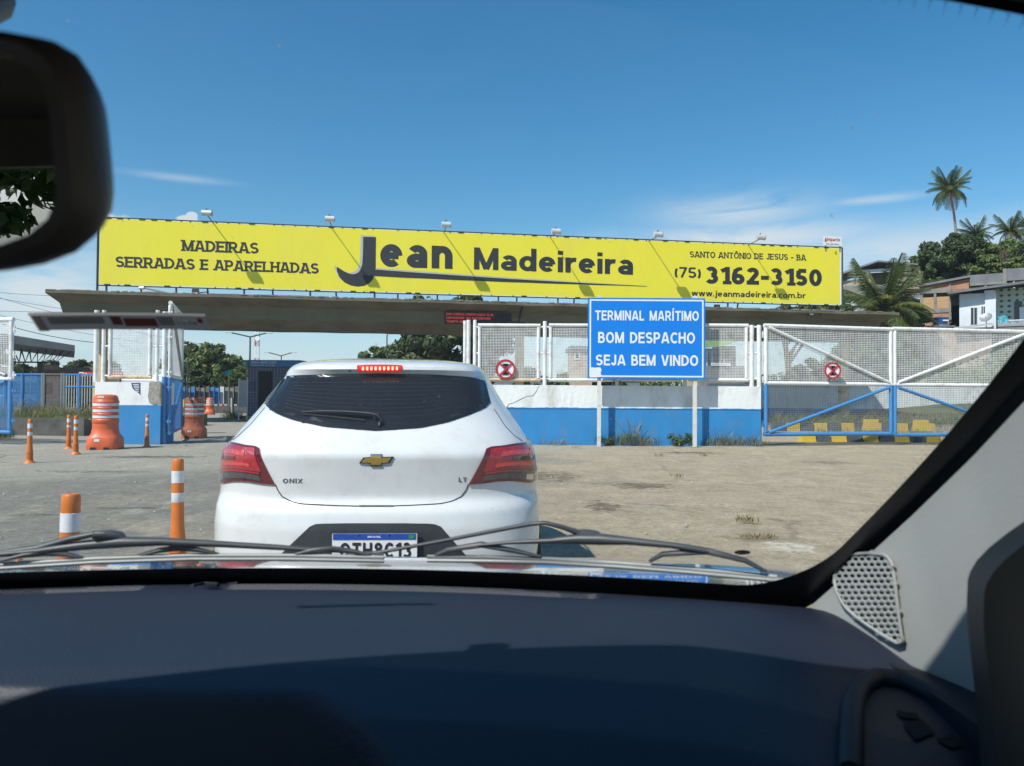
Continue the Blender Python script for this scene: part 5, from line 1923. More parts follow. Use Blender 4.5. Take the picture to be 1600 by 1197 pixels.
b.prism([fpt(1312, 429, -1), fpt(1372, 409, -1), fpt(1434, 414.5, -1), fpt(1434, 416.5, -1), fpt(1372, 411.5, -1), fpt(1312, 432, -1)], FACE[2] * 7 + Vector((0, 0, 0.3)))
b.build('roof', 'roof_grey', h)
face(1425, 66)
h = thing('tin_roofed_house', 'small house with blue grey tin roof between palm and brick house', 'house', P(1425, 480, 66), group='houses on the hillside')
b = MB()
b.prism([P(1405, 468, 65), P(1440, 460, 65), P(1440, 466, 65), P(1405, 470, 65)], (0, 3, 0.5))
b.build('roof', 'lamp_metal', h)
part_box('wall', 'plaster_white', h, (1408, 468, 1438, 500), 66, 3)
part_box('doorway', 'dark_inside', h, (1412, 471, 1437, 478), 66, 0.1, -0.06)

face(None, 0)
# houses seen through the mesh of the fence
h = thing('brick_cream_house', 'small bare brick house seen through the mesh beside the sign', 'house', P(908, 610, 68), group='houses behind the fence')
part_box('wall', 'brick_cream', h, (893, 546, 925, 625), 68, 5)
part_box('roof', 'roof_grey', h, (890, 541, 927, 546.5), 68, 5.5, -0.3)
w = part_box('window', 'bus_glass', h, (899, 551, 904.5, 560), 68, 0.1, -0.03)
xa, xb, za, zb = pxr(899, 551, 904.5, 560, 68)
f = MB()
for s in ((xa - 0.09, xa, za, zb), (xb, xb + 0.09, za, zb), (xa - 0.09, xb + 0.09, zb, zb + 0.09), (xa - 0.09, xb + 0.09, za - 0.09, za)):
    slab(f, s[0], s[1], 67.92, 67.965, s[2], s[3])
f.build('frame', 'plaster_white', w)
h = thing('green_roofed_house', 'cream house with lime green roof seen beside the sign', 'house', P(1118, 600, 54), group='houses behind the fence')
part_box('wall', 'brick_cream', h, (1095, 545, 1150, 625), 54, 5)
part_box('plinth', 'concrete', h, (1090, 572, 1160, 630), 54, 0.5, -0.6)
b = MB()
b.prism([P(1080, 545, 53), P(1132, 541, 53), P(1150, 534, 53), P(1080, 532, 53)], (0, 1.2, 0.6))
b.build('roof', 'roof_green', h)
part_box('eave', 'brown_panel', h, (1118, 541, 1150, 547), 53.2, 0.8)
for x in (1104, 1112, 1124, 1131):
    part_box('veranda_post', 'plaster_white', h, (x, 548, x + 2, 572), 53.6, 0.1)
part_box('door', 'dark_inside', h, (1106, 551, 1111, 572), 54, 0.1, -0.04)
part_box('railing', 'sign_white', h, (1111, 567, 1142, 572), 53.3, 0.1)

# ================================================================== left: terminal roof, fence, buses, grass bed
tr = thing('terminal_roof', 'large dark terminal roof with open steel truss', 'building', P(40, 640, 44))
RY = 44.0
b = MB()
a, c = P(-260, 480, RY - 6), P(117, 540, RY)
b.prism([P(-260, 478, RY - 6), P(117, 539.5, RY), P(117, 549, RY), P(-260, 501, RY - 6)], Vector((ray(110, 600).x, ray(110, 600).y, 0)).normalized() * 9)
b.build('roof_slab', 'roof_grey', tr)
b = MB()
for k in range(7):
    t0 = k / 7
    for yy in (0.2, 3.0, 6.0):
        p0 = P(20 + 92 * t0, 546, RY + yy)
        p1 = P(20 + 92 * (t0 + 1 / 7), 548, RY + yy)
        mid = P(30 + 66 * t0, 566, RY + yy + 0.8)
        b.tube([p0, mid, p1], 0.045, 5)
        b.tube([P(10 + 66 * t0, 566, RY + yy + 0.8), mid], 0.045, 5)
tag(b.build('truss', 'steel_dark', tr), kind='stuff')
for px in (-120, -10, 62):
    q = P(px, 600, RY + 3)
    MB().tube([(q.x, RY + 3, 0), (q.x, RY + 3, P(px, 566, RY + 3).z)], 0.16, 8).build('column', 'steel_dark', tr)
part_box('back_wall', 'brown_panel', tr, (-260, 565, 88, 632), RY, 0.3, 7)
part_box('beam', 'brown_panel', tr, (52, 569, 68, 576), RY, 0.4, 1.0)

BZ = 0.52
bed = thing('raised_bed', 'raised bed with dark concrete edge beside the drive', 'planter', P(60, 680, 24), kind='thing')
bx0, bx1 = -24.0, P(131, 670, 24.2).x
slab(MB(), bx0, bx1, 24.2, 24.45, -0.1, BZ).build('edge_wall', 'grey_bed', bed)
slab(MB(), bx0, bx1, 24.45, 34, -0.1, BZ - 0.06).build('soil', 'hill_soil', bed)
sp = [(random.uniform(bx0 + 4, bx1), random.uniform(24.5, 29.5), BZ - 0.07, random.uniform(0.15, 0.5), 0.4, 16) for _ in range(320)]
blades('bed_grass', sp, 'grass_green', 'green grass growing on the raised bed')
blades('bed_straw', [(s[0], s[1], s[2], s[3] * 1.4, s[4], 6) for s in sp], 'leaf_dry', 'dry grass stalks standing on the raised bed')
blades('kerb_weed', [(P(6, 688, 22).x + random.uniform(-0.4, 0.5), 22 + random.uniform(-0.5, 0.5), -0.02, 0.35, 0.3, 50) for _ in range(8)], 'leaf_bright', 'low weeds at the foot of the grey gate leaf')

fy = 29.0
fn = thing('bar_fence', 'blue steel fence with bars and sheet panels behind the bed', 'fence', P(80, 640, fy))
zt = P(80, 585, fy).z
zb = 0.45


def fbar(px, r, m, top=None, name='post'):
    q = P(px, 600, fy)
    MB().tube([(q.x, fy, zb - 0.1), (q.x, fy, top or zt)], r, 6).build(name, m, fn)


for px in (8, 35, 66.5, 69, 97, 101, 124):
    fbar(px, 0.05, 'blue_paint' if px < 60 or px > 120 else 'steel_grey', zt + 0.05)
for px in [104 + 4.1 * k for k in range(11)]:
    fbar(px, 0.016, 'post_white', name='bar')
for x0, x1 in ((-30, 8), (8, 35), (35, 66.5), (69, 97), (101, 149)):
    a, c = P(x0, 600, fy), P(x1, 600, fy)
    for z in (zt, zb + 0.1) + ((P(80, 604, fy).z,) if x0 == 101 else ()):
        MB().tube([(a.x, fy, z), (c.x, fy, z)], 0.03, 6).build('rail', 'brown_panel' if x0 == 69 else 'blue_paint', fn)
    if x0 < 100:
        m = MB()
        wire_mesh(m, (a.x, fy + 0.02, zb + 0.1), (1, 0, 0), c.x - a.x, zt - zb - 0.1, 0.05, 0.018)
        m.build('wire_mesh', 'brown_panel' if x0 == 69 else 'blue_paint', fn)


def bus(px0, px1, Y, label):
    a, c = P(px0, 600, Y), P(px1, 600, Y)
    zt_ = P(60, 585, Y).z
    cx, w = (a.x + c.x) / 2, c.x - a.x
    t = thing('parked_bus', label, 'bus', (cx, Y, 0), group='buses parked behind the bar fence')
    b = MB()
    prof = [(-1.2, 0.45), (-1.25, 0.7), (-1.25, zt_ - 0.35), (-1.12, zt_ - 0.06), (-0.9, zt_), (0.9, zt_), (1.12, zt_ - 0.06), (1.25, zt_ - 0.35), (1.25, 0.7), (1.2, 0.45)]
    vs = [(cx + s * w / 2, Y + 1.25 + d, z) for s in (-1, 1) for d, z in prof]
    n = len(prof)
    b.add(vs, [tuple(range(n)), tuple(range(2 * n - 1, n - 1, -1))] + [(i, (i + 1) % n, n + (i + 1) % n, n + i) for i in range(n)])
    b.build('body', 'bus_white', t)
    nwin = max(3, int(w / 1.5))
    z0_, z1_ = zt_ - 1.3, zt_ - 0.5
    for k in range(nwin):
        xa = cx - w / 2 + 0.35 + (w - 0.7) * k / nwin
        slab(MB(), xa + 0.04, xa + (w - 0.7) / nwin - 0.04, Y - 0.02, Y + 0.04, z0_, z1_).build('window', 'bus_glass', t)
    for s in (-0.3, 0.3):
        MB().disc((cx + s * w, Y - 0.02, 0.5), 0.5, seg=18, thick=0.25).build('wheel', 'sign_black', t)
    slab(MB(), cx - w / 2 + 0.1, cx + w / 2 - 0.1, Y - 0.012, Y, 1.05, 1.09).build('trim_strip', 'steel_grey', t)


bus(-140, 92, 50, 'white bus parked behind the sheet panels of the fence')
bus(104, 260, 52, 'white bus parked behind the open bars of the fence')

rs = thing('bank_sign', 'red bank sign panel with white logo above the bar fence', 'sign', P(140, 600, 40))
part_box('panel', 'red_sign', rs, (123, 581, 190, 588.5), 40, 0.2)
lg = part_box('logo_plate', 'sign_white', rs, (124, 581.6, 131, 588), 40, 0.02, -0.03)
a = P(132.5, 587.2, 40)
place_text('lettering', 'Bradesco', 'sign_white', rs, a, (1, 0, 0), (0, 0, 1), 1.05, 0.15, (0, -0.02, 0))
part_box('logo_mark', 'red_sign', lg, (125.8, 583, 129.4, 587), 40, 0.01, -0.045)
for px in (125, 186):
    q = P(px, 590, 40.1)
    MB().tube([(q.x, 40.1, 0), (q.x, 40.1, q.z)], 0.05, 6).build('post', 'steel_grey', rs)

# overhead wires
for k, (x0, y0, x1, y1, sag, Y0, Y1, lab) in enumerate(((-60, 451, 150, 462, 2, 44, 52, 'topmost overhead wire left of the canopy'), (-60, 455, 240, 500, 2, 46, 54, 'second overhead wire falling behind the canopy'),
                                                        (-60, 448, 330, 540, 4, 46, 58, 'steep overhead wire crossing the cloud bank'), (-60, 484, 200, 487, 1, 44, 52, 'level overhead wire at the sticker height'),
                                                        (-60, 478, 260, 540, 3, 46, 56, 'overhead wire passing just above the terminal roof'), (-60, 484, 175, 537, 5, 45, 50, 'thick lowest overhead cable above the terminal roof'))):
    a, c = P(x0, y0, Y0), P(x1, y1, Y1)
    pts = [a.lerp(c, i / 14) - Vector((0, 0, sag * 0.08 * 4 * (i / 14) * (1 - i / 14))) for i in range(15)]
    t = MB().tube(pts, 0.02 if k == 5 else 0.011, 5).build('overhead_wire', 'steel_dark')
    tag(t, lab, 'wire', 'overhead wires')

# ================================================================== through the entrance: fence, kiosk, lamps, mast
pf = thing('panel_fence', 'long fence of weathered blue grey and brown panels', 'fence', P(335, 640, 58))
fy2 = 58.0
cols = ['steel_grey', 'blue_paint', 'steel_grey', 'blue_paint', 'brown_panel', 'steel_grey', 'brown_panel', 'blue_paint', 'blue_paint', 'post_white', 'steel_grey', 'steel_grey', 'brown_panel', 'steel_grey', 'blue_paint', 'steel_grey', 'brown_panel', 'steel_grey', 'blue_paint', 'steel_grey']
for k, mm in enumerate(cols):
    x0 = 274 + k * 7.6
    Yk = fy2 + k * 0.25
    xa, xb, za, zb_ = pxr(x0 + 0.5, 604, x0 + 7.1, 631.5, Yk)
    slab(MB(), xa, xb, Yk, Yk + 0.05, za, zb_ - 0.05 * (k % 3)).build('panel', mm, pf)
    MB().box((xa - 0.06, Yk - 0.03, 1.0), (0.09, 0.09, 2.2)).build('post', 'steel_dark', pf)
slab(MB(), P(270, 640, 57).x, P(430, 640, 57).x, 57.3, 57.6, -0.05, 0.55).build('plinth', 'grey_bed', pf)

KY = 44.0
kk = thing('ticket_kiosk', 'navy tiled ticket kiosk with blue header sign', 'kiosk', P(440, 655, KY), group=None)
part_box('wall', 'navy_tile', kk, (387, 572, 470, 655), KY, 4)
part_box('header', 'blue_paint', kk, (389, 562.5, 470, 573), KY, 4.2, -0.15)
gr = MB()
xa, xb, za, zb_ = pxr(387, 572, 470, 655, KY)
nx, nz = 18, 18
for i in range(nx + 1):
    x = xa + (xb - xa) * i / nx
    slab(gr, x - 0.006, x + 0.006, KY - 0.004, KY, za, zb_)
for j in range(nz + 1):
    z = za + (zb_ - za) * j / nz
    slab(gr, xa, xb, KY - 0.003, KY, z - 0.006, z + 0.006)
tag(gr.build('tile_joint', 'steel_grey', kk), kind='stuff')
a = P(392, 568, KY - 0.16)
place_text('lettering', 'HORA MARCADA', 'sign_white', kk, a, (1, 0, 0), (0, 0, 1), P(433, 568, KY).x - a.x, 0.13, (0, -0.01, 0), bold=0.16, gap=0.14)
a = P(393, 571.8, KY - 0.16)
place_text('lettering', 'GUICHE A E B', 'sign_white', kk, a, (1, 0, 0), (0, 0, 1), P(430, 568, KY).x - a.x, 0.07, (0, -0.01, 0), gap=0.3)
part_box('green_badge', 'sign_green', kk, (379, 562.8, 389.5, 573.5), KY, 0.12, -0.25)
a = P(380.5, 571.2, KY - 0.26)
place_text('lettering', '02', 'sign_white', kk, a, (1, 0, 0), (0, 0, 1), P(387.5, 568, KY).x - a.x, 0.2, (0, -0.01, 0))
nt_ = part_box('notice', 'steel_dark', kk, (389, 595, 399, 609), KY, 0.02, -0.03)
part_box('notice_sheet', 'navy_tile', nt_, (390, 596, 398, 608), KY, 0.01, -0.042)
part_box('door_opening', 'dark_inside', kk, (404, 580, 425, 655), KY, 0.02, -0.02)
ks = thing('island_kerb', 'yellow kerb of the kiosk island with weeds', 'kerb', P(385, 655, 42.5), kind='thing')
slab(MB(), P(366, 655, 42.5).x, P(470, 655, 42.5).x, 42.4, 42.7, -0.05, 0.16).build('kerb_stone', 'yellow_paint', ks)
slab(MB(), P(366, 655, 42.5).x, P(470, 655, 42.5).x, 42.7, 48.5, -0.05, 0.14).build('island_top', 'concrete', ks)
blades('island_weed', [(P(random.uniform(352, 385), 655, 42).x, 42.0 + random.uniform(-0.6, 0.4), -0.02, random.uniform(0.2, 0.6), 0.4, 26) for _ in range(22)], 'leaf_bright', 'flowering weeds beside the yellow kiosk kerb')
tt = thing('information_totem', 'grey white framed panel standing in front of the kiosk', 'panel', P(379, 650, 41))
part_box('board', 'steel_grey', tt, (374, 594, 385.5, 636), 41, 0.08)
for px in (372.6, 385.6):
    q = P(px, 640, 41)
    MB().tube([(q.x, 41.04, 0), (q.x, 41.04, P(px, 592, 41).z)], 0.04, 6).build('leg', 'post_white', tt)
dsn = thing('direction_sign', 'small blue and green direction sign on a yellow pole', 'sign', P(360, 650, 43))
q = P(359.5, 640, 43)
MB().tube([(P(360.5, 646, 43).x, 43, 0), (P(357, 587, 43).x, 43, P(357, 585, 43).z)], 0.04, 6).build('pole', 'yellow_paint', dsn)
part_box('blue_plate', 'sign_blue', dsn, (351.5, 579, 356.5, 586.5), 43, 0.04)
mat('green_bright', (0.02, 0.42, 0.16), 0.5)
part_box('green_plate', 'green_bright', dsn, (356.6, 578, 362.5, 586.5), 43, 0.04, -0.01)
for k, (px, lab) in enumerate(((364.5, 'thin dark post beside the kiosk island'), (361.5, 'thin pale post beside the kiosk island'))):
    q = G(px, 651)
    tag(MB().tube([(q.x, q.y, -0.02), (q.x, q.y, 1.15)], 0.05, 6).build('thin_post', 'steel_dark' if k == 0 else 'post_white'), lab, 'post', 'thin posts by the kiosk')
crate = thing('wooden_box', 'brown box with yellow edges standing behind the wrapped barrel', 'box', P(293, 650, 26))
part_box('body', 'brown_panel', crate, (288, 622, 300, 634), 26, 0.4)
for x in (284.5, 304.5):
    part_box('edge_board', 'yellow_paint', crate, (x, 624, x + 3, 636), 26, 0.3)
part_box('stand', 'steel_dark', crate, (289, 634, 299, 668), 26, 0.3, 0.05)


def street_lamp(px, Y, top, arms, label, r=0.07):
    q = P(px, 600, Y)
    zt_ = P(px, top, Y).z
    t = thing('street_lamp', label, 'street lamp', (q.x, Y, 0), group='double arm street lamps')
    MB().tube([(q.x, Y, 0), (q.x, Y, zt_)], [r * 1.3, r * 0.8], 8).build('pole', 'steel_dark', t, smooth=60)
    for dx, dy in arms:
        e = P(px + dx, top - dy, Y)
        MB().tube([(q.x, Y, zt_), e], 0.05, 6).build('arm', 'steel_dark', t)
        MB().tube([e, e + Vector((math.copysign(0.5, dx), 0, 0.03))], [0.08, 0.1], 8, flat=0.5).build('lamp_head', 'lamp_metal', t)


street_lamp(390, 60, 526.5, ((-28, 6.5), (26, 6)), 'double armed street lamp standing over the kiosk')
street_lamp(439, 85, 556, ((-19, 5), (17, 5)), 'smaller double armed street lamp farther behind the kiosk')
street_lamp(604, 72, 524, ((2, 2),), 'slim pole in front of the broad tree', 0.07)
street_lamp(293, 50, 540, ((-0.5, 1),), 'thin utility pole behind the open gate leaf', 0.05)
mast = thing('lattice_mast', 'red and white lattice radio mast in the distance', 'mast', P(401, 600, 110))
Y = 110
zt_ = P(401, 505, Y).z
mat('mast_red', (0.45, 0.08, 0.06), 0.6)
nseg = 14
for k in range(nseg):
    z0_, z1_ = zt_ * k / nseg, zt_ * (k + 1) / nseg
    b = MB()
    q = P(401, 600, Y)
    w = 0.25
    for sx, sy in ((-w, -w), (w, -w), (w, w), (-w, w)):
        b.tube([(q.x + sx, Y + sy, z0_), (q.x + sx, Y + sy, z1_)], 0.045, 4)
    for s in (-1, 1):
        b.tube([(q.x - w * s, Y - w, z0_), (q.x + w * s, Y - w, z1_)], 0.03, 4)
        b.tube([(q.x - w, Y - w * s, z0_), (q.x - w, Y + w * s, z1_)], 0.03, 4)
    b.build('mast_section', 'mast_red' if (k // 2) % 2 else 'sign_white', mast)
MB().disc((P(403.5, 529, Y).x, Y - 0.4, P(403, 529, Y).z), 0.35, seg=16, thick=0.1).build('dish', 'sign_white', mast)
# pale building far through the mesh, right of the hatchback
h = thing('pale_warehouse', 'long low pale warehouse far behind the fence mesh', 'building', P(820, 625, 120), group='houses behind the fence')
part_box('wall', 'plaster_white', h, (740, 596, 1000, 625), 120, 12)
part_box('roof', 'roof_grey', h, (735, 591, 1005, 596.5), 120, 13, -0.5)
for k in range(6):
    part_box('window', 'bus_glass', h, (760 + k * 38, 602, 772 + k * 38, 611), 120, 0.1, -0.05)
# far treeline closing the horizon
vs = []
for k in range(120):
    px = -150 + k * 17
    Y = random.uniform(140, 180)
    c = P(px, random.uniform(598, 615), Y)
    vs.append(leaf_arrays([np.array(c)], [np.array([random.uniform(2, 4), 2.0, random.uniform(1.2, 2.6)])], 260, 0.5))
tag(leaf_mesh('treeline', np.concatenate(vs), 'leaf_mid'), 'distant low belt of trees along the horizon', None, None, 'stuff')

# ================================================================== the white hatchback ahead
def interp(tab, z):
    if z <= tab[0][0]:
        return tab[0][1]
    for (z0, v0), (z1, v1) in zip(tab, tab[1:]):
        if z <= z1:
            t = (z - z0) / (z1 - z0)
            return v0 + (v1 - v0) * t
    return tab[-1][1]


def smooth_tab(tab, n=160):
    zs = np.linspace(tab[0][0], tab[-1][0], n)
    v = np.interp(zs, [t[0] for t in tab], [t[1] for t in tab])
    k = np.array([1, 2, 3, 2, 1], float)
    k /= k.sum()
    p = np.pad(v, 2, mode='edge')
    v = np.convolve(p, k, 'valid')
    return list(zip(zs.tolist(), v.tolist()))


CW = smooth_tab([(0.18, .80), (0.30, .835), (0.45, .85), (0.62, .853), (0.75, .846), (0.85, .836), (0.95, .818), (1.02, .793), (1.08, .757), (1.14, .716), (1.22, .664), (1.30, .618), (1.36, .585), (1.41, .553), (1.44, .515), (1.46, .44), (1.472, .30)])
CR = smooth_tab([(0.18, .14), (0.28, .05), (0.40, .012), (0.50, .0), (0.62, .004), (0.70, .02), (0.735, .05), (0.755, .066), (0.80, .064), (0.90, .054), (0.97, .046), (0.985, .056), (1.03, .088), (1.08, .125), (1.2, .225), (1.3, .315), (1.37, .385), (1.385, .35), (1.40, .345), (1.42, .36), (1.44, .41), (1.46, .55), (1.472, .85)])
CF = [(0.18, 3.75), (0.3, 3.9), (0.5, 3.93), (0.65, 3.9), (0.75, 3.78), (0.85, 3.5), (0.93, 3.05), (0.98, 2.85), (1.1, 2.65), (1.2, 2.48), (1.3, 2.28), (1.4, 2.0), (1.44, 1.8), (1.46, 1.65), (1.472, 1.35)]
NE = 2.9
_th = np.linspace(0, math.pi / 2, 400)
_X, _Y = np.sin(_th) ** (2 / NE), 1 - np.cos(_th) ** (2 / NE)
_s = np.concatenate([[0], np.cumsum(np.hypot(np.diff(_X) * 0.82, np.diff(_Y) * 0.55))])
_s /= _s[-1]


def csurf(a, z, off=0.0):
    """rear surface of the hatchback: a from -1 (left corner) over 0 to 1; |a| > 1 runs on along the side"""
    w, r0 = interp(CW, z), interp(CR, z)
    rc = min(0.55, (interp(CF, z) - r0) * 0.35)
    m = abs(a)
    sg = 1 if a >= 0 else -1
    if m <= 1:
        x, y = float(np.interp(m, _s, _X)) * w, r0 + float(np.interp(m, _s, _Y)) * rc
    else:
        x, y = w, r0 + rc + (m - 1) * 1.2
    p = Vector((x * sg, y, z))
    if off:
        e = 1e-3
        du = csurf(a + e, z) - csurf(a - e, z)
        dv = csurf(a, z + 0.004) - csurf(a, z - 0.004)
        nn = du.cross(dv)
        if nn.length > 1e-9:
            nn.normalize()
            if nn.y > 0 and m < 0.9 or (m >= 0.9 and nn.x * sg < 0):
                nn = -nn
            p = p + nn * off
    return p


HATCH_LOC, HATCH_YAW = Vector((-0.672, 3.66, 0)), R(3.2)
HM = Matrix.Translation(HATCH_LOC) @ Matrix.Rotation(HATCH_YAW, 4, 'Z')


def solve2(fn, px, py, g, lo=(-9, -9), hi=(9, 9)):
    u, v = g
    for _ in range(40):
        x, y = proj(fn(u, v))
        ex, ey = px - x, py - y
        if abs(ex) + abs(ey) < 0.02:
            break
        e = 2e-3
        xu, yu = proj(fn(u + e, v))
        xv, yv = proj(fn(u, v + e))
        a, c, b_, d = (xu - x) / e, (yu - y) / e, (xv - x) / e, (yv - y) / e
        det = a * d - b_ * c
        if abs(det) < 1e-6:
            break
        du, dv = (d * ex - b_ * ey) / det, (-c * ex + a * ey) / det
        k = min(1.0, 0.12 / max(1e-9, abs(du)), 0.08 / max(1e-9, abs(dv)))
        u, v = min(hi[0], max(lo[0], u + du * k)), min(hi[1], max(lo[1], v + dv * k))
    return u, v


def hs(px, py):
    return solve2(lambda a, z: HM @ csurf(a, z), px, py, ((px - 580) / 300, 1.25 - (py - 620) / 300), (-1.05, 0.2), (1.05, 1.46))


hat = thing('hatchback_car', 'white hatchback car waiting ahead with its red brake light on', 'car', HATCH_LOC, HATCH_YAW)
mat('car_white', (0.67, 0.685, 0.685), 0.25, var=0.015, vscale=1.5, coat=1.0, spec=0.5, dirt=(0.50, 0.48, 0.44), dscale=9, damt=0.4)
mat('car_trim', (0.028, 0.031, 0.034), 0.5, var=0.15, vscale=30, bump=0.1, bscale=200)
mat('gap_black', (0.02, 0.02, 0.022), 0.8)
mat('tail_dark', (0.12, 0.008, 0.012), 0.08, coat=1.0, var=0.2, vscale=10)
mat('tail_red', (0.36, 0.014, 0.018), 0.12, coat=1.0, var=0.25, vscale=60, bump=0.35, bscale=150)
mat('tail_bright', (0.50, 0.035, 0.03), 0.15, coat=1.0, var=0.4, vscale=90, bump=0.6, bscale=160, emit=(1.0, 0.10, 0.06), estr=0.10)
mat('tail_clear', (0.07, 0.06, 0.06), 0.1, coat=1.0, var=0.3, vscale=50)
mat('brake_lamp', (0.45, 0.01, 0.01), 0.2, emit=(1.0, 0.05, 0.03), estr=0.25)
mat('brake_led', (0.9, 0.2, 0.1), 0.2, emit=(1.0, 0.33, 0.22), estr=2.2)
mat('badge_grey', (0.10, 0.105, 0.11), 0.4)
mat('chrome', (0.6, 0.6, 0.6), 0.12, metal=1.0, var=0.03)
mat('gold', (0.62, 0.40, 0.09), 0.32, metal=0.6, var=0.06)
mat('plate_white', (0.72, 0.73, 0.73), 0.5, var=0.03)
mat('plate_blue', (0.01, 0.06, 0.36), 0.5, var=0.03)
mat('rubber', (0.02, 0.02, 0.02), 0.8)
mat('alloy', (0.42, 0.43, 0.44), 0.35, metal=0.8)
mat('seat_cloth', (0.16, 0.16, 0.17), 0.9, var=0.2, vscale=12)
mat('lining', (0.035, 0.035, 0.038), 0.9)
mat_glass('hatch_glass', (0.60, 0.64, 0.66), 1.0, 0.02, opaque=0.09, ocol=(0.15, 0.17, 0.185))
mat('glass_black', (0.012, 0.014, 0.016), 0.22, var=0.05)


def ring(z, inset=0.0, na=72, ns=10, nf=24):
    w, r0, f0 = interp(CW, z) - inset, interp(CR, z) + inset, interp(CF, z) - inset
    rc = min(0.55, (f0 - r0) * 0.35)
    rf = min(0.9, (f0 - r0) * 0.35)
    pts = []
    for i in range(na + 1):
        a = -1 + 2 * i / na
        m = abs(a)
        pts.append((math.copysign(float(np.interp(m, _s, _X)) * w, a), r0 + float(np.interp(m, _s, _Y)) * rc, z))
    for i in range(1, ns):
        pts.append((w, r0 + rc + (f0 - rf - r0 - rc) * i / ns, z))
    for i in range(nf + 1):
        a = 1 - 2 * i / nf
        m = abs(a)
        pts.append((math.copysign(float(np.interp(m, _s, _X)) * w, a), f0 - float(np.interp(m, _s, _Y)) * rf, z))
    for i in range(1, ns):
        pts.append((-w, f0 - rf + (r0 + rc - f0 + rf) * i / ns, z))
    return pts


glass_top = [(431, 591.5), (450, 588), (500, 584.5), (590, 583), (680, 585), (735, 590), (757, 595.5)]
glass_bot = [(412.5, 625), (414.5, 632), (421, 640), (436, 649), (458, 657), (508, 667.5), (587, 673.5), (657, 669), (700, 660), (730, 649.5), (752, 640.5), (763, 634), (765.5, 629)]


def resample(pl, n):
    d = [0]
    for p, q in zip(pl, pl[1:]):
        d.append(d[-1] + math.hypot(q[0] - p[0], q[1] - p[1]))
    out = []
    for i in range(n):
        t = d[-1] * i / (n - 1)
        out.append((float(np.interp(t, d, [p[0] for p in pl])), float(np.interp(t, d, [p[1] for p in pl]))))
    return out


def poly_in(poly, x, y):
    ins = False
    j = len(poly) - 1
    for i in range(len(poly)):
        xi, yi = poly[i]
        xj, yj = poly[j]
        if (yi > y) != (yj > y) and x < (xj - xi) * (y - yi) / (yj - yi) + xi:
            ins = not ins
        j = i
    return ins


g_top = [hs(*p) for p in resample(glass_top, 37)]
g_bot = [hs(*p) for p in resample(glass_bot, 37)]
g_poly = g_top + g_bot[::-1]
gcx, gcz = sum(p[0] for p in g_poly) / len(g_poly), sum(p[1] for p in g_poly) / len(g_poly)
g_in = [(gcx + (p[0] - gcx) * 0.985, gcz + (p[1] - gcz) * (0.92 if p[1] > gcz else 0.97)) for p in g_poly]
NA = 96
zl = [0.18 + (1.472 - 0.18) * i / 84 for i in range(85)]
rings = [ring(z, na=NA) for z in zl]
nR = len(rings[0])
b = MB()
vs = [p for r_ in rings for p in r_]
fs = []
for i in range(len(zl) - 1):
    for j in range(nR):
        j2 = (j + 1) % nR
        if j < NA:
            am, zm = -1 + 2 * (j + 0.5) / NA, (zl[i] + zl[i + 1]) / 2
            if poly_in(g_in, am, zm):
                continue
        fs.append((i * nR + j, i * nR + j2, (i + 1) * nR + j2, (i + 1) * nR + j))
fs.append(tuple(range(nR))[::-1])
fs.append(tuple((len(zl) - 1) * nR + j for j in range(nR)))
b.add(vs, fs)
body = b.build('body', 'car_white', hat, smooth=32, local=True)
# dark lining inside
b = MB()
rr = [ring(0.32 + (1.45 - 0.32) * i / 24, inset=0.035, na=40) for i in range(25)]
nL = len(rr[0])
fs = []
for i in range(24):
    for j in range(nL):
        if j < 40:
            z = 0.32 + (1.45 - 0.32) * (i + 0.5) / 24
            if poly_in(g_poly, -1 + 2 * (j + 0.5) / 40, z):
                continue
        fs.append((i * nL + j, i * nL + (j + 1) % nL, (i + 1) * nL + (j + 1) % nL, (i + 1) * nL + j))
b.add([p for r_ in rr for p in r_], fs)
b.build('cabin_lining', 'lining', hat, local=True)


def patch(name, m, top, bot, rows, off, parent=hat, smooth=60, mirror=False, skirt=0.012):
    """ruled patch on the rear surface between two equally sampled (a, z) edges, raised by off, with a skirt back to the body"""
    b = MB()
    sg = -1 if mirror else 1
    rws = []
    for j in range(rows + 1):
        t = j / rows
        rws.append([csurf((p[0] + (q[0] - p[0]) * t) * sg, p[1] + (q[1] - p[1]) * t, off) for p, q in zip(top, bot)])
    b.grid(rws)
    rim = [(j, 0) for j in range(rows + 1)] + [(rows, k) for k in range(1, len(top))] + [(j, len(top) - 1) for j in range(rows - 1, -1, -1)] + [(0, k) for k in range(len(top) - 2, 0, -1)]
    vs = []
    for j, k in rim:
        t = j / rows
        p, q = top[k], bot[k]
        a, z = (p[0] + (q[0] - p[0]) * t) * sg, p[1] + (q[1] - p[1]) * t
        vs += [csurf(a, z, off), csurf(a, z, off - skirt)]
    n = len(rim)
    b.add(vs, [(2 * i, 2 * i + 1, (2 * ((i + 1) % n)) + 1, 2 * ((i + 1) % n)) for i in range(n)])
    return b.build(name, m, parent, smooth=smooth, local=True)


def shrink(top, bot, ku, kv, cu=0.5, cv=0.5):
    """inner part of a ruled patch: fractions around (cu, cv)"""
    n = len(top)
    us = [cu + (i / (n - 1) - cu) * ku for i in range(n)]
    v0, v1 = cv - cv * kv, cv + (1 - cv) * kv

    def at(u, v):
        k = min(n - 2, int(u * (n - 1)))
        f = u * (n - 1) - k
        p = [top[k][i] + (top[k + 1][i] - top[k][i]) * f for i in (0, 1)]
        q = [bot[k][i] + (bot[k + 1][i] - bot[k][i]) * f for i in (0, 1)]
        return (p[0] + (q[0] - p[0]) * v, p[1] + (q[1] - p[1]) * v)
    return [at(u, v0) for u in us], [at(u, v1) for u in us]


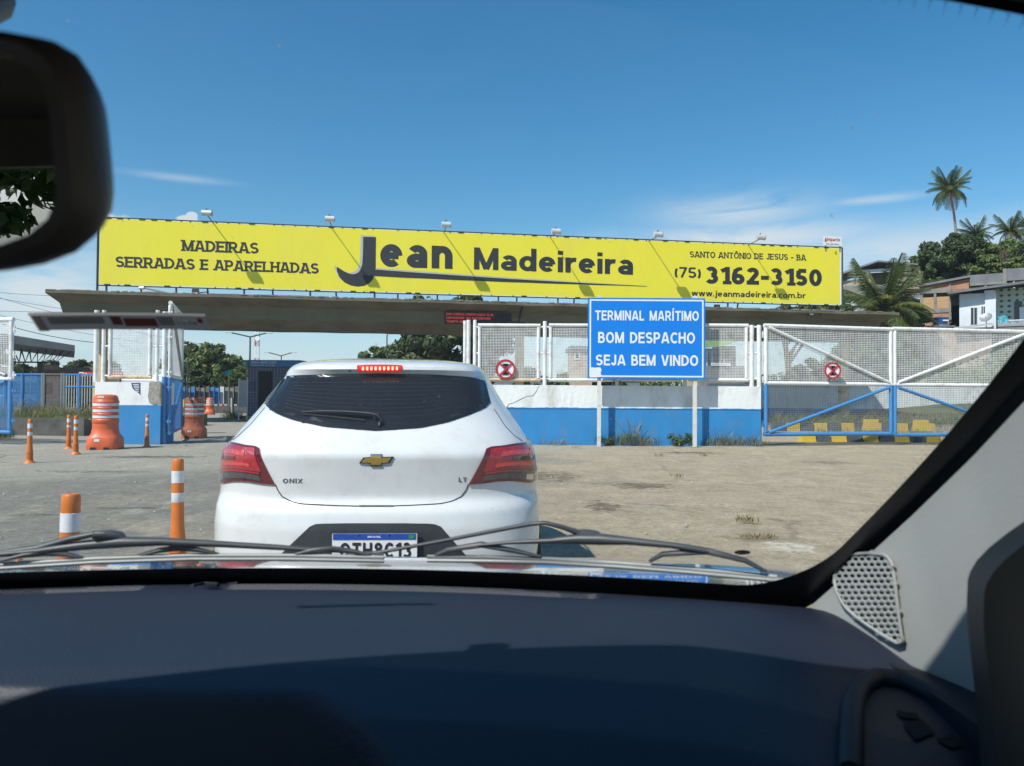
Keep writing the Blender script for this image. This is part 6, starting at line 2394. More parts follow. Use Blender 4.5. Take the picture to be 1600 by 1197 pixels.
it, ib = shrink(g_top, g_bot, 0.93, 0.86)
rear_glass = patch('rear_window', 'hatch_glass', it, ib, 12, 0.004, skirt=0.002)
# black border round the glass: ring between outline and inner outline
b = MB()
outer = g_top + g_bot[::-1]
inner = it + ib[::-1]
n = len(outer)
vs = []
for (p, q) in zip(outer, inner):
    vs += [csurf(*p, 0.0005), csurf(p[0] * 0.999, p[1], 0.0055), csurf(*q, 0.005)]
b.add(vs, [f for i in range(n) for f in (((3 * i, 3 * i + 1, 3 * ((i + 1) % n) + 1, 3 * ((i + 1) % n))), (3 * i + 1, 3 * i + 2, 3 * ((i + 1) % n) + 2, 3 * ((i + 1) % n) + 1))])
b.build('border', 'glass_black', rear_glass, local=True)
hl = MB()
for k in range(9):
    v = 0.18 + 0.075 * k
    t_, _ = shrink(g_top, g_bot, 0.80, 1.0)
    _, b_ = shrink(g_top, g_bot, 0.80, 1.0)
    pts = [csurf(p[0] + (q[0] - p[0]) * v, p[1] + (q[1] - p[1]) * v, 0.0025) for p, q in list(zip(t_, b_))[::3]]
    hl.tube(pts, 0.0008, 4)
tag(hl.build('heating_wire', 'seat_cloth', rear_glass, local=True), kind='stuff')

# tail lamps
lt = [(-1.05, None)] + [hs(*p) for p in ((358, 688.5), (370, 692.6), (386, 696.4), (400, 697.8), (406.5, 701.5))]
lt[0] = (-1.05, lt[1][1] + 0.012)
lb = [(-1.05, None)] + [hs(*p) for p in ((348, 755.0), (368, 751.3), (388, 752), (410, 755.5), (430.5, 757))]
lb[0] = (-1.05, lb[1][1] + 0.02)
LT, LB = resample(lt, 22), resample(lb, 22)
for mir, nm in ((False, 'left'), (True, 'right')):
    lamp = patch('tail_lamp', 'tail_dark', LT, LB, 10, 0.008, mirror=mir, skirt=0.02)
    a_, b_ = shrink(LT, LB, 0.90, 0.60, 0.46, 0.16)
    patch('red_lens', 'tail_red', a_, b_, 8, 0.0115, lamp, mirror=mir)
    for v0, kv, ku in ((0.20, 0.10, 0.72), (0.52, 0.10, 0.76)):
        a_, b_ = shrink(LT, LB, ku, kv, 0.45, v0)
        patch('lit_strip', 'tail_bright', a_, b_, 3, 0.0135, lamp, mirror=mir)
    a_, b_ = shrink(LT, LB, 0.52, 0.10, 0.45, 0.36)
    patch('lens_recess', 'tail_dark', a_, b_, 2, 0.0135, lamp, mirror=mir)
    a_, b_ = shrink(LT, LB, 0.84, 0.15, 0.5, 0.90)
    patch('reversing_lens', 'tail_clear', a_, b_, 3, 0.0125, lamp, mirror=mir)
    a_, b_ = shrink(LT, LB, 0.10, 0.13, 0.52, 0.90)
    patch('reflector', 'chrome', a_, b_, 2, 0.0145, lamp, mirror=mir)
    a_, b_ = shrink(LT, LB, 0.86, 0.05, 0.5, 0.72)
    patch('lens_edge', 'tail_red', a_, b_, 2, 0.0140, lamp, mirror=mir)

# brake lamp in the spoiler
bt = [hs(x, y) for x, y in ((558, 572), (575, 571.2), (594, 571), (612, 571.2), (628.5, 572))]
bb_ = [hs(x, y) for x, y in ((559, 580), (575, 580.6), (594, 580.8), (612, 580.6), (627.5, 580))]
bl_ = patch('brake_light', 'brake_lamp', bt, bb_, 3, 0.006)
for k in range(9):
    p = hs(567.5 + k * 6.6, 575.9)
    c = csurf(*p, 0.009)
    MB().box(c, (0.010, 0.006, 0.018)).build('led', 'brake_led', bl_, local=True)
c = csurf(*hs(546.5, 579), 0.004)
MB().disc(c, 0.006, seg=10, thick=0.006).build('washer_nozzle', 'gap_black', hat, local=True)


# shut lines of the tailgate
def seam(pts, r=0.0028, mir=False, name='shut_line', off=0.0006, m='gap_black', n=24):
    sg = -1 if mir else 1
    pp = [csurf(p[0] * sg, p[1], off) for p in resample(pts, n)]
    return MB().tube(pp, r, 5).build(name, m, hat, local=True)


s1 = [hs(*p) for p in ((414, 637), (402, 651), (390, 665), (374, 680), (364, 687.5))]
s2 = [hs(*p) for p in ((430.5, 757), (434, 766), (441, 776), (454, 783.5), (472, 787.5), (520, 790), (560, 791))]
for mir in (False, True):
    seam(s1, 0.0022, mir)
    seam(s2, 0.003, mir)
mid = [hs(560, 791), hs(600, 791.3)]
seam([s2[-1], (-s2[-1][0], s2[-1][1])], 0.003)
# handle lip
ht = [hs(562, 789.3), hs(567, 787.5), hs(590, 787.3), hs(608, 787.5), hs(613, 789.3)]
hb = [hs(561, 791), hs(567, 791), hs(590, 791), hs(608, 791), hs(614, 791)]
patch('tailgate_handle', 'car_white', ht, hb, 2, 0.012, skirt=0.02)
# plastic insert of the bumper with the number plate
pt = resample([hs(484, 823), hs(495, 818.3), hs(540, 817.6), hs(630, 817.6), hs(677, 818.3), hs(689, 823)], 21)
pb = [(-0.50, 0.33), (-0.48, 0.32), (0.48, 0.32), (0.50, 0.33)]
pb = resample(pb, 21)
patch('bumper_insert', 'car_trim', pt, pb, 14, 0.004)
pc = csurf(*hs(586, 852), 0.018)
zt_ = csurf(*hs(586, 831.5)).z
pw, ph = 0.40, 0.13
pz_ = zt_ - ph / 2
plate = MB().box((pc.x, pc.y, pz_), (pw, 0.006, ph)).build('number_plate', 'plate_white', hat, local=True)
py_ = pc.y - 0.0035
MB().box((pc.x, py_ - 0.001, pz_ + ph / 2 - 0.0175), (pw - 0.012, 0.002, 0.027)).build('blue_band', 'plate_blue', plate, local=True)
place_text('lettering', 'BRASIL', 'plate_white', plate, (pc.x - 0.032, py_, pz_ + ph / 2 - 0.022), (1, 0, 0), (0, 0, 1), 0.064, 0.009, (0, -0.003, 0), local=True)
place_text('lettering', 'QTH8C13', 'sign_black', plate, (pc.x - 0.162, py_, pz_ - 0.052), (1, 0, 0), (0, 0, 1), 0.334, 0.072, (0, -0.002, 0), bold=0.19, gap=0.15, local=True)
fr = MB()
for x0, x1, z0, z1 in ((-pw / 2 - .004, pw / 2 + .004, ph / 2, ph / 2 + .004), (-pw / 2 - .004, pw / 2 + .004, -ph / 2 - .004, -ph / 2), (-pw / 2 - .004, -pw / 2, -ph / 2, ph / 2), (pw / 2, pw / 2 + .004, -ph / 2, ph / 2)):
    fr.box((pc.x + (x0 + x1) / 2, pc.y - 0.001, pz_ + (z0 + z1) / 2), (x1 - x0, 0.008, z1 - z0))
fr.build('frame', 'rubber', plate, local=True)
MB().box((pc.x + pw / 2 - 0.027, py_ - 0.0028, pz_ + ph / 2 - 0.0175), (0.026, 0.001, 0.019)).build('flag_emblem', 'sign_green', plate, local=True)
for dx in (-0.07, 0.07):
    MB().disc((pc.x + dx, py_ - 0.003, pz_ + ph / 2 - 0.011), 0.004, seg=8, thick=0.002).build('screw', 'chrome', plate, local=True)
# bow tie emblem
em = [(715, 543), (735, 518), (768, 516), (768, 504), (820, 504), (820, 516), (874, 514), (856, 543), (820, 545), (820, 558), (768, 558), (768, 545)]
em = [(x / 2.963 + 320, y / 2.963 + 540) for x, y in em]
ex, ey = sum(p[0] for p in em) / 12, sum(p[1] for p in em) / 12
pts = [csurf(*hs(*p), 0.007) for p in em]
emb = MB().prism(pts, (0, 0.008, 0)).build('emblem', 'chrome', hat, local=True)
pts = [csurf(*hs(ex + (p[0] - ex) * 0.88, ey + (p[1] - ey) * 0.74), 0.0095) for p in em]
MB().prism(pts, (0, 0.004, 0)).build('emblem_face', 'gold', emb, local=True)
for s, x0, x1, yb, hh in (('ONIX', 442, 473, 755, 7.2), ('LT', 716.5, 729.5, 753, 7)):
    A, B_ = csurf(*hs(x0, yb), 0.0015), csurf(*hs(x1, yb), 0.0015)
    C_ = csurf(*hs(x0, yb - hh), 0.0015)
    ux = (B_ - A)
    wd = ux.length
    ux.normalize()
    uy = (C_ - A)
    hgt = uy.length
    uy.normalize()
    nn = ux.cross(uy).normalized()
    if nn.y > 0:
        nn = -nn
    place_text('badge_lettering', s, 'badge_grey', hat, A, ux, uy, wd, hgt, nn * 0.0006, bold=0.2, gap=0.14, local=True)
# rear wiper
wp = MB()
wpts = [csurf(*hs(*p), o) for p, o in (((473, 646), 0.012), ((500, 646.2), 0.02), ((540, 648), 0.026), ((575, 651), 0.028), ((592, 654), 0.028), ((597, 662), 0.018), ((592, 666), 0.008))]
wp.tube(wpts, [0.004, 0.006, 0.008, 0.010, 0.013, 0.012, 0.014], 8, flat=0.7)
rw_ = wp.build('rear_wiper', 'car_trim', hat, smooth=60, local=True)
MB().tube([csurf(*hs(*p), 0.008) for p in ((474, 648.5), (510, 652), (545, 656), (570, 658.5))], 0.005, 6).build('wiper_blade', 'rubber', rw_, local=True)
# seats seen through the glass
for x in (-0.36, 0.0, 0.36):
    MB().lathe([(0.06, -0.07), (0.12, -0.05), (0.125, 0.05), (0.06, 0.085)], c=(x, 0.78, 1.06), n=14, sq=(3, 3, 3, 3)).build('headrest', 'seat_cloth', hat, smooth=60, local=True)
MB().box((0, 0.8, 0.72), (1.2, 0.16, 0.55)).build('rear_seat', 'seat_cloth', hat, local=True)
for x in (-0.36, 0.36):
    MB().box((x, 1.75, 0.85), (0.5, 0.14, 0.62), taper=0.85).build('front_seat', 'seat_cloth', hat, local=True)
    MB().lathe([(0.07, -0.08), (0.13, -0.05), (0.13, 0.06), (0.07, 0.1)], c=(x, 1.75, 1.24), n=14, sq=(3, 3, 3, 3)).build('headrest', 'seat_cloth', hat, smooth=60, local=True)
MB().box((0, 0.52, 0.93), (1.15, 0.45, 0.02)).build('parcel_shelf', 'seat_cloth', hat, local=True)
# side windows
for sg in (-1, 1):
    rows_ = []
    for j in range(9):
        z = 0.99 + 0.36 * j / 8
        w = interp(CW, z)
        y0, y1 = 0.80 + 0.45 * j / 8, 2.72 - 0.75 * (j / 8)
        rows_.append([(sg * (w + 0.004), y0 + (y1 - y0) * i / 12, z) for i in range(13)])
    MB().grid(rows_).build('side_window', 'glass_black', hat, smooth=60, local=True)
    for yy in (0.68, 3.21):
        t_ = MB()
        prof = [(0.19, -0.09), (0.27, -0.095), (0.298, -0.07), (0.305, 0.0), (0.298, 0.07), (0.27, 0.095), (0.19, 0.09)]
        n = 28
        vs, fs = [], []
        for r_, o_ in prof:
            for k in range(n):
                an = 2 * math.pi * k / n
                vs.append((sg * (0.765 + o_), yy + math.cos(an) * r_, 0.30 + math.sin(an) * r_))
        for i in range(len(prof) - 1):
            for k in range(n):
                fs.append((i * n + k, i * n + (k + 1) % n, (i + 1) * n + (k + 1) % n, (i + 1) * n + k))
        t_.add(vs, fs)
        wh = t_.build('wheel', 'rubber', hat, smooth=50, local=True)
        rm = MB().disc((sg * 0.85, yy, 0.30), 0.195, n=(sg, 0, 0), seg=24, thick=0.05)
        for k in range(5):
            an = 2 * math.pi * k / 5
            rm.box((sg * 0.858, yy + math.cos(an) * 0.1, 0.30 + math.sin(an) * 0.1), (0.012, 0.05, 0.05))
        rm.build('rim', 'alloy', wh, local=True)
        MB().disc((sg * (interp(CW, 0.35) + 0.004), yy, 0.30), 0.35, n=(sg, 0, 0), seg=26, thick=0.003).build('wheel_arch', 'gap_black', hat, local=True)
    mm_ = MB().lathe([(0.03, -0.07), (0.055, -0.05), (0.06, 0.02), (0.04, 0.07)], c=(sg * 0.81, 2.5, 0.99), n=12, sq=(3, 3, 3, 3))
    mm_.build('door_mirror', 'car_white', hat, smooth=50, local=True)
    MB().box((sg * (interp(CW, 0.88) + 0.01), 1.75, 0.9), (0.02, 0.18, 0.03)).build('door_handle', 'car_white', hat, local=True)

# ================================================================== the car the picture is taken from
XC = -0.28
cab = thing('car', 'dark cabin with navy black dashboard from which the view is taken', 'car', (XC, -0.4, 0))
mat('dash_plastic', (0.012, 0.018, 0.034), 0.55, var=0.10, vscale=4, bump=0.14, bscale=380, spec=0.5)
mat('dash_dark', (0.010, 0.014, 0.024), 0.6, var=0.1, vscale=4, bump=0.1, bscale=400)
mat('trim_grey', (0.40, 0.42, 0.415), 0.6, var=0.03, vscale=3, bump=0.05, bscale=300, dirt=(0.30, 0.31, 0.31), dscale=5, damt=0.4)
mat('headliner', (0.09, 0.09, 0.092), 0.95, var=0.05, bump=0.2, bscale=200)
mat('frit_black', (0.006, 0.006, 0.007), 0.35)
mat('wiper_black', (0.050, 0.056, 0.062), 0.45, var=0.15, vscale=20, spec=0.5)
mat('wiper_rail', (0.25, 0.265, 0.27), 0.45, metal=0.2, var=0.1, vscale=20)
mat('bonnet_paint', (0.016, 0.017, 0.019), 0.12, coat=1.0, spec=1.0, var=0.1)
mat('mirror_case', (0.085, 0.082, 0.082), 0.5, var=0.1)
m_ = mat('mirror_silver', (0.75, 0.77, 0.78), 0.0, metal=1.0, var=0.0)
mat_thin('sticker_grey', (0.5, 0.5, 0.47))
mat_thin('sticker_dark', (0.16, 0.15, 0.15))
mat_thin('sticker_red', (0.34, 0.13, 0.10))
mat_thin('sticker_pale', (0.6, 0.58, 0.55))
mat_glass('windscreen_glass', (0.965, 0.985, 0.98), 0.55, 0.0, grime=0.018)


def WS(u, v, off=0.0):
    """windscreen: u -1..1 across, v 0 base to 1 header; off outward"""
    hw = 0.655 + 0.195 * v * (1 - v)
    uu = u * hw
    yb, zb = 1.10 - 0.33 * uu * uu, 0.985 + 0.03 * uu * uu
    yt, zt_ = 0.44 - 0.18 * uu * uu, 1.555 - 0.30 * uu * uu
    bl_ = 0.12 * v * (1 - v)
    p = Vector((XC + uu, yb + (yt - yb) * v + 0.62 * bl_, zb + (zt_ - zb) * v + 0.78 * bl_))
    if off:
        p = p + Vector((0.15 * u, 0.62, 0.77)).normalized() * off
    return p


def ws(px, py, off=0.0):
    return solve2(lambda u, v: WS(u, v, off), px, py, ((px - 420) / 1000, 0.1), (-1.3, -0.4), (1.3, 1.3))


b = MB()
b.grid([[WS(-1 + 2 * i / 40, j / 30) for i in range(41)] for j in range(31)])
wsc = b.build('windscreen', 'windscreen_glass', cab, smooth=80)


# black printed border with a rounded inner edge
def ring_pts(n=240):
    u0, v0, v1, ru, rv = 0.953, 0.042, 0.975, 0.10, 0.13
    out = []
    seq = [(u0 - ru, v0 + rv, -90, 0), (u0 - ru, v1 - rv, 0, 90), (-u0 + ru, v1 - rv, 90, 180), (-u0 + ru, v0 + rv, 180, 270)]
    for cu, cv, d0, d1 in seq:
        for k in range(13):
            d = R(d0 + (d1 - d0) * k / 12)
            out.append((cu + ru * math.cos(d), cv + rv * math.sin(d)))
    # resample closed polyline evenly
    out.append(out[0])
    return resample(out, n + 1)[:-1]


inn = ring_pts()
vs = []
for u, v in inn:
    m = max(abs(u) / 1.0, abs(v - 0.5) / 0.5)
    vo = 0.5 + (v - 0.5) / m
    vs += [WS(u, v, -0.0015), WS(u / m, vo if vo > 0.001 else -0.10, -0.0015)]
n = len(inn)
MB().add(vs, [(2 * i, 2 * i + 1, 2 * ((i + 1) % n) + 1, 2 * ((i + 1) % n)) for i in range(n)]).build('printed_border', 'frit_black', wsc)
dots = MB()
for i, (u, v) in enumerate(inn):
    du, dv = u / 0.945, (v - 0.505) / 0.45
    for row in range(3):
        for sub in range(2):
            f = (i + sub * 0.5 + row * 0.25)
            k = int(f) % n
            u_, v_ = inn[k]
            u2, v2 = inn[(k + 1) % n]
            fr_ = f - int(f)
            uu_, vv_ = u_ + (u2 - u_) * fr_, v_ + (v2 - v_) * fr_
            s = 1 - 0.007 * (row + 0.6)
            uu_, vv_ = uu_ * s, 0.5 + (vv_ - 0.5) * s
            c = WS(uu_, vv_, -0.0014)
            e1 = (WS(uu_ + 0.002, vv_, -0.0014) - c).normalized()
            e2 = (WS(uu_, vv_ + 0.002, -0.0014) - c).normalized()
            r_ = 0.0008 - 0.0002 * row
            dots.add([c + e1 * r_, c + e2 * r_, c - e1 * r_, c - e2 * r_], [(0, 1, 2, 3)])
tag(dots.build('printed_dot', 'frit_black', wsc), kind='stuff')
# maker's mark low on the glass
c = WS(*ws(1160, 862), -0.001)
e1 = (WS(*ws(1170, 862), -0.001) - c).normalized()
e2 = (WS(*ws(1160, 856), -0.001) - c).normalized()
mk = MB().add([c + e1 * 0.0095 * math.cos(k * math.pi / 12) + e2 * 0.0048 * math.sin(k * math.pi / 12) for k in range(24)], [tuple(range(24))]).build('maker_mark', 'frit_black', wsc)
place_text('lettering', 'KIA', 'sticker_pale', mk, c - e1 * 0.006 - e2 * 0.002, e1, e2, 0.012, 0.004, -Vector((0, 0.62, 0.77)) * 0.0006, bold=0.16)
place_text('fine_print', 'LAMINATED', 'sticker_dark', wsc, c - e1 * 0.011 - e2 * 0.0105, e1, e2, 0.022, 0.0022, -Vector((0, 0.62, 0.77)) * 0.0006, bold=0.14)

# dust specks and dried drops on the glass
dst = MB()
for k in range(170):
    u_, v_ = random.uniform(-0.9, 0.9), random.uniform(0.08, 0.9)
    c_ = WS(u_, v_, 0.001)
    f1 = (WS(u_ + 0.002, v_, 0.001) - c_).normalized()
    f2 = (WS(u_, v_ + 0.002, 0.001) - c_).normalized()
    r_ = random.choice((0.0004, 0.0006, 0.0009))
    dst.add([c_ + f1 * r_ * math.cos(t * 1.047) + f2 * r_ * random.uniform(0.7, 1.2) * math.sin(t * 1.047) for t in range(6)], [tuple(range(6))])
mat_thin('speck', (0.45, 0.44, 0.42), 0.7)
tag(dst.build('dust_speck', 'speck', wsc), kind='stuff')

# sticker strip hanging in the view, upper left
so = [ws(*p) for p in ((45, 486.5), (321, 487.5), (331, 513), (63, 514))]


def stk(s, t, off=-0.002):
    (a, b_, c_, d) = so
    u = (a[0] * (1 - s) + b_[0] * s) * (1 - t) + (d[0] * (1 - s) + c_[0] * s) * t
    v = (a[1] * (1 - s) + b_[1] * s) * (1 - t) + (d[1] * (1 - s) + c_[1] * s) * t
    return WS(u, v, off)


def stk_rect(name, m, s0, s1, t0, t1, off, parent):
    b = MB()
    b.grid([[stk(s0 + (s1 - s0) * i / 12, t0 + (t1 - t0) * j / 2, off) for i in range(13)] for j in range(3)])
    return b.build(name, m, parent)


tg = stk_rect('toll_sticker', 'sticker_dark', 0, 1, 0, 1, -0.002, cab)
stk_rect('strip', 'sticker_grey', 0.09, 0.40, 0.22, 0.62, -0.003, tg)
stk_rect('strip', 'sticker_red', 0.44, 0.50, 0.2, 0.7, -0.003, tg)
stk_rect('strip', 'sticker_red', 0.51, 0.70, 0.30, 0.78, -0.003, tg)
stk_rect('strip', 'sticker_grey', 0.71, 0.80, 0.22, 0.72, -0.003, tg)
stk_rect('edge_strip', 'sticker_pale', 0, 1, -0.02, 0.12, -0.0032, tg)
stk_rect('edge_strip', 'sticker_pale', 0.0, 0.06, 0.12, 1.0, -0.0032, tg)
o_ = stk(0.82, 0.60, -0.004)
e1 = (stk(0.95, 0.60, -0.004) - o_).normalized()
e2 = (stk(0.82, 0.2, -0.004) - o_).normalized()
place_text('lettering', 'SEM', 'sticker_pale', tg, o_, e1, e2, 0.019, 0.006, -Vector((0, 0.62, 0.77)) * 0.0008)
stk_rect('arrow_mark', 'sticker_red', 0.945, 0.975, 0.2, 0.5, -0.004, tg)

# ------------------------------------------------------------------ bonnet
b = MB()
rows_ = []
for j in range(28):
    t = j / 27
    row = []
    for i in range(41):
        uu = -0.78 + 1.56 * i / 40
        y0 = 1.075 - 0.30 * uu * uu
        y = y0 + t * (1.05 - 0.25 * uu * uu)
        d = y - y0
        e = y - 1.05
        z = 0.984 - 0.04 * e - 0.14 * e * e - 0.10 * max(0, abs(uu) - 0.62) ** 1.5
        row.append((XC + uu, y, z))
    rows_.append(row)
b.grid(rows_)
b.build('bonnet', 'bonnet_paint', cab, smooth=60)
b = MB()
rows_ = []
for j in range(5):
    row = []
    for i in range(41):
        uu = -0.70 + 1.40 * i / 40
        y0 = 1.10 - 0.33 * uu * uu
        row.append((XC + uu, y0 - 0.015 + 0.02 * j, 0.955 + 0.03 * uu * uu - 0.006 * (j % 2)))
    rows_.append(row)
b.grid(rows_)
b.build('cowl', 'dash_dark', cab, smooth=60)
# front of the car below the bonnet
b = MB()
for sg in (-1, 1):
    b.box((XC + sg * 0.72, 1.45, 0.42), (0.14, 1.1, 0.6))
b.box((XC, 1.75, 0.42), (1.4, 0.3, 0.6))
b.build('front_body', 'bonnet_paint', cab)

# ------------------------------------------------------------------ wipers on the glass
def wp_pts(spec):
    return [WS(*ws(x, y, o), o) for x, y, o in spec]


def wiper(parent, arm, bridge, rail, yokes, hub):
    w = MB().tube(wp_pts([s[:3] for s in arm]), [s[3] * 0.72 for s in arm], 10, flat=0.75).build('wiper', 'wiper_black', parent, smooth=60)
    MB().tube(wp_pts([s[:3] for s in bridge]), [s[3] * 0.66 for s in bridge], 8, flat=0.8).build('bridge', 'wiper_black', w, smooth=60)
    MB().tube(wp_pts(rail), 0.0033, 6).build('blade_rail', 'wiper_rail', w, smooth=60)
    MB().tube(wp_pts([(x, y + 5.5, o - 0.005) for x, y, o in rail]), 0.0026, 6).build('rubber_lip', 'wiper_rail', w, smooth=60)
    for y_ in yokes:
        MB().tube(wp_pts(y_), [0.0022, 0.0035, 0.0045, 0.0035, 0.0022], 6).build('yoke', 'wiper_black', w, smooth=60)
    h_ = MB().tube(wp_pts([s[:3] for s in hub]), [s[3] * 0.62 for s in hub], 8).build('hook', 'wiper_black', w, smooth=60)
    return w


wiper(cab, [(-120, 885, 0.022, 0.006), (0, 864, 0.024, 0.007), (60, 856, 0.027, 0.008), (110, 842, 0.030, 0.009), (150, 833.5, 0.030, 0.007), (165, 834, 0.03, 0.008)],
      [(-60, 872, 0.016, 0.005), (60, 861, 0.02, 0.008), (130, 852, 0.024, 0.0125), (190, 847, 0.024, 0.0145), (250, 846, 0.022, 0.011), (340, 850, 0.02, 0.0085), (430, 855, 0.018, 0.0075), (520, 861, 0.016, 0.0045), (600, 866, 0.014, 0.003)],
      [(-140, 893, 0.010), (0, 883, 0.010), (150, 873.5, 0.010), (300, 868.5, 0.010), (450, 868.5, 0.010), (600, 871.5, 0.010)],
      [[(0, 876, 0.011), (35, 868, 0.014), (70, 864, 0.018), (105, 866, 0.014), (130, 872, 0.011)], [(215, 869, 0.011), (250, 860, 0.014), (280, 856, 0.018), (310, 859, 0.014), (342, 866, 0.011)],
       [(462, 866, 0.011), (485, 860, 0.014), (520, 858, 0.018), (555, 862, 0.014), (580, 869, 0.011)]],
      [(145, 836, 0.028, 0.009), (172, 836, 0.030, 0.012), (188, 838, 0.03, 0.011), (196, 843, 0.026, 0.006)])
wiper(cab, [(540, 868, 0.020, 0.0045), (600, 862, 0.024, 0.0048), (700, 843.5, 0.028, 0.0050), (780, 828, 0.030, 0.0052), (830, 818.5, 0.030, 0.0055), (852, 817, 0.030, 0.0055), (880, 824, 0.030, 0.0058), (905, 833, 0.030, 0.008)],
      [(748, 852, 0.016, 0.004), (800, 847.5, 0.018, 0.0048), (860, 845, 0.02, 0.007), (905, 842, 0.024, 0.014), (940, 842.5, 0.024, 0.0145), (980, 845, 0.022, 0.010), (1050, 852, 0.02, 0.0075), (1100, 860, 0.018, 0.008), (1120, 864, 0.018, 0.005)],
      [(668, 870.5, 0.010), (760, 871.5, 0.010), (860, 874.5, 0.010), (960, 880, 0.010), (1080, 889.5, 0.010), (1214, 902, 0.010)],
      [[(680, 868, 0.011), (700, 859, 0.014), (752, 851, 0.018), (800, 860, 0.014), (845, 870, 0.011)], [(1015, 877, 0.011), (1035, 866, 0.014), (1105, 861, 0.018), (1165, 876, 0.014), (1197, 893, 0.011)]],
      [(900, 835, 0.028, 0.010), (918, 836, 0.031, 0.013), (932, 838, 0.031, 0.012), (940, 842, 0.026, 0.007)])


# ------------------------------------------------------------------ dashboard
def edge_y(X):
    # near edge of the upper pad: it steps back in front of the instruments on the left
    if X < -0.21:
        return 0.735
    return 0.735 - 0.22 * sstep(-0.21, 0.06, X)


def DS(X, y):
    uu = X - XC
    yb = 1.10 - 0.33 * uu * uu
    d = yb - y
    z = interp(((-0.05, 0.958), (0.0, 0.966), (0.02, 0.974), (0.05, 0.979), (0.12, 0.981), (0.22, 0.977), (0.32, 0.966), (0.40, 0.948), (0.46, 0.92), (0.54, 0.86), (0.62, 0.74)), d)
    z += 0.02 * uu * uu + 0.014
    # recessed defroster outlets along the back edge
    for c0, c1 in ((-0.80, -0.50), (-0.40, 0.115)):
        z -= 0.018 * sstep(c0 - 0.012, c0 + 0.012, X) * (1 - sstep(c1 - 0.012, c1 + 0.012, X)) * sstep(0.022, 0.030, d) * (1 - sstep(0.055, 0.075, d))
    e = edge_y(X) - y
    z -= 0.075 * sstep(0.0, 0.035, e) + 0.08 * sstep(0.05, 0.10, e) * (1 if X < 0.1 else 0)
    # falls away towards the door
    z -= 0.030 * sstep(0.15, 0.40, X) * sstep(0.06, 0.20, d)
    z -= 0.16 * sstep(0.36, 0.47, X) * sstep(0.26, 0.42, d)
    return Vector((X, y, z))


b = MB()
NXD, NYD = 220, 130
rows_ = []
for j in range(NYD + 1):
    row = []
    for i in range(NXD + 1):
        X = XC - 0.70 + 1.46 * i / NXD
        uu = X - XC
        yb = 1.095 - 0.33 * uu * uu
        y = yb - (yb - 0.44) * (j / NYD)
        row.append(DS(X, y))
    rows_.append(row)
b.grid(rows_)
dash = b.build('dashboard', 'dash_plastic', cab, smooth=50)


def dpx(px, py, off=0.0):
    X, y = solve2(lambda x_, y_: DS(x_, y_), px, py, ((px - 800) / 1200 * 0.78, 0.78), (-1.0, 0.45), (0.5, 1.09))
    p = DS(X, y)
    return p + Vector((0, 0, off))


MB().tube([dpx(x, y, 0.001) for x, y in ((300, 917), (318, 913.5), (340, 914.5))], 0.003, 6).build('sensor_edge', 'dash_dark', dash)
MB().tube([dpx(x, y, 0.002) for x, y in ((345, 917), (360, 914.5), (372, 914))], 0.0035, 6).build('sensor_edge', 'dash_dark', dash)
# cover panel of the lower left, seen as a dark arc
# air outlet at the right end
vent = [(1330, 1215), (1331, 1150), (1334, 1105), (1345, 1078), (1372, 1066), (1410, 1070), (1455, 1090), (1510, 1122), (1560, 1155), (1605, 1190)]
ao = MB().tube([dpx(x, y, 0.004) for x, y in vent], 0.010, 10).build('air_outlet', 'dash_dark', dash, smooth=60)
for k, q in enumerate((((1398, 1112), (1432, 1118), (1440, 1128), (1408, 1124)), ((1410, 1132), (1440, 1128), (1462, 1148), (1430, 1160)), ((1462, 1158), (1488, 1152), (1506, 1168), (1485, 1172)))):
    pts = [dpx(x, y, 0.002) for x, y in q]
    MB().add(pts, [(0, 1, 2, 3)]).build('outlet_opening', 'dark_inside', ao)
# ------------------------------------------------------------------ right pillar trim
A = [WS(0.985, v, -0.012) for v in (-0.06, 0.0, 0.08, 0.18, 0.3, 0.45, 0.6, 0.8, 1.0)]
Bp = [(0.335, 1.00, 0.93), (0.37, 0.93, 0.93), (0.40, 0.86, 0.925), (0.425, 0.79, 0.92), (0.445, 0.72, 0.93), (0.46, 0.62, 0.98), (0.47, 0.52, 1.08), (0.46, 0.40, 1.24), (0.44, 0.31, 1.40)]
b = MB()
rows_ = []


def lerp_pl(pl, t):
    t = min(0.99999, max(0, t)) * (len(pl) - 1)
    k = int(t)
    return Vector(pl[k]).lerp(Vector(pl[k + 1]), t - k)


def TR(s, t, off=0.0):
    a_, b_ = lerp_pl(A, t), lerp_pl(Bp, t)
    p = a_.lerp(b_, s)
    bul = 4 * s * (1 - s)
    p.x -= 0.012 * bul + 0.018 * (1 - s) ** 3 * 0
    p.x -= off
    p.y -= off * 0.5
    return p


for j in range(61):
    rows_.append([TR(i / 20, j / 60) for i in range(21)])
b.grid(rows_)
trim = b.build('pillar_trim', 'trim_grey', cab, smooth=60)

# speaker grille with its holes
go = [(1329, 866.5), (1360, 864.5), (1384, 867), (1394, 880), (1399, 915), (1404, 960), (1410.5, 1003), (1402, 1005), (1372, 988), (1340, 966), (1317, 945), (1305, 920), (1304, 900), (1312, 882)]


_GC = {}


def gpt(x, y, off):
    """grille shell: the trim's own surface pulled towards the cabin"""
    k = (round(x, 1), round(y, 1))
    if k not in _GC:
        s_, t_ = solve2(lambda s, t: TR(s, t), x, y, (0.5, 0.2), (-0.2, 0.0), (1.2, 0.95))
        _GC[k] = TR(s_, t_)
    q = _GC[k]
    cm = Vector((0, 0, CAM_H))
    d = (cm - q).normalized()
    return q + d * (0.008 + off)


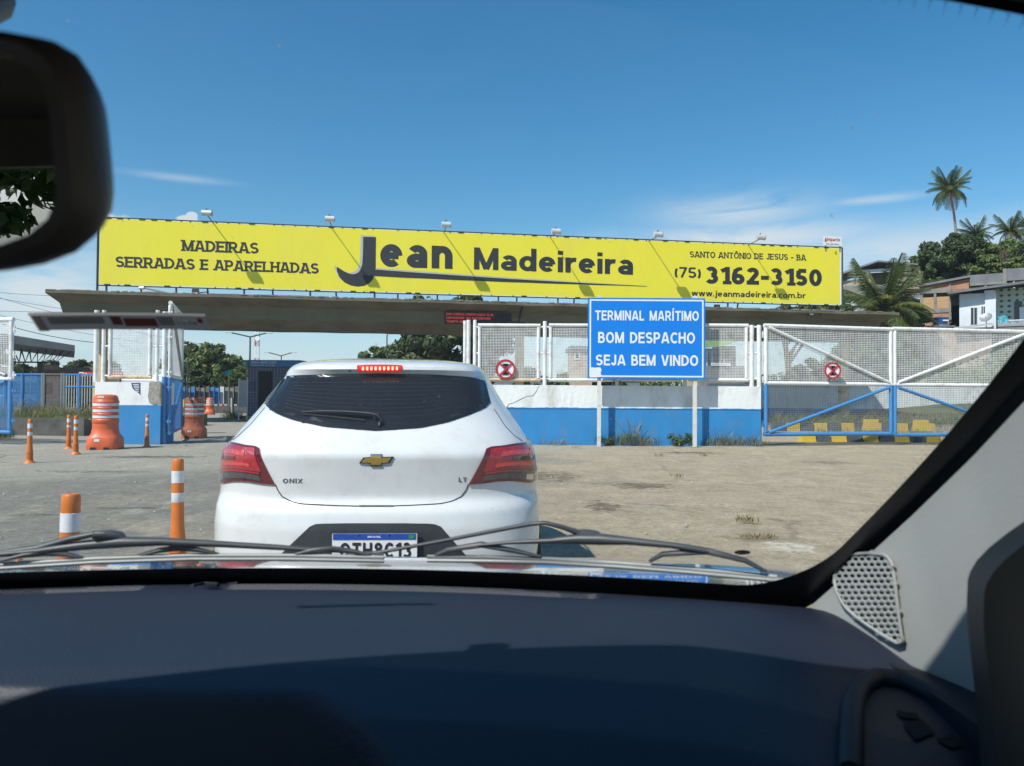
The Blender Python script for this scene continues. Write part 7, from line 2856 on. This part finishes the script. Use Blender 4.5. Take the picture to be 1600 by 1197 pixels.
cells = MB()
pitch, rowh = 10.2, 8.8
jj = 0
y = 856.0
while y < 1012:
    x = 1296 + (pitch / 2 if jj % 2 else 0)
    while x < 1420:
        if poly_in(go, x, y):
            hexo, hexi = [], []
            for k in range(6):
                t = R(60 * k + 30)
                hexo.append((x + math.cos(t) * pitch * 0.5774 , y + math.sin(t) * rowh * 0.667))
                hexi.append((x + math.cos(t) * pitch * 0.40 + math.sin(t) * 0.5, y + math.sin(t) * rowh * 0.33))
            vs = [gpt(*p, 0.0) for p in hexo] + [gpt(*p, -0.001) for p in hexi] + [gpt(*p, -0.006) for p in hexi]
            fs = []
            for k in range(6):
                k2 = (k + 1) % 6
                fs += [(k, k2, 6 + k2, 6 + k), (6 + k, 6 + k2, 12 + k2, 12 + k)]
            cells.add(vs, fs)
        x += pitch
    y += rowh
    jj += 1
gr_ = cells.build('speaker_grille', 'trim_grey', trim)
gr_['kind'] = 'stuff'
MB().add([gpt(x, y, -0.0065) for x, y in go], [tuple(range(len(go)))]).build('grille_backing', 'frit_black', trim)
rimp = [gpt(x, y, 0.000) for x, y in resample(go + [go[0]], 48)]
MB().tube(rimp, 0.0018, 6, caps=False).build('grille_rim', 'trim_grey', trim, smooth=60)
vs = []
for x, y in resample(go + [go[0]], 48):
    vs += [gpt(x, y, 0.0), gpt(x + 1, y + 2, -0.009)]
MB().add(vs, [(2 * i, 2 * i + 1, 2 * i + 3, 2 * i + 2) for i in range(47)]).build('grille_side', 'trim_grey', trim, smooth=60)

# door trim, dark, close on the right
dt = [(1512, 905), (1516, 893), (1526, 876), (1545, 856), (1575, 832), (1610, 808), (1680, 770), (1700, 1260), (1535, 1260), (1530, 1150), (1521, 1060), (1513, 990), (1510.5, 940)]
b = MB()
front = [P(x, y, 0.60) for x, y in dt]
back = [P(x + 26, y + (18 if y < 1000 else 0), 0.52) for x, y in dt]
mid_ = [P(x + 5, y + (4 if y < 1000 else 0), 0.585) for x, y in dt]
n = len(dt)
b.add(front + mid_ + back, [(i, (i + 1) % n, n + (i + 1) % n, n + i) for i in range(n)] + [(n + i, n + (i + 1) % n, 2 * n + (i + 1) % n, 2 * n + i) for i in range(n)] + [tuple(range(2 * n, 3 * n))])
mat('door_black', (0.012, 0.013, 0.015), 0.55, var=0.1)
b.build('door_trim', 'door_black', cab, smooth=60)

# ------------------------------------------------------------------ inner mirror
MN = Vector((-0.25, -0.95, -0.15)).normalized()
ME1 = Vector((0, 0, 1)).cross(MN).normalized() * -1
if ME1.x < 0:
    ME1 = -ME1
ME2 = ME1.cross(MN).normalized()
if ME2.z < 0:
    ME2 = -ME2
MC = Vector((-0.273, 0.318, 1.345))


def mring(sx, sz, dep, n=48, e=4.4):
    out = []
    for k in range(n):
        t = 2 * math.pi * k / n
        c_, s_ = math.cos(t), math.sin(t)
        q = (abs(c_) ** e + abs(s_) ** e) ** (-1 / e)
        out.append(MC + ME1 * (c_ * q * sx) + ME2 * (s_ * q * sz) + MN * dep)
    return out


lay = [mring(0.090, 0.028, -0.026), mring(0.112, 0.040, -0.016), mring(0.119, 0.0465, -0.004), mring(0.118, 0.046, 0.003), mring(0.114, 0.0425, 0.008), mring(0.106, 0.0385, 0.0065), mring(0.105, 0.038, 0.003)]
b = MB()
n = 48
fs = [tuple(range(n))]
for i in range(len(lay) - 1):
    for k in range(n):
        fs.append((i * n + k, i * n + (k + 1) % n, (i + 1) * n + (k + 1) % n, (i + 1) * n + k))
b.add([p for l_2 in lay for p in l_2], fs)
mir = b.build('inner_mirror', 'mirror_case', cab, smooth=50)
MB().add(mring(0.1055, 0.0382, 0.0034), [tuple(range(n))]).build('mirror_glass', 'mirror_silver', mir)
top_ = WS(-0.10, 0.92, -0.004)
MB().tube([MC - MN * 0.02 - ME1 * 0.05, MC - MN * 0.03 + ME2 * 0.045 - ME1 * 0.055, top_], [0.010, 0.012, 0.020], 12).build('stem', 'mirror_case', mir, smooth=60)

# ------------------------------------------------------------------ roof, doors, floor, rear of the cabin
b = MB()
rows_ = []
for j in range(26):
    t = j / 25
    row = []
    for i in range(31):
        u = -1 + 2 * i / 30
        p = WS(u, 0.985, -0.004)
        uu = p.x - XC
        y = p.y + (-2.25 - p.y) * t
        z = p.z + 0.035 * math.sin(math.pi * min(1, t * 1.4) * 0.5) * (1 - 0.5 * u * u) - 0.10 * max(0, t - 0.75) / 0.25
        row.append((XC + uu * (1 + 0.06 * t), y, z))
    rows_.append(row)
b.grid(rows_)
b.grid([[(x, y, z + 0.03) for x, y, z in r_] for r_ in rows_])
b.build('roof', 'headliner', cab, smooth=60)
for sg, nm in ((-1, 'left'), (1, 'right')):
    X = XC + sg * 0.72
    b = MB().box((X, -0.75, 0.62), (0.10, 3.3, 0.72))
    b.build('door', 'dash_dark', cab)
    MB().box((X - sg * 0.02, -0.42, 1.2), (0.06, 0.14, 0.50)).build('centre_pillar', 'trim_grey', cab)
    MB().box((X - sg * 0.03, -1.75, 1.2), (0.06, 0.55, 0.50)).build('rear_pillar', 'trim_grey', cab)
    MB().box((X - sg * 0.03, -0.95, 1.405), (0.07, 2.6, 0.07)).build('roof_rail', 'headliner', cab)
A2 = [WS(-0.985, v, -0.012) for v in (0.0, 0.2, 0.4, 0.6, 0.8, 1.0)]
MB().tube([p + Vector((-0.02, 0, -0.01)) for p in A2], 0.06, 8).build('pillar_trim', 'trim_grey', cab, smooth=60)
MB().box((XC, -0.5, 0.25), (1.5, 3.5, 0.06)).build('floor', 'dash_dark', cab)
MB().box((XC, 1.02, 0.58), (1.4, 0.05, 0.70)).build('bulkhead', 'dash_dark', cab)
MB().box((XC, -2.25, 0.62), (1.44, 0.06, 0.72)).build('tailgate', 'dash_dark', cab)
MB().box((XC, -1.55, 0.75), (1.3, 0.2, 0.55)).build('rear_seat', 'seat_cloth', cab)

# ------------------------------------------------------------------ what the inner mirror shows beside the car
pole = thing('concrete_pole', 'square grey concrete utility pole reflected in the inner mirror', 'pole', (-5.2, -1.9, 0))
MB().box((-5.2, -1.9, 3.5), (0.34, 0.34, 7.2), taper=0.75, rot=0.3).build('shaft', 'concrete', pole)
MB().box((-5.2, -1.9, 6.6), (1.6, 0.1, 0.12), rot=0.3).build('crossarm', 'trunk', pole)
for k, (x, y, lab) in enumerate(((-11.5, -3.2, 'leafy roadside tree reflected in the inner mirror'), (-12.5, -7.5, 'second roadside tree reflected behind the concrete pole'))):
    tree(lab, (x, y, 0), [((x, y, 3.4), (2.6, 2.6, 2.2)), ((x + 1.0, y + 1.2, 2.4), (2.0, 2.0, 1.5))], 20000, 0.13, 'leaf_bright', clumps=90, group='roadside trees beside the car', trunk_r=0.18)
